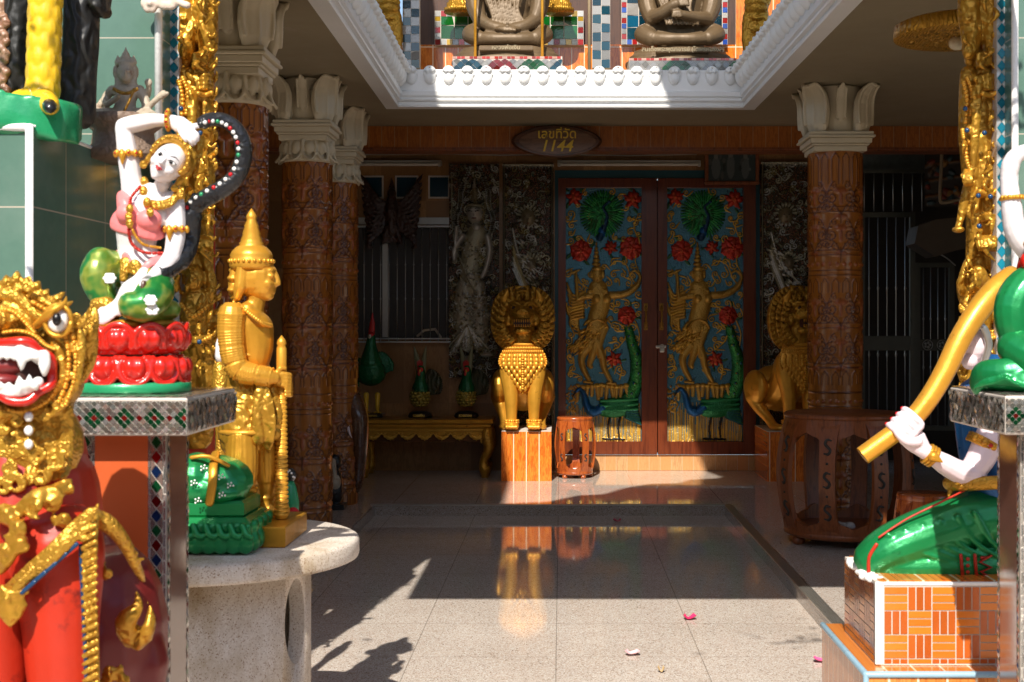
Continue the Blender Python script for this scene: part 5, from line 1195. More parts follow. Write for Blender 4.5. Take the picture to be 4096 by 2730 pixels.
# ---- the black snake she holds
sn=[(462,286,-.045),(480,276,-.03),(510,276,-.015),(538,292,-.005),(556,322,0),(560,360,.005),(546,402,.005),(515,432,.005),(478,453,.01),(450,472,.02),(437,502,.025),(434,540,.03),(424,578,.02),(404,606,-.01),(378,624,-.045),(352,634,-.075)]
P=spline([q(*p) for p in sn],5); nP=len(P); rs=[S*(15+ (6*i/nP*2 if i<nP*.5 else 6) + (5 if nP*.62<i<nP*.85 else 0)) for i in range(nP)]; rs[0]=S*9; rs[-1]=S*7; rs[-2]=S*10
snake=thing('black_snake',tuple(P[nP-1]),'black gem-studded snake arching from the white lady\'s raised hand down to her lap','snake statue')
MB().tube(P,rs,12).build('body',m_blackscale if False else carved('black_snake_scales',(.012,.012,.014),(.03,.03,.032),.3,.1,90,.7,.004),snake)
for nm,mt,off in (('white_gems',m_eyew,0),('red_gems',m_lip,1),('green_gems',m_greenflat,2)):
    m=MB(); k=0
    for i in range(3,nP-6,2):
        k+=1; c={0:0,1:0,2:1,3:0,4:2,5:0,6:0,7:1}[k%8]
        if c!=off: continue
        t_=Vn(P[i+1]-P[i-1]); o_=np.cross(t_,(0,1,0)); sd=1 if i<nP*.5 else -1
        c_=P[i]+Vn(np.array((0,-.86,0))+o_*(-.42))*rs[i]*.98; m.ell(c_,(.0055,.0045,.0055),nu=7,nv=5)
    m.build(nm,mt,snake)

# ---- round concrete table
TX,TY,TR,TZ=-1.083,4.0,.46,.645
t=thing('round_table',(TX,TY,-.075),'round speckled concrete table on a hollow drum base at the left, under the golden warrior','table')
MB().lathe((TX,TY,TZ-.062),[(TR*.97,0),(TR*.995,.004),(TR,.012),(TR,.050),(TR*.99,.058),(TR*.97,.062),(.001,.062)],96).build('table_top',m_concrete,t)
m=MB(); m.lathe((TX,TY,-.075),[(.312,0),(.312,TZ-.062+.075),(.262,TZ-.062+.075),(.262,0)],96)
o=m.build('drum_base',m_concrete,t)
# cut the oval openings for real
for ang in (-20,70,160,250):
    c=MB(); a=math.radians(ang); u=np.array((math.cos(a),math.sin(a),0)); s_=np.array((-math.sin(a),math.cos(a),0)); cc=np.array((TX,TY,.415))
    c.loft([[cc+u*r0+s_*.055*math.cos(b)+np.array((0,0,.128*math.sin(b))) for b in np.linspace(0,2*PI,33)[:-1]] for r0 in (.2,.4)],None,True,False)
    cut=c.build('cut',m_concrete); mod=o.modifiers.new('b','BOOLEAN'); mod.object=cut; mod.operation='DIFFERENCE'; mod.solver='EXACT'
    me=bpy.data.meshes.new_from_object(o.evaluated_get(bpy.context.evaluated_depsgraph_get())); 
    o.modifiers.clear()
    # cutter is in world space, base mesh is relative to its parent: handled by the modifier through object matrices
    o.data=me; bpy.data.objects.remove(cut)

# ---- golden warrior
Y=3.98; S=px(Y); q=qf(Y)
bz=TZ; t=thing('warrior_statue',(q(580,1190)[0],Y,bz),'golden warrior statue in a tall helmet gripping a ribbed club on the round table','statue')
MB().bbox((-1.06,3.82,bz+.001),(-.806,4.14,bz+.062),.004).build('plinth',m_gold,t)
r=lambda *a:[x*S for x in a]; zf=q(580,1186)[2]
m=MB()
m.tube(spline([q(566,985,.0),q(568,920,.0),q(572,860,-.0),q(578,800,0),q(574,745,0),q(572,715,0)],3),[(a*S,b*S) for a,b in ((52,52),(54,52),(52,50),(50,48),(48,46),(45,42),(42,40),(42,42),(46,46),(50,50),(52,54),(50,58),(46,60),(40,58),(34,50),(26,38))],18)
m.ell(q(598,760,0),(.040,.065,.055)) # chest
m.tube([q(578,725,0),q(588,690,0),q(592,670,0)],r(26,22,22),12)
m.ell(q(538,725,-.075),(.034,.036,.036)); m.ell(q(545,725,.07),(.034,.036,.036))
m.build('torso',m_gold,t,remesh=.0042,smooth=3)
m=MB() # head, profile to the right
m.ell(q(586,636,0),(.064,.056,.068)); m.ell(q(599,655,0),(.049,.046,.050)); [m.ell(q(541+4*math.sin(i*2.1),622+9*i,.0+.02*math.cos(i*2)),(.020,.036,.011)) for i in range(8)]; m.ell(q(612,680,0),(.024,.026,.016)); 
m.tube([q(626,618,0),q(634,640,0),q(638,651,0)],[.010,.012,.0105],10); m.ell(q(634,653,0),(.010,.016,.008)); m.ell(q(625,622,0),(.014,.034,.010))
for z in (664,672): m.ell(q(626,z,0),(.010,.018,.0055))
for d in (-1,1): m.ell(q(622,634,.026*d),(.012,.012,.008)); m.ell(q(612,652,.030*d),(.018,.014,.016)); m.ell(q(560,636,.045*d),(.016,.010,.032)); m.tube([q(558,600,.042*d),q(552,660,.046*d),q(545,684,.04*d)],[.018,.020,.012],8)
m.tube(spline([q(548,610,0),q(540,650,0),q(544,680,0)],3),[(.02,.035)]*7,10); m.tube(spline([q(604,655,-.036),q(618,648,-.034),q(626,652,-.024)],2),.005,6)
m.build('head',m_goldlight,t,remesh=.0034,smooth=2)
m=MB(); x,y,_=q(578,600); m.lathe((x,y,q(0,612)[2]),[(.061,-.012),(.066,.0),(.066,.020),(.062,.026),(.064,.032),(.058,.044),(.047,.056),(.035,.064),(.037,.069),(.031,.076),(.032,.080),(.026,.095),(.027,.099),(.021,.118),(.022,.122),(.014,.140),(.015,.146),(.016,.152),(.010,.163),(.001,.176)],30,lobes=14,amp=.025)
for i in range(26): a=2*PI*i/26; m.ell((x+.066*math.cos(a),y+.066*math.sin(a),q(0,601)[2]),(.006,.006,.007),nu=6,nv=4)
m.build('helmet',m_goldlight,t)
m=MB() # near sleeve, ribbed
m.tube(spline([q(532,722,-.082),q(530,770,-.086),q(536,820,-.088),(q(550,850,-.086))],4),r(30,30,30,30,29,28,28,27,26,25,25,25,24),14)
for i in range(34):
    a=i/33; p=spline([q(532,722,-.082),q(530,770,-.086),q(536,820,-.088),q(550,852,-.086),q(590,862,-.07),q(626,868,-.045)],8); k=int(a*(len(p)-2)); tt=Vn(p[k+1]-p[k]); R_=(30-8*a)*S
    e1=Vn(np.cross(tt,(0,1,0))); ring=[p[k]+e1*R_*math.cos(b)+np.array((0,1,0))*R_*math.sin(b) for b in np.linspace(0,2*PI,15)]; m.tube(ring,.0030,5,ends=False)
m.tube(spline([q(550,850,-.086),q(590,862,-.07),q(628,868,-.045)],4),r(25,25,24,23,22,21,20,18,16),12)
m.tube(spline([q(560,730,.078),q(585,790,.10),q(600,850,.08),q(634,872,.03)],4),r(30,29,28,28,27,26,25,24,22,20,19,18,17),12)
m.build('sleeves',m_goldlight,t,remesh=.0024,smooth=0)
m=MB() # hands wrapped round the club
cx,cy=647,0.0
m.tube([q(624,868,-.04),q(636,868,-.03)],[(.018,.014),(.022,.014)],10); m.tube([q(628,876,.03),q(640,876,.025)],[(.018,.014),(.020,.014)],10)
for i in range(4):
    for z0,d0,sgn in ((856+i*8,-1,1),):
        pts=[np.array(q(cx,z0))+np.array((.026*math.cos(a),.026*math.sin(a),-.002*k)) for k,a in enumerate(np.linspace(-2.5,.9,7))]; m.tube(pts,[.0085]*5+[.0075,.006],8)
for i in range(4):
    pts=[np.array(q(cx,884+i*8))+np.array((.027*math.cos(a),.027*math.sin(a),0)) for a in np.linspace(2.5,-.9,7)]; m.tube(pts,[.0085]*5+[.0075,.006],8)
m.tube([q(632,862,-.03),q(644,846,-.03),q(655,846,-.022)],[.009,.008,.006],8)
m.build('hands',m_goldlight,t,remesh=.0028,smooth=1)
m=MB(); X_,Y_,_=q(647,1000); z1=q(0,771)[2]; z0=bz+.062
pr=[(.012,0),(.020,.004)]; H=z1-z0; n=28
for i in range(n): z=.004+(H*.68)*i/n; a=i/n; R_=.0225-.006*a; pr+= [(R_*.80,z+.002),(R_,z+.008),(R_,z+.012),(R_*.82,z+.016)]
pr+=[(.0135,H*.70),(.016,H*.80),(.0155,H*.93),(.012,H*.945),(.0155,H*.955),(.012,H*.975),(.001,H)]
m.lathe((X_,Y_,z0),pr,16); m.build('club',m_goldlight,t)
m=MB() # trousers, ribbed
for (u0,d,u1) in ((556,-.05,566),(612,.035,612)):
    x,y,_=q(u0,1060,d); zt=q(0,990)[2]; zb=q(0,1118)[2]; m.lathe((x,y,zb),[(.030,0),(.040,.012),(.047,.05),(.048,.10),(.042,zt-zb)],40,lobes=18,amp=.045)
    x2,_,_=q(u1,1140,d); m.lathe((x2,y,bz+.065),[(.032,0),(.031,.02),(.027,.05),(.033,.06),(.028,.066),(.034,.088),(.036,.10)],20)
    m.tube(spline([(x2,y,bz+.085),(x2+.035,y-.01,bz+.078),(x2+.062,y-.015,bz+.085),(x2+.07,y-.017,bz+.10)],3),[.030,.030,.028,.026,.024,.02,.016,.012,.008,.004],10)
m.build('legs',m_gold,t,remesh=.0036,smooth=1)
m=MB(); 
m.tube(spline([q(566,868,-.0),q(562,920,-.0),q(560,975,-.0),q(560,1003,0)],3),[(a*S,b*S) for a,b in ((44,44),(46,46),(50,50),(52,54),(54,57),(56,60),(57,61),(58,62),(58,62),(57,62))],20)
m.tube(spline([q(600,890,-.055),q(608,940,-.062),q(612,1000,-.055),q(618,1042,-.045)],3),[(.022,.008),(.026,.008),(.030,.008),(.032,.008),(.034,.008),(.034,.008),(.03,.008),(.022,.008),(.012,.006),(.003,.003)],10)
m.tube(spline([q(596,880,-.06),q(590,950,-.075),q(592,1010,-.07)],3),[(.015,.008)]*5+[(.02,.008)]*2,10); m.tube(spline([q(626,890,.0),q(640,950,.0),q(634,1000,.0)],3),[(.02,.03)]*7,10)
m.build('coat_skirt',m_goldcarve,t,remesh=.004,smooth=1)
for v,R_,R2 in ((848,47,47),(990,60,64),(815,44,44)): 
    m=MB(); c=np.array(q(568,v)); ring=[c+np.array((R_*S*math.cos(a),R2*S*math.sin(a),0)) for a in np.linspace(0,2*PI,31)]; m.tube(ring,.008,7,ends=False); [m.ell(p,(.0065,)*3,nu=6,nv=4) for p in ring[::1]]; m.build('beaded_belt',m_goldlight,t)
m=MB()
c=[q(548,700,-.055),q(575,722,-.085),q(602,742,-.072),q(622,748,-.03)]
for p in spline(c,6): m.ell(p,(.0075,)*3,nu=6,nv=4)
for p in spline([q(540,690,-.03),q(516,735,-.10),q(514,760,-.115)],6): m.ell(p,(.006,)*3,nu=6,nv=4)
m.build('beaded_trim',m_goldlight,t)

# ---- green draped figure on a green plinth
Y=3.72; S=px(Y); q=qf(Y)
def on(z): return z
t=thing('green_animal_statue',(q(500,1285)[0],Y+.1,TZ),'lacquered green crouching figure with a gold strap on a carved green plinth beside the warrior','statue')
z0=TZ+.001; X0=q(400,0)[0]-.03
xr=lambda u:q(u,0)[0]
m=MB(); m.bbox((xr(385),Y-.02,z0),(xr(580),Y+.24,z0+.105),.02); 
for i in range(7): m.ell((xr(400+i*28),Y-.02,z0+.03),(.024,.016,.028)); m.tube(spline([(xr(395+i*28),Y-.03,z0+.085),(xr(405+i*28),Y-.036,z0+.06),(xr(415+i*28),Y-.036,z0+.055)],3),.010,7)
for i in range(4): m.ell((xr(580),Y+.02+i*.06,z0+.035),(.018,.026,.03)); m.ell((xr(582),Y+.02+i*.06,z0+.08),(.012,.022,.02))
m.build('carved_plinth',m_green,t,remesh=.004,smooth=1)
MB().bbox((xr(390),Y-.0,z0+.103),(xr(561),Y+.2,z0+.150),.008).build('upper_plinth',m_green,t)
m=MB(); zc=z0+.150
m.ell((xr(470),Y+.09,zc+.05),(.12,.10,.075)); m.ell((xr(515),Y+.07,zc+.035),(.055,.07,.055)); m.ell((xr(440),Y+.06,zc+.06),(.06,.08,.075)); m.ell((xr(500),Y+.03,zc+.02),(.06,.04,.03)); m.ell((xr(455),Y+.02,zc+.03),(.07,.04,.04))
m.build('body',m_green,t,remesh=.004,smooth=3)
m=MB(); m.tube(spline([(xr(486),Y-.022,zc+.0),(xr(492),Y-.02,zc+.05),(xr(490),Y+.0,zc+.10),(xr(478),Y+.08,zc+.13)],3),[(.013,.006)]*10,8); m.tube(spline([(xr(440),Y+.0,zc+.125),(xr(480),Y-.0,zc+.128),(xr(520),Y+.02,zc+.10)],3),[(.006,.006)]*7,8); m.build('gold_strap',m_gold,t)
m=MB(); rr=random.Random(3)
for (u,z,d) in ((452,.055,-.025),(512,.07,-.01),(515,.02,-.02),(462,.005,-.028),(530,.045,.0),(470,.095,-.005)):
    for i in range(5): a=2*PI*i/5; m.ell((xr(u)+(.0085*math.cos(a) if i<4 else 0),Y+d-.004,zc+z+(.0085*math.sin(a) if i<4 else 0)),(.0032,)*3,nu=6,nv=4)
m.build('white_bead_flowers',m_eyew,t)
# ---- small offerings behind the warrior
q=qf(4.3); m=MB(); c=q(508,832); m.lathe(c,[(.017,0),(.020,.02),(.018,.06),(.010,.085),(.001,.096)],14); t=thing('white_candle',(c[0],4.3,TZ),'white pointed candle in a small gold holder behind the golden warrior\'s elbow','candle'); m.build('candle',m_skin,t)
m=MB(); m.lathe((c[0],c[1],TZ),[(.045,.0),(.04,.02),(.02,.05),(.018,.30),(.03,.40),(.028,c[2]-TZ-.02),(.018,c[2]-TZ)],14); m.build('holder',m_goldfine,t)
q=qf(4.28); c=q(674,1157); m=MB(); m.ell((c[0],4.28,TZ+.028),(.022,.022,.028)); props(m.build('red_ball',paint('red_knit',(.6,.015,.02),.7,0,.2,40,.9,200,.003)),'small fuzzy red ball on the round table behind the club','ball')
t=thing('figurine',(q(664,1150)[0],4.38,TZ),'small black and white figurine behind the foot of the ribbed club','figurine'); y=4.38; x=xr(667)-.09; x=(667-U0)*y/K
m=MB(); m.lathe((x,y,TZ),[(.028,0),(.03,.06),(.02,.11),(.012,.13)],14); m.build('green_robe',m_greenflat,t); MB().ell((x,y,TZ+.15),(.020,.020,.024)).build('head',m_black,t); m=MB(); [m.ell((x+.018*math.cos(a),y-.012+.006*math.sin(a),TZ+.155+.012*math.sin(3*a)),(.004,)*3,nu=5,nv=4) for a in np.linspace(-2.6,-.4,7)]; m.build('white_dots',m_eyew,t)
# ================================================================== fierce foreground lion (left edge)
Y=2.38; S=px(Y); q=qf(Y)
r=lambda *a:[x*S for x in a]
t=thing('guardian_lion_statue',(q(40,0)[0],Y+.2,-.075),'big red and gold guardian lion with a snarling fanged mouth at the left edge','lion statue')
m_blur=m_goldcarve
def f2(x,y,d=0): return q(x*.6339,574.5+y*.6339,d)   # photo crop coordinates
R2=lambda *a:[x*.6339*S for x in a]
m=MB()
pr_=lambda u,v,d,a,b,c: m.ell(q(u,v,d),(a*S,b*S,c*S))
pr_(62,775,.12,92,125,98); pr_(30,705,.08,70,90,60); pr_(0,735,.0,60,80,40); pr_(148,800,.10,42,90,72); pr_(140,880,.11,48,90,58); pr_(55,945,.06,62,100,42); pr_(0,945,.0,60,70,38); pr_(110,930,.09,55,90,50)
m.tube(spline([f2(262,390,.07),f2(300,320,.055),f2(330,250,.05),f2(348,203,.05)],4),R2(48,52,54,54,52,50,46,41,35,28,20,11,2),14,flat=.45)
m.tube(spline([f2(270,470,.08),f2(318,400,.07),f2(338,310,.06),f2(346,230,.05)],4),R2(34,36,36,35,33,31,28,25,21,17,12,8,3),10,flat=.6)
for (x,y,x2,y2,w) in ((-20,150,-25,95,24),(15,140,22,90,24),(52,130,62,76,26),(90,135,105,95,24),(122,150,142,112,22),(150,175,176,142,20),(172,205,240,150,22),(196,225,268,186,20),(60,170,70,120,30),(0,180,0,120,30),(120,190,130,150,26)):
    m.tube(spline([f2(x,y,.0),f2((x+x2)/2+4,(y+y2)/2-4,-.01),f2(x2,y2,-.0)],3),R2(w,w,w*.9,w*.7,w*.5,w*.3,2),9)
for i in range(16): a_=i/15; x,y=250+60*a_-30*a_*a_,540-290*a_; m.tube([f2(x-16,y+6,.02),f2(x+2,y-4,.0),f2(x+14,y-22,.02)],R2(11,10,2),7)
for i in range(9): m.tube([f2(282+5*i,380-20*i,.02),f2(292+5.6*i,360-20*i,.01),f2(300+5*i,345-19*i,.02)],R2(8,8,2),6)
for pts,w in (([(0,160),(70,175),(130,235),(170,250)],20),([(20,200),(60,215),(100,250),(110,285)],16),([(200,340),(230,420),(210,500),(140,560)],18),([(240,300),(285,400),(270,500),(200,590)],16),([(290,300),(300,360),(290,420)],14),([(140,560),(60,590),(0,575)],20),([(150,180),(170,190),(200,215)],14)):
    m.tube(spline([f2(x,y,-.03) for x,y in pts],4),[w*.6339*S]*(4*(len(pts)-1)+1),9)
for (x,y,R) in ((45,235,26),(280,250,30),(100,130,22),(35,150,24),(270,350,22),(210,560,24),(160,600,20),(250,450,16),(60,620,22),(10,650,22)):
    P_=[f2(x+R*(1-.8*i/12)*math.cos(i*.75),y+R*(1-.8*i/12)*math.sin(i*.75),-.035) for i in range(13)]; m.tube(P_,R2(*[9-.4*i for i in range(13)]),7)
m.build('head',m_goldfine,t,remesh=.0032,smooth=0)
for pts,nb in (([(205,225),(235,300),(250,380),(245,470),(215,550)],26),([(225,215),(262,300),(276,390),(268,480),(240,560)],26),([(15,300),(70,295),(125,310),(165,345),(200,360)],24),([(0,565),(60,585),(120,575),(180,540),(215,480)],26),([(0,215),(50,225),(95,265),(125,300)],18),([(120,190),(165,215),(185,232)],9)):
    m=MB(); P_=spline([f2(x,y,-.036) for x,y in pts],10)
    for i in range(nb): m.ell(P_[int(i*(len(P_)-1)/(nb-1))],(.0046,.007,.0046),nu=7,nv=5)
    m.build('bead_row',m_goldlight,t)
m=MB() # mouth
rim=spline([f2(-60,340,-.05),f2(0,338,-.065),f2(60,332,-.075),f2(108,335,-.07),f2(140,365,-.06),f2(185,392,-.05),f2(190,440,-.045),f2(185,488,-.05),f2(140,515,-.06),f2(100,548,-.07),f2(40,548,-.075),f2(0,530,-.07),f2(-60,530,-.05)],4)
m.tube(rim,.0085,10); m.build('red_lips',m_red,t)
m=MB(); m.tube(spline([f2(-60,445,-.02),f2(40,445,-.03),f2(120,445,-.025),f2(178,440,-.015)],3),[(.055,.03)]*6+[(.05,.03)]*2+[(.03,.02)]*2,12); m.build('mouth_hollow',bpy.data.materials['dark_mouth'],t)
def tooth(mb,x,y,x2,y2,w,d=-.075): mb.tube(spline([f2(x,y,d),f2((x+x2)/2+3,(y+y2)/2,d-.006),f2(x2,y2,d-.004)],3),R2(w,w,w*.95,w*.85,w*.65,w*.4,3),9)
m=MB(); m.tube(spline([f2(-60,372,-.06),f2(0,370,-.07),f2(60,372,-.075),f2(110,375,-.07),f2(150,400,-.06)],3),R2(*[22]*13),9,flat=.7)
tooth(m,75,362,78,440,21); tooth(m,158,385,160,462,24,-.065)
for x in (-5,22,48,105,128): tooth(m,x,375,x+2,402,14)
m.build('upper_teeth',m_eyew,t,remesh=.003,smooth=2)
m=MB(); m.tube(spline([f2(-60,512,-.06),f2(0,512,-.07),f2(50,515,-.075),f2(100,505,-.07),f2(140,478,-.06)],3),R2(*[20]*13),9,flat=.7)
tooth(m,68,515,70,455,19); tooth(m,105,495,104,450,15)
for x in (0,30,128): tooth(m,x,500,x,478,13)
m.build('lower_teeth',m_eyew,t,remesh=.003,smooth=2)
m=MB(); m.ell(f2(15,420,-.045),(.045,.03,.022)); m.ell(f2(10,470,-.05),(.035,.03,.014)); m.build('tongue',m_maroon,t)
e=MB().ell(f2(210,256,-.045),(.0185,.012,.0225)).build('eye',m_eyew,t); MB().ell(f2(206,252,-.068),(.008,.008,.012),nu=12).build('pupil',m_ink,e)
m=MB(); P_=[np.array(f2(210,256,-.05))+np.array((.024*math.cos(a),0,.028*math.sin(a))) for a in np.linspace(0,2*PI,20)]; m.tube(P_,.0045,6,ends=False); m.tube(spline([f2(135,272,-.04),f2(190,222,-.06),f2(232,195,-.05),f2(240,170,-.04)],3),R2(16,16,16,15,14,12,10,7,4,2),8); m.build('eye_rim',m_gold,t)
m=MB() # beard and neck ornaments
for i,x in enumerate((-30,10,45,75,105,135,165,195,225,250)):
    m.tube(spline([f2(x,570+abs(i-5)*2,-.0),f2(x+4,680,.01),f2(x+ (6 if i<6 else -8),790,-.0),f2(x+ (0 if i<6 else -30),850-6*max(0,i-5),-.02)],3),R2(*[17 if i%2 else 22]*9,8),8)
for (x,y,R) in ((105,600,18),(105,650,18),(108,705,26),(140,745,36),(60,850,40),(200,770,34),(30,790,30),(230,720,24),(150,820,34),(10,860,34)):
    P_=[f2(x+R*(1-.8*i/14)*math.cos(i*.7+x),y+R*(1-.8*i/14)*math.sin(i*.7+x),-.035) for i in range(15)]; m.tube(P_,R2(*[11-.4*i for i in range(15)]),7)
m.ell(f2(100,700,.06),(.105,.08,.095)); m.build('carved_beard',m_goldfine,t,remesh=.0034,smooth=0)
m=MB(); [m.ell(f2(104,605+i*50,-.048),(.008,.006,.009)) for i in range(3)]; m.build('mirror_studs',m_eyew,t)
m=MB() # red body
m.tube(spline([f2(60,640,.10),f2(90,820,.10),f2(110,1000,.11),f2(100,1200,.14),f2(60,1400,.17)],3),[(a,b) for a,b in ((.085,.10),(.092,.11),(.100,.12),(.125,.13),(.13,.14),(.13,.15),(.13,.15),(.125,.15),(.12,.15),(.115,.15),(.11,.15),(.10,.14),(.09,.13))],18)
m.ell(f2(250,800,.12),(.026,.08,.10)); 
m.build('chest',m_redsat,t,remesh=.006,smooth=3)
m=MB(); m.tube(spline([f2(215,1060,.02),f2(215,1250,.01),f2(225,1450,.0),f2(240,1750,.0),f2(245,2100,.0),f2(245,2450,.0)],3),[(.080,.075),(.082,.075),(.08,.072),(.076,.07),(.072,.066),(.068,.062),(.066,.06),(.064,.058),(.062,.056),(.06,.055),(.058,.055),(.058,.055),(.058,.055),(.06,.055),(.07,.06),(.07,.06)],16)
m.build('front_leg',m_redsat,t,remesh=.006,smooth=2)
m=MB(); m.tube(spline([f2(-40,1100,.02),f2(-40,1500,.0),f2(-30,2100,.0),f2(-30,2450,.0)],3),[(.07,.07)]*10,14); m.build('front_leg',m_redsat,t)
m=MB(); m.ell(f2(425,1410,.30),(.094,.17,.195)); m.ell(f2(370,1260,.28),(.072,.16,.10)); m.ell(f2(300,1350,.36),(.12,.2,.2)); m.tube(spline([f2(460,1500,.28),f2(450,1750,.26),f2(440,2000,.22),f2(440,2380,.2)],3),[.085,.08,.075,.07,.068,.065,.062,.06,.06,.06],14); m.build('haunch',m_maroon,t,remesh=.008,smooth=3)
MB().bbox((q(-150,0)[0],Y-.15,-.074),(q(380,0)[0],Y+.75,.045),.01).build('plinth',m_redsat,t)
def scrolls(nm,lst,mat,parent,rs=.0042,extra=None):
    m=MB()
    for (x,y,R,a0,dr,d) in lst:
        n=16; P_=[f2(x+R*(1-.85*i/n)*math.cos(a0+dr*i*.62),y+R*(1-.85*i/n)*math.sin(a0+dr*i*.62),d-.012*i/n) for i in range(n+1)]; m.tube(P_,R2(*[R*.30*(1-.03*i) for i in range(n+1)]),8)
        for k in range(4): a=a0-dr*(.35+.35*k); m.tube(spline([f2(x+R*.9*math.cos(a),y+R*.9*math.sin(a),d),f2(x+R*1.45*math.cos(a-dr*.15),y+R*1.45*math.sin(a-dr*.15),d-.004),f2(x+R*1.75*math.cos(a-dr*.45),y+R*1.75*math.sin(a-dr*.45),d)],2),R2(R*.24,R*.26,R*.24,R*.15,2),7)
    if extra: extra(m)
    return m.build(nm,mat,parent,remesh=rs,smooth=1)
def ex(m):
    m.tube(spline([f2(60,960,-.06),f2(130,900,-.07),f2(200,880,-.05),f2(250,840,-.03)],3),R2(26,30,32,34,34,34,32,30,24,16),9,flat=.6)
    m.tube(spline([f2(0,960,-.06),f2(60,1000,-.08),f2(40,1100,-.08),f2(0,1150,-.07)],3),R2(*[30]*10),9,flat=.6)
scrolls('shoulder_scrolls',[(185,915,34,0,1,-.06),(230,975,28,2,-1,-.05),(130,930,30,3,1,-.075),(60,1010,34,1,-1,-.085),(20,960,36,4,1,-.07),(10,1090,30,2,1,-.08),(245,870,24,5,1,-.03),(75,1060,26,0,-1,-.08)],m_goldcarve,t,extra=ex)
m=MB() # diagonal strap, vertical strap
m.tube(spline([f2(20,1260,-.06),f2(90,1190,-.085),f2(200,1090,-.09),f2(290,1000,-.07),f2(345,955,-.02)],4),R2(*[34]*17),9,flat=.35); m.tube(spline([f2(330,960,-.05),f2(325,1100,-.06),f2(320,1250,-.06),f2(330,1400,-.055),f2(335,1600,-.05),f2(340,1900,-.04)],3),R2(*[30]*16),9,flat=.35)
for i in range(22): a=i/21; p=f2(40+300*a,1245-290*a,-.102+.03*a); m.tube([np.add(p,(-.006,0,-.014)),np.add(p,(.008,0,.016))],.0035,6)
for i in range(26): p=f2(322+.4*i,1010+i*30,-.078); m.tube([np.add(p,(-.012,0,-.006)),np.add(p,(.012,0,.006))],.0045,6)
m.tube(spline([f2(355,975,.0),f2(400,1000,.0),f2(450,1060,.03),f2(490,1140,.06),f2(520,1200,.1)],3),R2(34,34,34,32,30,28,26,24,22,20,18,14,8),9)
for i in range(8): a=i/7; m.tube([f2(370+130*a,965+160*a,.0+.06*a),f2(395+130*a,955+165*a,.0+.06*a)],R2(12,3),6)
m.build('gold_straps',m_goldfine,t,remesh=.0034,smooth=0)
m=MB()
for i in range(5): p=f2(105+38*i,1222-34*i,-.098+.004*i); m.tube([np.add(p,(-.012,0,-.010)),np.add(p,(.010,0,.009))],.0042,6)
for i in range(14): p=f2(292+1.5*i,1090+34*i,-.062); m.tube([np.add(p,(0,0,-.009)),np.add(p,(0,0,.009))],.0035,6)
m.build('blue_inlay',paint('blue_enamel',(.01,.05,.13),.2),t)
scrolls('medallion',[(22,1270,24,0,1,-.10),(55,1240,16,2,1,-.095),(90,1235,20,4,1,-.09),(5,1230,18,1,-1,-.095)],m_goldcarve,t,extra=lambda m:(m.ell(f2(30,1275,-.09),(.028,.012,.028)),m.tube([f2(40,1290,-.09),f2(38,1330,-.092),f2(38,1372,-.09)],[(.030,.01),(.022,.01),(.002,.002)],8)))
scrolls('haunch_flame',[(490,1390,40,1,1,.10),(385,1170,26,3,-1,.03)],m_goldcarve,t,extra=lambda m:(m.tube(spline([f2(470,1420,.10),f2(455,1350,.08),f2(500,1290,.08),f2(490,1225,.09)],3),R2(26,34,40,42,38,30,22,14,8,2),9),m.tube(spline([f2(500,1430,.10),f2(540,1370,.09),f2(545,1310,.1),f2(535,1270,.1)],3),R2(26,28,28,26,22,18,12,8,5,2),9)))
scrolls('haunch_band',[(400,1530,30,1,1,.05),(450,1560,26,3,-1,.06),(370,1580,26,0,1,.05)],m_goldcarve,t)

# ================================================================== green tiled pillars left
t=thing('green_tiled_wall',(-1.9,4.1,-.075),'green tiled low wall with white corner beads, under the bird statue at the left','wall')
XG=-1.416; ZG=1.832; YP_=4.35
MB().box((-2.9,3.5,-.075),(XG,4.72,ZG)).build('core',m_gt_x,t); MB().quad((XG+.002,3.5,-.075),(XG+.002,4.72,-.075),(XG+.002,4.72,ZG),(XG+.002,3.5,ZG)).build('side_tiles',m_gt_y,t)
m=MB(); m.tube([(XG-.006,3.492,-.07),(XG-.006,3.492,ZG+.004)],.011,8,ends=False); m.build('corner_bead',m_white,t); MB().tube([(-2.9,3.494,ZG-.004),(XG-.018,3.494,ZG-.004)],.011,8).build('top_bead',m_white,t); MB().tube([(XG+.001,3.51,ZG+.001),(XG+.001,YP_-.012,ZG+.001)],.006,6).build('side_bead',m_white,t)
t=thing('green_tiled_pillar',(-1.9,4.6,-.075),'green tiled pillar with a white bead and blue diamond strip beside the left gilded guardian','pillar')
YP=4.35; XP=(368-U0)*YP/K
MB().box((-3.4,YP,ZG+.001),(XP,4.72,HC+.6)).build('core',m_gt_x,t); MB().quad((XP+.002,YP,ZG),(XP+.002,4.72,ZG),(XP+.002,4.72,HC+.6),(XP+.002,YP,HC+.6)).build('side_tiles',m_gt_y,t)
MB().tube([(XP-.004,YP-.006,ZG+.006),(XP-.004,YP-.006,HC+.6)],.013,8,ends=False).build('corner_bead',m_white,t)
def bluestrip(t,u0,u1,Yc,z1,seed):
    X0,X1=WX(u0,Yc),WX(u1,Yc); w=X1-X0
    mb=mosaic((X0,Yc-.001,-.07),(1,0,0),(0,0,1),w,z1+.07,w,.042,lambda i,j,cx,cy:((.015,.26,.38) if i==1 else (.66,.68,.68)),.06,seed,True,.05); mb.build('blue_diamond_strip',m_glassm,t)
    MB().box((X0,Yc,-.072),(X1,Yc+.08,z1)).build('strip_post',m_grout,t)
bluestrip(t,388,412,4.46,HC+.5,21)
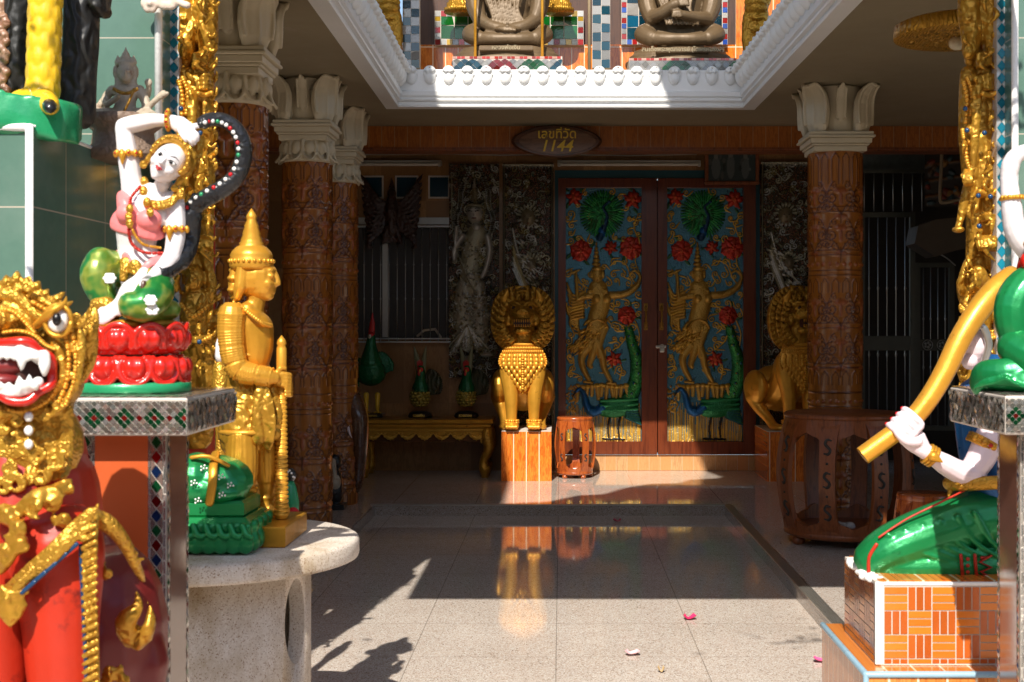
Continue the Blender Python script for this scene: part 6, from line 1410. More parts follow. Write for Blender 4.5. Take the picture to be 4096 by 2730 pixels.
# plaster flower high on the pillar
m=MB(); q=qf(4.28)
for i in range(6): a=2*PI*i/6; m.ell(q(345+12*math.cos(a)*.9,8+10*math.sin(a)),(.016,.012,.02)); m.ell(q(385+16*math.cos(a)*.9,2+9*math.sin(a)),(.022,.012,.02))
m.ell(q(345,8,-.01),.012)
for i in range(5): m.ell(q(405+6*i,4+2*i),(.014,.01,.012))
props(m.build('plaster_flower',paint('peach_plaster',(.72,.58,.48),.6,0,.1,12,.5,30,.01),None,remesh=.004),'peach coloured plaster flowers fixed high on the green pillar','ornament')

# ---- bird statue: green base, yellow legs, dark body
Y=3.62; S=px(Y); q=qf(Y); t=thing('bird_statue',(-1.62,Y+.15,ZG),'giant bird statue cut by the top edge, yellow scaly leg and black talons on green','bird statue')
m=MB(); m.tube(spline([(-2.4,3.50,ZG+.055),(-1.9,3.46,ZG+.057),(-1.6,3.47,ZG+.052),(-1.36,3.56,ZG+.038),(-1.31,3.75,ZG+.036),(-1.36,4.2,ZG+.05)],4),[(.07,.045)]*21,14,ref=(0,0,1)) if False else None
pl=[(-2.6,3.47),(-1.75,3.455),(-1.5,3.475),(-1.35,3.53),(-1.325,3.60),(-1.40,3.82),(-2.6,3.9)]
vs=[(x,y,ZG+.002-(.045 if x>-1.4 else 0)) for x,y in pl]+[(x-.0,y,ZG+.105-(.03 if x>-1.4 else 0)) for x,y in pl]; n=len(pl)
m.add(vs,[tuple(range(n-1,-1,-1)),tuple(range(n,2*n))]+[(i,(i+1)%n,n+(i+1)%n,n+i) for i in range(n)]); m.build('green_base',m_greenflat,t,remesh=.012,smooth=5,disp=('CLOUDS',.12,.02))
m=MB(); lg=[(96,238),(97,200),(100,150),(102,100),(104,50),(106,0),(108,-80)]
m.tube(spline([q(u,v) for u,v in lg],4),[S*x for x in np.interp(np.linspace(0,1,25),[0,.15,.4,.8,1],[36,31,33,34,36])],16)
for j in range(9):
    for i in range(4):
        v=205-34*j; a=-PI/2+(i-1.5+.5*(j%2))*.85; R_=31*S; c=q(98+.03*(215-v),v); m.ell((c[0]+R_*math.cos(a),c[1]+R_*math.sin(a),c[2]),(.029,.0075,.040),rot=np.stack([(-math.sin(a),math.cos(a),0),(math.cos(a),math.sin(a),.12),(0,0,1)],1),nu=12,nv=9)
m.tube(spline([q(80,225,-.0),q(50,228,-.04),q(28,238,-.07)],3),R2(46,42,38,36,34,32,26),12); m.tube(spline([q(100,230,-.02),q(112,238,-.08),q(116,248,-.12)],3),R2(46,42,40,38,36,32,26),12); m.tube([q(70,232,.05),q(40,235,.1)],[.04,.03],10)
m.build('leg',m_yellow,t,remesh=.0042,smooth=1)
for (u,v,d) in ((24,238,-.085),(115,250,-.14)): MB().tube(spline([q(u-2,v-8,d+.02),q(u,v-2,d-.02),q(u+2,v+10,d-.03)],3),[.018,.019,.018,.016,.013,.008,.002],10).build('talon',m_black,t)
for pts,w in (([(38,300),(40,150),(45,0),(50,-150)],34),([(178,262),(180,180),(186,90),(190,-60)],40),([(240,-60),(228,10),(232,22)],20)):
    m=MB(); P_=spline([q(u,v,.16) for u,v in pts],5); m.tube(P_,[(w*S*1.0,.07)]*len(P_),14); m.build('black_feather_skirt',m_blackfur,t,remesh=.008,smooth=1)
m=MB(); m.tube(spline([q(-10,300,.14),q(4,150,.12),q(2,40,.12),q(-4,-60,.12)],4),[.03]*13,10)
for i in range(14): m.ell(q(8+8*math.sin(i*2.2),40+14*i,.09),(.014,.012,.014))
m.build('beaded_tassel',carved('dark_red_tassel',(.22,.04,.02),(.35,.25,.15),.4,0,60,1,.008),t,remesh=.005)

# ---- small stone deity behind the lady
Y=4.02; S=px(Y); q=qf(Y); t=thing('stone_deity_statue',(q(280,0)[0],Y,ZG),'small weathered stone deity seated cross-legged with several arms against the green tiles','statue')
r=lambda *a:[x*S for x in a]; m=MB()
MB().lathe((q(284,0)[0],Y,ZG-.03),[(.115,0),(.115,.03),(.095,.05),(.09,.09),(.115,.11),(.12,.135),(.10,.14)],20).build('plinth',carved('reddish_stone',(.16,.08,.05),(.25,.19,.14),.6,0,70,1,.006),t)
m.tube(spline([q(286,268),q(288,240),q(290,215),q(290,200)],3),[(a*S,b*S) for a,b in ((34,26),(30,24),(26,22),(24,20),(24,20),(27,20),(32,21),(34,21),(34,20),(28,16))],14)
m.tube(spline([q(310,268,.0),q(345,272,-.05),q(300,276,-.09),(q(262,274,-.09))],3),r(20,22,22,20,18,16,14,13,12,11),10); m.tube(spline([q(262,268,.0),q(215,270,-.04),q(240,278,-.08),q(300,280,-.07)],3),r(20,22,20,18,17,15,13,12,11,10),10)
m.tube([q(289,200),q(289,186)],r(12,11),10); m.ell(q(289,168,-.01),(19*S,20*S,24*S)); m.ell(q(289,178,-.03),(13*S,12*S,13*S)); m.ell(q(289,168,-.045),(.004,.008,.012))
for sx in (-1,1): m.tube([q(289+sx*20,160),q(289+sx*22,190)],r(6,4),8); m.ell(q(289+sx*7,163,-.036),(.006,.004,.003)); m.ell(q(289+sx*20,166,.01),(9*S,14*S,18*S))
m.lathe(q(289,152),[(21*S,0),(22*S,6*S),(14*S,11*S),(12*S,17*S),(13*S,19*S),(8*S,25*S),(9*S,27*S),(4*S,34*S),(1*S,45*S)],14); 
for sx in (-1,1): m.lathe(q(289+sx*18,146),[(8*S,0),(7*S,6*S),(3*S,14*S),(1*S,20*S)],10)
m.tube(spline([q(258,208),q(242,225),q(246,240,-.03),q(272,222,-.05)],3),r(12,11,10,9,9,8,8,7,7,6),8); m.tube(spline([q(255,210,.03),q(236,235,.02),q(222,250,-.02),q(216,258,-.04)],3),r(11,10,9,9,8,8,8,8,9,10),8)
m.tube(spline([q(320,208),q(334,232,-.01),q(338,248,-.02),q(356,232,-.03),q(376,215,-.03)],3),r(12,12,11,11,11,10,9,8,7,7,7,8,8),8); m.tube([q(370,222,-.03),q(384,215,-.04)],r(8,5),8)
m.tube(spline([q(322,205,.03),q(336,222,.03),q(342,205,.0),q(341,184,-.01)],3),r(10,9,9,8,8,7,7,6,6,4),8); m.ell(q(341,190,-.01),(9*S,6*S,10*S))
m.build('body',m_stone,t,remesh=.0030,smooth=1)
m=MB(); [m.ell(q(u,v,d),(.006,)*3,nu=6,nv=4) for (u,v,d) in [(262+3.3*i,205+10*math.sin(PI*i/16),-.07) for i in range(17)]]; m.tube(spline([q(308,205,-.07),q(296,235,-.075),q(284,258,-.07)],3),.004,6); m.build('necklace',m_darkgold,t)

# ================================================================== gilded guardians on the corner pillars
def guardian(Y,uc,sg,lab,loc):
    """tall totem of gilded dancers; sg=+1 mirrored for the right side. u offsets in px at 5.1 m"""
    S=px(Y); q=lambda o,v,d=0: W(uc+sg*o,v,Y,d); r=lambda *a:[x*S for x in a]
    t=thing('gilded_guardian',loc,lab,'carved figure','tall gilded guardian figures on the front pillars')
    b=MB(); T=lambda pts,rad,flat=1,seg=10,n=4: b.tube(spline([q(*p) for p in pts],n),[x*S for x in np.interp(np.linspace(0,1,n*(len(pts)-1)+1),np.linspace(0,1,len(rad)),rad)],seg,flat=flat)
    # upper dancer
    b.ell(q(18,30),(30*S,24*S,40*S)); T([(26,-60),(24,40),(28,100),(20,130)],[26,28,24,14]); T([(-24,-60),(-26,20),(-20,90),(-24,140)],[24,26,24,12])
    b.ell(q(-24,112,-.03),(18*S,20*S,26*S)); b.ell(q(-28,118,-.06),(11*S,10*S,16*S)); b.ell(q(-30,116,-.085),(3*S,5*S,8*S)); T([(-22,92,-.02),(-12,60,-.02),(-4,30,0)],[17,12,3])
    T([(22,300),(24,240),(18,200),(14,140)],[22,19,17,13]); b.ell(q(12,136,-.04),(17*S,14*S,19*S)); 
    for i in range(4): T([(4,124+9*i,-.06),(-6,126+9*i,-.07),(-2,132+9*i,-.05)],[5,5,4],1,7,3)
    for v in (176,186,196,206): T([(-1,v,-.02),(18,v-3,-.06),(36,v,-.02)],[6,6,6],1,7)
    T([(-26,170),(-24,240),(-22,320),(-20,400)],[20,26,28,22]); T([(6,160),(2,260),(2,340),(8,420)],[18,22,24,24])
    T([(-2,180,-.05),(-8,260,-.08),(-14,340,-.08),(-16,388,-.07)],[9,11,10,6],.8); b.ell(q(-24,402,-.06),(12*S,10*S,15*S)); 
    for i in range(4): T([(-34+i*5,392,-.07),(-38+i*6,412,-.09),(-34+i*6,428,-.08)],[4.5,4.5,3],1,7,3)
    T([(34,290),(18,330),(-4,360),(-18,388)],[9,16,14,9],.6); T([(20,380),(24,450),(20,520),(26,560)],[24,22,20,16]); T([(-14,420),(-12,480),(-10,530),(-20,590)],[18,16,14,10])
    T([(-26,430,-.02),(-36,470,-.02),(-44,500,-.02),(-52,530,-.03)],[14,13,9,7]); b.ell(q(-50,528,-.05),(14*S,18*S,8*S))
    for v in (440,452,498,506): T([(4,v,-.03),(22,v-3,-.07),(40,v,-.03)],[5,5,5],1,7)
    b.ell(q(14,552,-.05),(28*S,22*S,12*S)); 
    for i in range(5): T([(-6+10*i,548,-.07),(-2+9*i,566,-.09),(4+8*i,576,-.06)],[7,7,4],.8,7,3)
    # lower dancer, arms raised
    b.ell(q(-4,640,-.03),(22*S,22*S,30*S)); b.ell(q(-8,648,-.06),(14*S,12*S,18*S)); b.ell(q(-10,646,-.095),(4*S,5*S,9*S)); T([(-2,612),(0,590),(2,575)],[17,9,2])
    for sx in (-1,1): b.ell(q(-8+sx*7,640,-.078),(5*S,3*S,2.5*S)); b.ell(q(-4+sx*22,642,-.01),(5*S,6*S,14*S))
    T([(24,700),(36,660),(30,620),(16,590)],[15,13,11,9]); T([(-30,700),(-42,670),(-38,630),(-28,600)],[14,12,10,8]); T([(-42,670,-.03),(-46,650,-.05),(-40,636,-.06)],[10,9,6])
    T([(0,690),(-4,730),(0,770),(4,800)],[34,38,30,32]); T([(-10,790),(-12,840),(-14,900),(-10,960)],[28,24,20,18]); T([(20,790),(22,850),(24,900),(22,980)],[26,24,22,20]); T([(-34,760,.02),(-48,820,.02),(-40,880,.02)],[10,14,5]); T([(40,730,.02),(48,790,.02),(44,850,.02)],[10,16,8])
    for v in (778,786): T([(-34,v-4,-.03),(0,v,-.10),(36,v-4,-.03)],[6,6,6],1,7)
    for sg2,x in ((-1,-34),(1,42)):
        for i in range(9): T([(x*.8,690+30*i,0),(x*1.25,684+30*i,-.01),(x*1.4,668+30*i,0)],[9,7,2],.7,7,3)
    for i in range(12): T([(34,20+34*i,.02),(46,10+34*i,.0),(48,-6+34*i,.0)],[8,7,2],.7,7,3)
    T([(10,-80,.07),(6,200,.07),(4,500,.07),(4,1000,.07)],[36,38,38,38],.6)
    rg_=random.Random(5)
    for i in range(34):
        v=-40+30*i; x=rg_.uniform(-34,36); L=rg_.uniform(14,30); T([(x,v,-.06),(x+rg_.uniform(-10,10),v+L*.6,-.085),(x+rg_.uniform(-16,16),v+L*1.5,-.065)],[5,7,2],.8,7,3)
    for i in range(26):
        v=-30+36*i; x=rg_.choice((-38,-30,34,42)); R_=rg_.uniform(7,12); T([(x+R_*(1-.14*k)*math.cos(k*.9),v+R_*(1-.14*k)*math.sin(k*.9),-.045) for k in range(6)],[4,3.5,2.5],1,6,2)
    b.build('figure',m_goldcarve,t,remesh=.0042,smooth=0)
    for pts in ([(-38,190),(-30,230),(-34,280)],[(-30,180),(-18,215),(-22,262)],[(0,440),(20,446),(38,438)],[(-28,775),(0,785),(32,776)],[(-34,700),(-8,726),(26,704)],[(6,215),(20,219),(36,214)],[(-34,330),(-30,370),(-20,395)],[(-40,300),(-36,320),(-20,330)]):
        bd=MB()
        for p in spline([q(x,v,-.095 if abs(x)<15 else -.06) for x,v in pts],5): bd.ell(p,(.009,.010,.009),nu=6,nv=4)
        bd.build('bead_string',m_goldlight,t)
    for (x,v) in ((-30,300),(10,306),(-4,450),(24,452),(-2,520),(8,786),(-16,786),(-34,250)): MB().ell(q(x,v,-.10),(.009,.008,.009),nu=7,nv=5).build('blue_gem',bpy.data.materials['blue_enamel'],t)
guardian(4.5,450,1,'gilded guardian figure carved in tiers on the left pillar, behind the white lady',(WX(450,4.5),4.5,-.075))
guardian(4.5,2252,1,'gilded guardian figure carved in tiers on the right pillar, above the gold pipe',(WX(2252,4.5),4.5,-.075))
t=thing('corner_post',(WX(450,4.6),4.62,-.075),'square red edged post backing the left gilded guardian','post'); MB().box((WX(414,4.6),4.57,-.07),(WX(480,4.6),4.68,HC+.5)).build('post',m_redsat,t)

# ================================================================== right side
XQ=(2328-U0)*4.35/K
t=thing('green_tiled_pillar',(2.2,4.6,-.075),'green tiled pillar with a white bead and blue diamond strip at the right edge','pillar')
MB().box((XQ,4.35,-.075),(3.4,4.72,HC+.6)).build('core',m_gt_x,t); MB().quad((XQ-.002,4.72,-.07),(XQ-.002,4.35,-.07),(XQ-.002,4.35,HC+.6),(XQ-.002,4.72,HC+.6)).build('side_tiles',m_gt_y,t)
MB().tube([(XQ+.004,4.344,-.07),(XQ+.004,4.344,HC+.6)],.012,8,ends=False).build('corner_bead',m_white,t)
bluestrip(t,2290,2312,4.43,HC+.5,22)
t=thing('corner_post',(WX(2270,4.6),4.62,-.075),'square red edged post backing the right gilded guardian','post'); MB().box((WX(2238,4.6),4.57,-.07),(WX(2289,4.6),4.68,HC+.5)).build('post',m_redsat,t)
ZT2=1.125
mosaic_table(1.089,1.46,3.2,3.65,ZT2,1.029,1.155,1.37,3.28,3.446,'mirror mosaic table at the right edge, in front of the kneeling green figure',False,m_terra,31)
# ---- tiled stepped pedestal
t=thing('tiled_pedestal',(1.4,4.1,-.075),'stepped pedestal in orange parquet tiles with blue edging under the kneeling figure','pedestal')
m_low=woodtile('low_step_tile',(.60,.17,.035),(.78,.28,.06),.085,.9,'xz',(.82,.62,.45),.0035,.14,0,(.02,0,.03)); m_lowy=woodtile('low_step_tile_side',(.50,.17,.06),(.62,.25,.09),.075,.9,'yz',(.7,.5,.35),.003,.14)  # side tile darker than the front: that face's shade put into its colour
Ys,Xs,Zs=3.80,.888,.285
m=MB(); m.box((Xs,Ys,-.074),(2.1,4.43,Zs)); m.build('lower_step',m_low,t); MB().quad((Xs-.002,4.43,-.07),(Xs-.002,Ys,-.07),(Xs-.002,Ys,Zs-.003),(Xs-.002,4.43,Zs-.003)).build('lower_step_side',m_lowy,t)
m_edge=paint('pale_blue_tile_trim',(.28,.45,.56),.3)
m=MB(); m.tube([(Xs+.002,Ys,Zs-.004),(2.1,Ys,Zs-.004)],.010,8); m.tube([(Xs,Ys+.002,Zs-.004),(Xs,4.43,Zs-.004)],.010,8); m.tube([(Xs,Ys,-.07),(Xs,Ys,Zs-.006)],.009,8); m.build('blue_edging',m_edge,t)
# parquet: real tile slips
Xu,Yu,Zu=.939,3.886,.532; up=MB(); up.box((Xu,Yu,Zs+.001),(2.05,4.32,Zu)); up.build('upper_block',m_grout,t)
def parquet(org,ud,w,h,cell,seed,flip):
    rr=random.Random(seed); mb=MB(); o=np.array(org,float); ud=np.array(ud,float); vd=np.array((0,0,1.)); nd=np.cross(ud,vd)
    top=h
    for i in range(int(w/cell)+1):
        for j in range(int(h/cell)+2):
            for k in range(3):
                if (i+j)%2==0: a0,a1,b0,b1=0,cell,k*cell/3,(k+1)*cell/3; base=(.85,.24,.025)
                else: a0,a1,b0,b1=k*cell/3,(k+1)*cell/3,0,cell; base=(.62,.135,.02)
                g=.0016; x0=i*cell+a0+g; x1=min(i*cell+a1-g,w-.002); z1=top-j*cell-b0-g; z0=max(top-j*cell-b1+g,.003)
                if x1<=x0 or z1<=z0: continue
                c=sh(base,rr.uniform(.85,1.12)) 
                q4=[o+ud*x0+vd*z0,o+ud*x1+vd*z0,o+ud*x1+vd*z1,o+ud*x0+vd*z1]; mb.quad(*[p+nd*.0022 for p in q4],col=c)
    return mb
parquet((Xu+.022,Yu,Zs+.004),(1,0,0),1.08,Zu-Zs-.016,.0713,1,0).build('parquet_front',m_glassm,t); 
mb=parquet((Xu,4.315,Zs+.004),(0,-1,0),.41,Zu-Zs-.012,.0713,2,1); mb.fc=[sh(c,.62) for c in mb.fc]; mb.build('parquet_side',m_glassm,t)  # side slips darkened to paint in the shade of that face
m=MB(); m.bbox((Xu-.004,Yu-.005,Zs+.002),(Xu+.020,Yu+.004,Zu+.002),.003); m.bbox((Xu+.0205,Yu-.004,Zu-.009),(2.0,Yu+.003,Zu+.002),.002); m.build('white_grout_edge',m_white,t)
MB().box((Xu+.012,Yu+.012,Zu+.0005),(2.04,4.31,Zu+.004)).build('top_tiles',m_orange_b,t)
m=MB(); rr=random.Random(7)
for i in range(22): m.ell((Xu+.01+rr.uniform(-.02,.02),4.22-.013*i,Zu+.008-.0006*i+rr.uniform(-.004,.004)),(.022,.018,.012),nu=8,nv=5)
m.build('plaster_smear',m_white,t,remesh=.005,smooth=1)
# ---- kneeling figure
Y=4.10; S=px(Y); q=qf(Y); r=lambda *a:[x*S for x in a]
t=thing('kneeling_statue',(q(2150,0)[0],Y,Zu),'kneeling pale statue in glossy green trousers holding a gold pipe, partly behind the mosaic table','statue')
m=MB()
m.tube(spline([q(2330,1190,.03),q(2230,1200,.0),q(2130,1228,-.02),q(2050,1258,-.03),q(2005,1285,-.02)],4),[(a*S,b*S) for a,b in zip(np.linspace(80,44,17),np.linspace(80,56,17))],18)
m.tube(spline([q(2005,1290,-.02),q(2060,1300,-.04),q(2160,1300,-.05),q(2260,1298,-.05),q(2340,1296,-.04)],4),[(a*S,b*S) for a,b in zip([40]+[38]*6+[36]*10,[46]*17)],16)
m.tube(spline([q(2330,1190,.20),q(2200,1225,.19),q(2060,1270,.17),q(2010,1300,.15)],4),r(*np.linspace(76,40,13)),14); m.ell(q(2330,1190,.1),(.13,.15,.14))
for i in range(6): m.tube(spline([q(2040+40*i,1228-10*i,-.085-.003*i),q(2100+35*i,1262-4*i,-.098),q(2180+28*i,1290-3*i,-.10)],4),r(*[7]*9),7)
for i in range(5): m.tube(spline([q(2060+45*i,1322,-.09),q(2120+35*i,1312,-.10),q(2210+20*i,1320-6*i,-.09)],3),r(*[6]*7),7)
m.build('green_trousers',m_green,t,remesh=.0045,smooth=3)
m=MB(); m.tube(spline([q(2215,1128,-.06),q(2150,1160,-.088),q(2080,1195,-.086),q(2020,1235,-.086)],5),[(.0035,.004)]*16,8); m.tube(spline([q(2014,1252,-.088),q(1998,1280,-.085),q(1996,1316,-.085)],5),[(.006,.005)]*11,8)
for u in (2208,2240): m.tube(spline([q(u,1276,-.118),q(u+2,1300,-.122),q(u+4,1322,-.115)],3),r(*[4]*7),6)
for v in (1285,1300,1315): m.ell(q(2224,v,-.122),(.006,.004,.006))
m.tube([q(2256,1282,-.118),q(2278,1276,-.118),q(2252,1292,-.12),q(2278,1304,-.12),q(2254,1314,-.12),q(2272,1326,-.115)],r(*[4]*6),6); m.build('red_piping',m_redsat,t)
m=MB(); m.tube(spline([q(2180,1112,-.03),q(2230,1112,-.085),q(2320,1108,-.09)],4),[(.022,.012)]*9,10); m.tube([q(2186,1120,-.03),q(2180,1140,-.04)],[.014,.004],8)
[m.ell(q(2200+16*i,1110,-.08),(.009,.008,.009)) for i in range(7)]; m.build('belt',m_goldfine,t)
m=MB(); m.tube(spline([q(2300,1110,.03),q(2290,1040,.04),q(2290,960,.05),q(2300,880,.06)],3),[(a,b) for a,b in ((.11,.10),(.11,.10),(.115,.10),(.12,.10),(.125,.10),(.13,.10),(.14,.10),(.14,.1),(.13,.09),(.10,.07))],16); m.build('blue_bodice',paint('blue_satin',(.01,.10,.30),.3,.3,.2),t,remesh=.006,smooth=2)
m=MB()
m.tube(spline([q(2296,960,-.02),q(2275,1010,-.035),q(2250,1060,-.05),q(2232,1085,-.055)],4),r(40,38,36,36,36,35,34,33,32,31,30,30,30),14); m.tube(spline([q(2236,1088,-.055),q(2205,1085,-.07),q(2160,1060,-.10),q(2122,1035,-.12)],4),r(31,30,29,28,27,26,25,24,22,20,19,18,17),14)
m.tube([q(2125,1038,-.12),q(2105,1015,-.125),q(2085,998,-.12)],[(18*S,13*S),(27*S,16*S),(26*S,14*S)],12)
m.ell(q(2240,790,.0),(30*S,.05,44*S)); m.ell(q(2228,830,-.01),(18*S,.035,20*S)); m.tube([q(2250,830,.01),q(2270,900,.03)],r(22,26),12); m.ell(q(2262,800,-.03),(9*S,.02,16*S)); m.ell(q(2214,802,0),(8*S,.014,7*S)); m.ell(q(2216,820,0),(6*S,.014,4*S))
ctr=[(2060,964),(2052,976),(2050,990),(2056,1004)]
ax=Vn(np.array(q(2130,920,-.115))-np.array(q(2000,1040,-.115)))
for i in range(4):
    c=np.array(q(2098-12*i,962+12*i,-.115)); e1=Vn(np.cross(ax,(0,1,0))); R_=24*S
    pts=[c+(-e1*math.cos(a)+np.array((0,1,0))*math.sin(a))*(R_+.004) for a in np.linspace(-2.2,-.0,6)][::1]
    m.tube(spline([np.array(q(2108-8*i,985+10*i,-.145))]+[c+(np.array((0,-1,0))*math.cos(a)-(-e1)*0+ (e1 if e1[2]>0 else -e1)*math.sin(a))*(R_+.0045) for a in (-.6,.2,.9,1.6,2.2)],3),r(*np.linspace(10.5,7,16)),9)
m.tube(spline([q(2108,1015,-.14),q(2085,1015,-.15),q(2068,1002,-.155),q(2058,988,-.15)],3),r(*np.linspace(12,8,10)),9)
m.build('body',m_pinkskin,t,remesh=.0030,smooth=1)
m=MB()
for i in range(4): c=np.array(q(2098-12*i,962+12*i,-.115)); e=e1 if e1[2]>0 else -e1; p=c+(np.array((0,-1,0))*math.cos(2.0)+e*math.sin(2.0))*(24*S+.012); m.ell(p,(.007,.005,.006),nu=8,nv=6)
m.build('red_nails',m_lip,t)
for (u,v,d,tilt) in ((2262,1020,-.03,.5),(2138,1047,-.11,-.95)):
    m=MB(); c=np.array(q(u,v,d)); axd=Vn((math.sin(tilt),0,math.cos(tilt))) if tilt>0 else Vn((.8,-.1,-.5)); e2=Vn(np.cross(axd,(0,1,0))); R_=(38 if tilt>0 else 21)*S
    for o_ in (-.010,0,.010): m.tube([c+axd*o_+e2*R_*math.cos(a)+np.array((0,1,0))*R_*math.sin(a) for a in np.linspace(0,2*PI,21)],.0065,7,ends=False)
    m.tube([c+e2*0+np.array((0,-R_-.003,0)),c+axd*.03+np.array((0,-R_-.002,-.0))],[.018,.003],8) if tilt<0 else [m.ell(c+e2*R_*math.cos(a)+np.array((0,1,0))*R_*math.sin(a)*1.05,(.012,)*3,nu=8,nv=6) for a in (-1.2,-.6,-1.8)]
    ob=m.build('gold_cuff',m_gold,t)
    MB().ell(c+np.array((0,-R_-.010,0)),(.007,.005,.007)).build('red_gem',m_redbead,ob)
m=MB(); m.tube(spline([q(2232,765,-.05),q(2256,750,-.06),q(2272,790,-.06),q(2262,830,-.05)],4),.012,8); m.build('grey_headband',m_steel,t)
pipe=thing('gold_pipe',q(1985,1050,-.115),'long curved gold painted pipe held by the kneeling figure\'s pale hand','pipe')
pp=[(1982,1048,-.115),(2040,1006,-.115),(2092,968,-.115),(2135,915,-.11),(2172,852,-.10),(2205,782,-.09),(2245,718,-.07),(2288,668,-.04),(2330,640,0)]
P_=spline([q(*p) for p in pp],4); n=len(P_); rad=[S*x for x in np.interp(np.linspace(0,1,n),[0,.3,.7,1],[21,22,25,31])]
m=MB(); seg=20; m.tube(P_,rad,seg,ends=False); 
nf=[f for f in m.f if len(f)==seg]; keep=[i for i,f in enumerate(m.f) if len(f)!=seg or min(f)>0]; m.f=[m.f[i] for i in keep]; m.fc=[m.fc[i] for i in keep]; m.fs=[m.fs[i] for i in keep]
m.build('tube',m_goldlight,pipe); tt=Vn(P_[1]-P_[0]); m=MB(); m.tube([P_[0],P_[0]+tt*.12],[rad[0]*.82]*2,20,ends=False); m.f=[f[::-1] for f in m.f]; m.build('bore',m_darkgold,pipe)
# ---- lady on the right table (mostly outside the frame)
Y=3.43; S=px(Y); q=qf(Y); r=lambda *a:[x*S for x in a]
t=thing('lady_statue',(q(2400,0)[0],Y,ZT2),'white armed lady statue in red and green cut off by the right edge','statue')
m=MB(); m.tube(spline([q(2248,888,.0),q(2252,868,-.02),q(2268,858,-.05),q(2310,855,-.08),q(2380,853,-.09),q(2480,860,-.06)],3),[(.022,.036)]*16,14); m.lathe((q(2390,0)[0],Y,ZT2+.003),[(.160,0),(.178,.010),(.180,.03),(.170,.050),(.12,.058)],36,sy=.8)
for i in range(9): m.tube(spline([q(2240+9*i,892-3*i,-.07-.008*i),q(2262+12*i,874+2*i,-.09-.006*i),q(2298+16*i,864+4*i,-.11)],3),r(*[5]*7),7)
m.build('draped_green_base',m_green,t,remesh=.004,smooth=2)
m=MB(); m.tube(spline([q(2420,640,.0),q(2360,660,-.02),q(2330,710,-.03),q(2345,780,-.03),q(2400,820,-.02)],4),r(*np.linspace(50,40,17)),14); m.build('green_knee',m_green,t,remesh=.004,smooth=2)
m=MB(); m.tube(spline([q(2405,780,0),q(2398,700,0),q(2392,640,0),q(2402,580,0)],3),r(60,52,46,44,46,50,54,56,54,44),16); m.ell(q(2372,600,-.035),(.032,.03,.032)); m.ell(q(2428,600,-.035),(.032,.03,.032)); m.build('red_dress',m_red,t,remesh=.004,smooth=2)
m=MB(); m.tube(spline([q(2340,800,-.05),q(2400,830,-.10),q(2470,810,-.05),q(2440,770,.0)],4),r(*np.linspace(48,44,13)),14); m.build('folded_legs',m_green,t,remesh=.004,smooth=3)
m=MB(); m.tube(spline([q(2365,570,-.0),q(2334,530,-.01),q(2324,470,-.02),q(2318,410,-.02)],4),r(32,31,30,28,26,25,24,24,23,22,21,20,20),14); m.tube(spline([q(2318,405,-.02),q(2326,370,-.025),q(2350,350,-.03),q(2400,345,-.03),q(2440,372,-.03)],4),r(20,20,21,21,20,20,19,18,17,16,15,14,13,14,18,16,12),14)
m.tube(spline([q(2446,575,0),q(2470,640,0),q(2462,700,-.04),q(2420,740,-.09)],4),r(*np.linspace(30,14,13)),14); m.tube([q(2405,570,0),q(2412,530,-.01)],r(24,20),12); m.ell(q(2418,488,-.02),(.045,.05,.056)); m.ell(q(2416,492,-.068),(.006,.009,.013)); m.ell(q(2404,566,0),(.062,.03,.026)); m.build('body',m_skin,t,remesh=.003,smooth=2)
m=MB(); m.lathe(q(2420,472),[(.048,0),(.052,.012),(.040,.03),(.024,.045),(.014,.07),(.004,.09)],16,lobes=8,amp=.04); m.ell(q(2422,480,.02),(.052,.045,.055)); m.build('crown',m_goldcarve,t,remesh=.004)
m=MB(); [m.ell(q(2360+9*i,562+10*math.sin(PI*i/10),-.055),(.010,.008,.012)) for i in range(11)]; m.build('gold_collar',m_goldfine,t)
for sx in (-1,1): MB().ell(q(2417+sx*16,482,-.062),(.009,.006,.004)).build('eye',m_ink,t)
MB().ell(q(2416,508,-.066),(.010,.005,.004)).build('lips',m_lip,t)
m=MB(); c=np.array(q(2325,455,-.02)); m.tube([c+np.array((.027*math.cos(a),.027*math.sin(a),.003*math.cos(a))) for a in np.linspace(0,2*PI,21)],.006,7,ends=False); [m.ell(c+np.array((.030*math.cos(a),.030*math.sin(a),0)),(.006,)*3,nu=6,nv=4) for a in np.linspace(-2.8,-.3,8)]; m.build('armlet',m_gold,t)

# ---- gilded parasol disc at the top right
Y=5.45; Z=2.5; cx=(2212-U0)*Y/K; t=thing('gilded_parasol',(cx,Y,Z),'round gilded ceremonial parasol seen from below near the top right corner','parasol')
nr,nt=26,120; rr=random.Random(5); vs=[];fs=[]; Rm_=.275
H=[[.0]*nt for _ in range(nr)]
for j in range(nr):
    for i in range(nt):
        a=2*PI*i/nt; R_=Rm_*(.04+.96*j/(nr-1)); h=.010*math.sin(a*24+math.sin(j*.8)*2)*math.sin(j*1.1)+.006*math.sin(a*11+j) if j<nr-5 else .008*math.sin(a*60)
        vs.append((cx+R_*math.cos(a),Y+R_*math.sin(a),Z+h))
for j in range(nr-1):
    for i in range(nt): k=(i+1)%nt; fs.append((j*nt+i,(j+1)*nt+i,(j+1)*nt+k,j*nt+k))
m=MB(); m.add(vs,fs); m.build('carved_underside',m_darkgold,t); m=MB(); m.lathe((cx,Y,Z),[(Rm_,-.004),(Rm_+.006,.0),(Rm_+.002,.05),(Rm_-.02,.06),(.05,.10),(.001,.11)],96,lobes=60,amp=.006); m.build('fluted_rim',m_goldwave,t); MB().lathe((cx,Y,Z+.1),[(.012,0),(.012,HC-Z-.1)],10).build('pole',m_gold,t); MB().ell((cx-.03,Y-.02,Z-.03),(.035,.03,.03)).build('hub',m_whitecap,t)

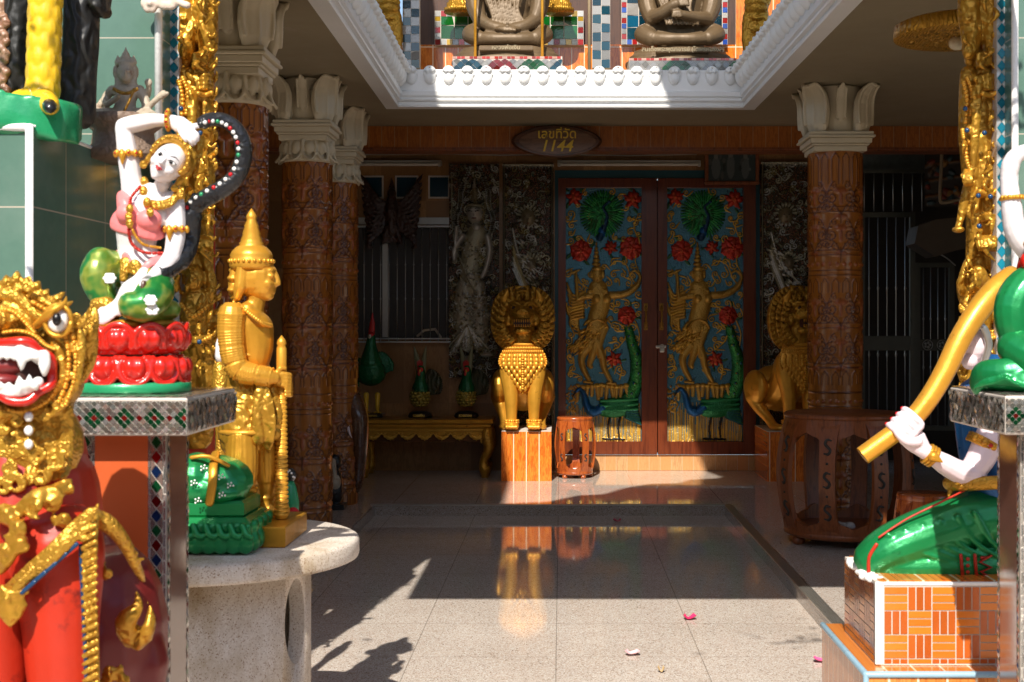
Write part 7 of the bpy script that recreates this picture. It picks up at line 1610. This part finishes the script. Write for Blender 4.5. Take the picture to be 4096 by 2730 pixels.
# ================================================================== fallen petals
# strewn here and there
for i,(u,v,c,lab) in enumerate(((1585,1424,(.75,.03,.14),'bright pink bougainvillea petal lying alone on the sunlit floor'),(1453,1506,(.85,.50,.52),'faded pink petal lying on the sunlit floor near the bottom'),(1886,1522,(.80,.12,.30),'pink petal lying against the tiled pedestal at the right'),(1418,1200,(.5,.06,.12),'dark pink petal lying in the shade under the far step'),(745+774,1546,(.55,.40,.2),'tiny dry leaf scrap lying on the floor at the bottom'))):
    Yp=1.375*K/(v-V0); x=(u-U0)*Yp/K; m=MB(); s_=.03 if i!=4 else .014
    n1=8; vs=[]
    for a in range(n1):
        for b_ in range(n1):
            fx=-1+2*a/(n1-1); fy=-1+2*b_/(n1-1); k=math.sqrt(1-.35*fy*fy); vs.append((x+s_*fx*k*(1-.2*fy),Yp+s_*fy*.8,-.0745+.004+.016*(fx*fx)+.009*fy*fy*(1+math.sin(3*fx+i))*.5))
    m.add(vs,[(a*n1+b_,(a+1)*n1+b_,(a+1)*n1+b_+1,a*n1+b_+1) for a in range(n1-1) for b_ in range(n1-1)]); props(m.build('petal' if i!=4 else 'leaf_scrap',paint('petal_colour_%d'%i,c,.6,0,.25,60)),lab,'petal' if i!=4 else 'leaf')

# ================================================================== upper storey seen through the opening
ZU=HC+.2; Y=9.75; S=px(Y); q=qf(Y); r=lambda *a:[x*S for x in a]
w=thing('upper_wall',(0,10.6,ZU),'upper storey wall of orange wood-look tiles behind the bronze monks','wall')
MB().box((WX(865,10.35),10.35,ZU),(WX(1830,10.35),10.5,WZ(103,10.35))).build('tiled_dado',m_orange,w); MB().box((WX(930,10.4),10.40,WZ(103,10.4)+.002),(WX(1690,10.4),10.55,4.6)).build('dark_panel',wood('maroon_board',(.05,.018,.01),(.08,.03,.015),.5),w); MB().box((WX(1690,10.38),10.36,WZ(103,10.35)),(WX(1860,10.38),10.6,4.6)).build('tiled_panel',m_orange,w)
def checker(name,u0,u1,v0,v1,Yc,n,cols,lab,cat='mosaic screen',par=None,border=None):
    X0,X1,Z0,Z1=WX(u0,Yc),WX(u1,Yc),max(ZU+.002,WZ(v1,Yc)),WZ(v0,Yc); tw=(X1-X0)/n
    t=thing(name,((X0+X1)/2,Yc,Z0),lab,cat); MB().box((X0,Yc,Z0),(X1,Yc+.06,Z1)).build('backing',m_grout,t)
    if border:
        b=tw*.40; mb=MB(); BC=[(.75,.74,.72),(.5,.02,.02),(.7,.68,.66),(.65,.38,.03)]
        mosaic((X0,Yc-.001,Z1-b),(1,0,0),(0,0,1),X1-X0,b,b,b,lambda i,j,x,y:border[(i)%len(border)],.1,1,False,.03,mb=mb); mosaic((X0,Yc-.001,Z0),(1,0,0),(0,0,1),X1-X0,b,b,b,lambda i,j,x,y:border[(i+1)%len(border)],.1,2,False,.03,mb=mb)
        for xx in (X0,X1-b): mosaic((xx,Yc-.001,Z0+b),(1,0,0),(0,0,1),b,Z1-Z0-2*b,b,b,lambda i,j,x,y:border[(j)%len(border)],.1,3,False,.03,mb=mb)
        mb.build('border_tiles',m_glassm,t); X0+=b;X1-=b;Z0+=b;Z1-=b; tw=(X1-X0)/n
    mosaic((X0,Yc-.001,Z0),(1,0,0),(0,0,1),X1-X0,Z1-Z0,tw,tw,lambda i,j,x,y:cols(i,j),.06,n+int(u0),False,.035).build('glass_tiles',m_glassm,t); return t
TE=(.004,.055,.085); SV2=(.33,.31,.29); LB=(.04,.42,.62)
ck=lambda i,j:(TE if (i+j)%2 else SV2)
checker('mosaic_column',925,964,-150,157,9.62,2,ck,'checkered teal and silver mosaic column left of the bronze monks','column'); checker('mosaic_column',1361,1402,-150,157,9.62,2,ck,'checkered teal and silver mosaic column between the two bronze monks','column')
B4=[(.50,.49,.47),(.45,.02,.02),(.48,.47,.45),(.60,.36,.03)]; B3=[(.45,.02,.02),(.5,.49,.47),(.02,.08,.40)]
rg=random.Random(2); gr=lambda i,j:[(.003,.12,.015),(.006,.18,.03),(.002,.08,.01)][rg.randrange(3)]
checker('mosaic_niche',999,1341,25,104,10.30,10,gr,'green glass mosaic back screen behind the left bronze monk',border=B4)
bl=lambda i,j:[TE,(.01,.14,.26),SV2,(.004,.05,.08)][(i*2+j)%4]
checker('mosaic_niche',1428,1672,-150,103,10.30,8,bl,'blue and silver glass mosaic back screen behind the right bronze monk',border=B3)
# low mosaic plinths and bronze monks
def dblock(cols):
    def f(i,j,cx,cy):
        m_=(i%8)-4; b_=j-3; k_=(i//8)%len(cols)
        return cols[k_] if abs(m_)+abs(b_)<=3 else (.28,.265,.25)
    return f
dfn=dblock([CT,(.20,.012,.01),(.005,.08,.02)])
def monk(uc,u0,u1,vb,txt,lab,labp,arms,seed):
    q=lambda o,v,d=0: W(uc+o,v,Y,d)
    Zp=WZ(130+ (4 if uc>1400 else 0),Y-.35); X0,X1=WX(u0,Y-.35),WX(u1,Y-.35)
    p=thing('mosaic_plinth',((X0+X1)/2,Y,ZU),labp,'plinth','mosaic plinths of the bronze monks'); MB().box((X0,Y-.35,ZU+.001),(X1,Y+.35,Zp)).build('block',m_grout,p)
    mb=mosaic((X0,Y-.351,ZU+.005),(1,0,0),(0,0,1),X1-X0,Zp-ZU-.024,.058,.058,dfn if uc<1400 else dblock([(.34,.32,.30),(.005,.09,.02)]),.06,seed,True,.05); mosaic((X0,Y-.351,Zp-.018),(1,0,0),(0,0,1),X1-X0,.018,.03,.018,lambda i,j,x,y:(.50,.03,.02) if i%3 else (.75,.4,.3),.08,seed,False,.05,mb=mb); mb.build('glass_tiles',m_glassm,p)
    t=thing('monk_statue',(WX(uc,Y),Y,Zp),lab,'statue','bronze seated monks on the upper storey')
    m=MB(); z0=Zp+.001; Xc=WX(uc,Y); hw=(u1-u0)/2*S*1.02
    m.lathe((Xc,Y,z0),[(hw*1.0,0),(hw*1.0,.03),(hw*.93,.05),(hw*.93,.075),(hw*.88,.085),(hw*.84,.105),(hw*.84,.118)],40,sy=.58); 
    m.build('lotus_base',m_bronze,t,remesh=.008)
    m=MB(); wd=60*S; m.bbox((Xc-wd,Y-hw*.58-.012,z0+.062),(Xc+wd,Y-hw*.3,z0+.100),.006); m.build('name_plate',m_bronze,t); text(txt,.043,(Xc,Y-hw*.58-.013,z0+.070),m_bronze2,t,ext=.003,bold=.0006)
    m=MB(); vb=95
    m.tube(spline([q(0,80,.1),q(0,40,.1),q(0,0,.08),q(0,-50,.06)],4),[(a*S,b*S) for a,b in zip(np.interp(np.linspace(0,1,17),[0,.3,.6,1],[66,58,64,76]),[48]*17)],18)
    for sx in (-1,1):
        m.tube(spline([q(sx*30,78,.05),q(sx*66,76,.0),q(sx*84,80,-.06),q(sx*66,88,-.14)],4),r(*np.interp(np.linspace(0,1,13),[0,.6,1],[26,22,18])),14)
        m.tube(spline([q(sx*72,88,-.12),q(sx*30,90,-.19),q(-sx*20,88,-.19),(q(-sx*46,84,-.17))],4),r(*np.linspace(16,9,13)),12)
        m.tube(spline([q(sx*70,-40,.03),q(sx*74,10,.0),q(sx*64,44,-.06)],4),r(*np.linspace(28,17,9)),12)
        if arms=='lap': m.tube(spline([q(sx*64,46,-.06),q(sx*36,62,-.14),q(sx*8,66,-.17)],4),r(*np.linspace(17,10,9)),12)
    if arms=='lap':
        m.ell(q(0,68,-.19),(.10,.05,.022)); [m.tube([q(-20+8*i,66,-.21),q(-6+8*i,70,-.235)],r(5,3.5),7) for i in range(4)]; [m.tube([q(s_*4,62,-.22),q(0,60,-.23)],r(5,4),7) for s_ in (-1,1)]
    else:
        m.tube(spline([q(-64,40,-.06),q(-40,30,-.14),q(-14,12,-.19),q(8,6,-.2)],4),r(*np.linspace(17,10,13)),12); m.tube(spline([q(64,44,-.06),q(36,40,-.14),q(6,34,-.2)],4),r(*np.linspace(17,10,9)),12); m.ell(q(6,6,-.2),r(16,12,12)); m.ell(q(-4,32,-.2),r(14,12,11)); [m.tube([q(-2+6*i,0,-.225),q(2+6*i,12,-.235)],r(4,3.5),7) for i in range(4)]; [m.tube([q(-14+5*i,27,-.225),q(-16+6*i,38,-.23)],r(4,3.5),7) for i in range(4)]
    for i in range(9): m.tube(spline([q(-60+12*i,-30,-.10),q(-40+8*i,20,-.13),q(-30+9*i,56,-.15)],4),r(*[3.6]*9),6)
    for i in range(7): m.tube(spline([q(-50,72+i*3,-.15),q(0,80+i*2,-.20),q(50,74+i*3,-.15)],4),r(*[3]*9),6)
    m.build('figure',m_bronze,t,remesh=.0072,smooth=1)
    return t
m_bronze2=paint('worn_bronze_lettering',(.36,.29,.18),.4,.5)
monk(1166,1040,1292,95,'หลวงพ่อเงิน','left of the two seated bronze monks, hands resting in his lap, above the cornice','low mosaic plinth with red, blue and green diamonds under the left bronze monk','lap',41)
monk(1562,1446,1692,95,'สมเด็จพระพุฒาจารย์ (โตพรหมรังสี)','right of the two seated bronze monks, forearms raised before his chest, above the cornice','low mosaic plinth of silver diamonds with a few green ones under the right monk','up',42)
for u,lab in ((1092,'thin gold rod standing on the left of the left bronze monk'),(1246,'thin gold rod standing on the right of the left bronze monk')): c=W(u,95,9.5); props(MB().lathe((c[0],9.5,ZU),[(.011,0),(.011,1.2)],8).build('gold_rod',m_gold),lab,'rod')
for u,lab in ((1056,'gold tiered offering stand behind the left monk\'s right shoulder'),(1284,'gold tiered offering stand behind the left monk\'s left shoulder')): c=W(u,24,10.1); props(MB().lathe((c[0],10.1,c[2]-.02),[(.12,0),(.12,.03),(.10,.04),(.10,.07),(.085,.08),(.085,.12),(.07,.13),(.07,.2),(.03,.4)],24).build('offering_stand',m_goldwave),lab,'stand')
m=MB(); c=W(1354,0,9.6); props(MB().lathe((c[0],9.6,ZU),[(.012,0),(.012,1.3)],8).build('cream_pipe_post',bpy.data.materials['cream_pipe']),'slim cream pipe running up beside the middle mosaic column','pipe')
def upg(u0,lab,sg,Yg=9.55):
    S=px(Yg); q=lambda o,v,d=0: W(u0+sg*o,v,Yg,d); t=thing('gilded_warrior',(WX(u0,Yg),Yg,ZU),lab,'statue','gilded figures flanking the upper storey'); b=MB()
    T=lambda pts,rad,flat=1: b.tube(spline([q(*p) for p in pts],4),[x*S for x in np.interp(np.linspace(0,1,4*(len(pts)-1)+1),np.linspace(0,1,len(rad)),rad)],10,flat=flat)
    T([(0,-60),(0,-20),(2,20),(4,40)],[26,24,26,20]); b.ell(q(0,20,-.03),(28*S,24*S,16*S)); T([(-10,40),(-6,80),(-2,120),(2,180)],[20,15,14,16]); T([(14,40),(20,80),(18,120),(16,180)],[18,14,13,15]); T([(0,-60),(-24,-20),(-22,10),(-6,26)],[12,11,9,8])
    for v in (0,12,24,36): T([(-24,v-6,-.02),(0,v+6,-.07),(24,v-6,-.02)],[5,5,5])
    for v in (84,92): T([(-18,v,-.0),(-4,v+3,-.06),(30,v,0)],[5,5,5])
    for x in (-20,26): b.ell(q(x,56,0),(8*S,8*S,12*S))
    b.ell(q(4,64,-.02),(14*S,14*S,16*S)); b.build('figure',m_goldcarve,t,remesh=.008,smooth=1)
upg(892,'gilded standing figure behind the left side of the ceiling opening',1); upg(1738,'gilded standing figure behind the right side of the ceiling opening',-1)

# ================================================================== out of frame: added roof with a gap shaped for the sun, walls added to cut sky, tree
RZ=6.0  # unseen roof added as a sun mask; its outline shapes the light patches
rf=MB(); 
def slab(poly,z0,z1): 
    n=len(poly); rf.add([(x,y,z0) for x,y in poly]+[(x,y,z1) for x,y in poly],[tuple(range(n-1,-1,-1)),tuple(range(n,2*n))]+[(i,(i+1)%n,n+(i+1)%n,n+i) for i in range(n)],None,False)
slab([(-6,2.2),(-1.36,2.2),(-1.36,8.6),(-6,8.6)],RZ,RZ+.15); slab([(-1.358,2.2),(.868,2.2),(.468,4.9),(.42,4.86),(.38,4.76),(.14,4.66),(.02,4.42),(-.21,4.38),(-.44,4.10),(-.62,3.72),(-.81,3.66),(-1.04,3.3),(-1.358,3.2)],RZ,RZ+.149); slab([(.87,2.2),(6,2.2),(6,8.6),(1.8,8.6),(.85,6.9),(.20,6.25),(.47,4.9)],RZ,RZ+.15); slab([(-6,8.61),(6,8.61),(6,12),(-6,12)],RZ,RZ+.15)
props(rf.build('sun_mask_roof',m_plaster),'unseen plaster roof added over the upper storey, its gap shaped to pattern the sunlight','roof')
props(MB().box((-9,-7.2,-.3),(9,-7,4.6)).build('sky_block_wall',paint('sky_block_plaster',(.16,.13,.09),.8)),'plain unseen wall added behind the viewer to cut sky light','wall')  # unseen dark walls added to keep sky light out of the porch
for sx in (-1,1): props(MB().box((sx*6-.1,-7,-.3),(sx*6+.1,3.4,4.2)).build('sky_block_wall',bpy.data.materials['sky_block_plaster']),'plain unseen side wall added to cut sky light on the '+('left','right')[sx>0],'wall')

# bougainvillea hanging along the porch roof edge (out of frame, its shadow is in the picture); round the opening, added to roughen the sun patch
def foliage(name,spots,seed,lab):
    rr=random.Random(seed); m=MB()
    for (x,y,z,R,n) in spots:
        for i in range(n):
            p=np.array((x+rr.gauss(0,R),y+rr.gauss(0,R*.6),z+abs(rr.gauss(0,R*.6)))); a=Vn([rr.gauss(0,1) for _ in range(3)]); b=Vn(np.cross(a,Vn([rr.gauss(0,1) for _ in range(3)]))); s_=rr.uniform(.018,.035)
            c=(.75,.04,.18) if rr.random()<.25 else sh((.05,.12,.02),rr.uniform(.6,1.4)); m.quad(p-a*s_,p-b*s_*.6,p+a*s_,p+b*s_*.6,col=c)
        m.tube([(x-R,y,z-.02),(x,y,z+.02),(x+R,y,z)],.008,5,col=(.12,.07,.03))
    props(m.build(name,vcol('bougainvillea_leaves',.5,0)),lab,'plant')
foliage('bougainvillea',[(-.5,3.5,3.08,.14,60),(-.15,3.42,3.06,.10,40),(.35,3.5,3.06,.07,16),(1.0,3.52,3.06,.06,14),(1.5,3.3,3.0,.16,80),(1.95,3.2,3.0,.2,110),(2.3,3.4,3.0,.2,80)],3,'bougainvillea spilling over the front edge of the porch roof')
foliage('bougainvillea',[(-.75,5.95,3.22,.10,80),(.15,6.0,3.28,.12,110),(.35,6.0,3.36,.12,120),(.6,6.02,3.45,.12,130),(.85,6.02,3.50,.12,130),(1.05,6.02,3.55,.14,140)],4,'unseen bougainvillea added along the near rim of the ceiling opening to roughen the sun patch')  # added to make the near edge of the sun patch irregular
foliage('bougainvillea',[(-1.75,2.45,2.35,.13,26),(-2.0,2.5,2.75,.16,40),(-1.7,2.55,2.95,.15,30),(.55,1.9,3.6,.2,30),(1.2,2.3,3.3,.18,26)],6,'bougainvillea branches arching over the front of the courtyard')
# ================================================================== camera and light
cam=bpy.data.cameras.new('camera'); co_=bpy.data.objects.new('camera',cam); COL.objects.link(co_); sc.camera=co_
co_.location=(0,0,EYE); co_.rotation_euler=(PI/2,0,0); cam.sensor_width=36; cam.lens=K/2353*36
cam.shift_x=-(U0-1176.5)/2353; cam.shift_y=-(784-V0)/2353; cam.clip_end=300; cam.clip_start=.05
cam.dof.use_dof=True; cam.dof.focus_distance=9.0; cam.dof.aperture_fstop=9.0
d=Vector((.15,1.0,-.98)).normalized()
sun=bpy.data.lights.new('sun','SUN'); sun.energy=4.6; sun.angle=math.radians(.5); sun.color=(1,.94,.84)
so=bpy.data.objects.new('sun',sun); COL.objects.link(so); so.rotation_euler=d.to_track_quat('-Z','Y').to_euler(); so.location=(0,-4,8)
wd=bpy.data.worlds.new('World'); sc.world=wd; wd.use_nodes=True; nt=wd.node_tree
sky=nt.nodes.new('ShaderNodeTexSky'); sky.sky_type='NISHITA'; sky.sun_disc=False
sky.sun_elevation=math.asin(-d.z); sky.sun_rotation=math.atan2(-d.x,-d.y)
nt.links.new(sky.outputs[0],nt.nodes['Background'].inputs[0]); nt.nodes['Background'].inputs[1].default_value=.13
sc.view_settings.view_transform='Standard'; sc.view_settings.look='None'; sc.view_settings.exposure=.56; sc.view_settings.gamma=1
sc.cycles.max_bounces=6; sc.cycles.diffuse_bounces=3; sc.cycles.glossy_bounces=3; sc.cycles.sample_clamp_indirect=4
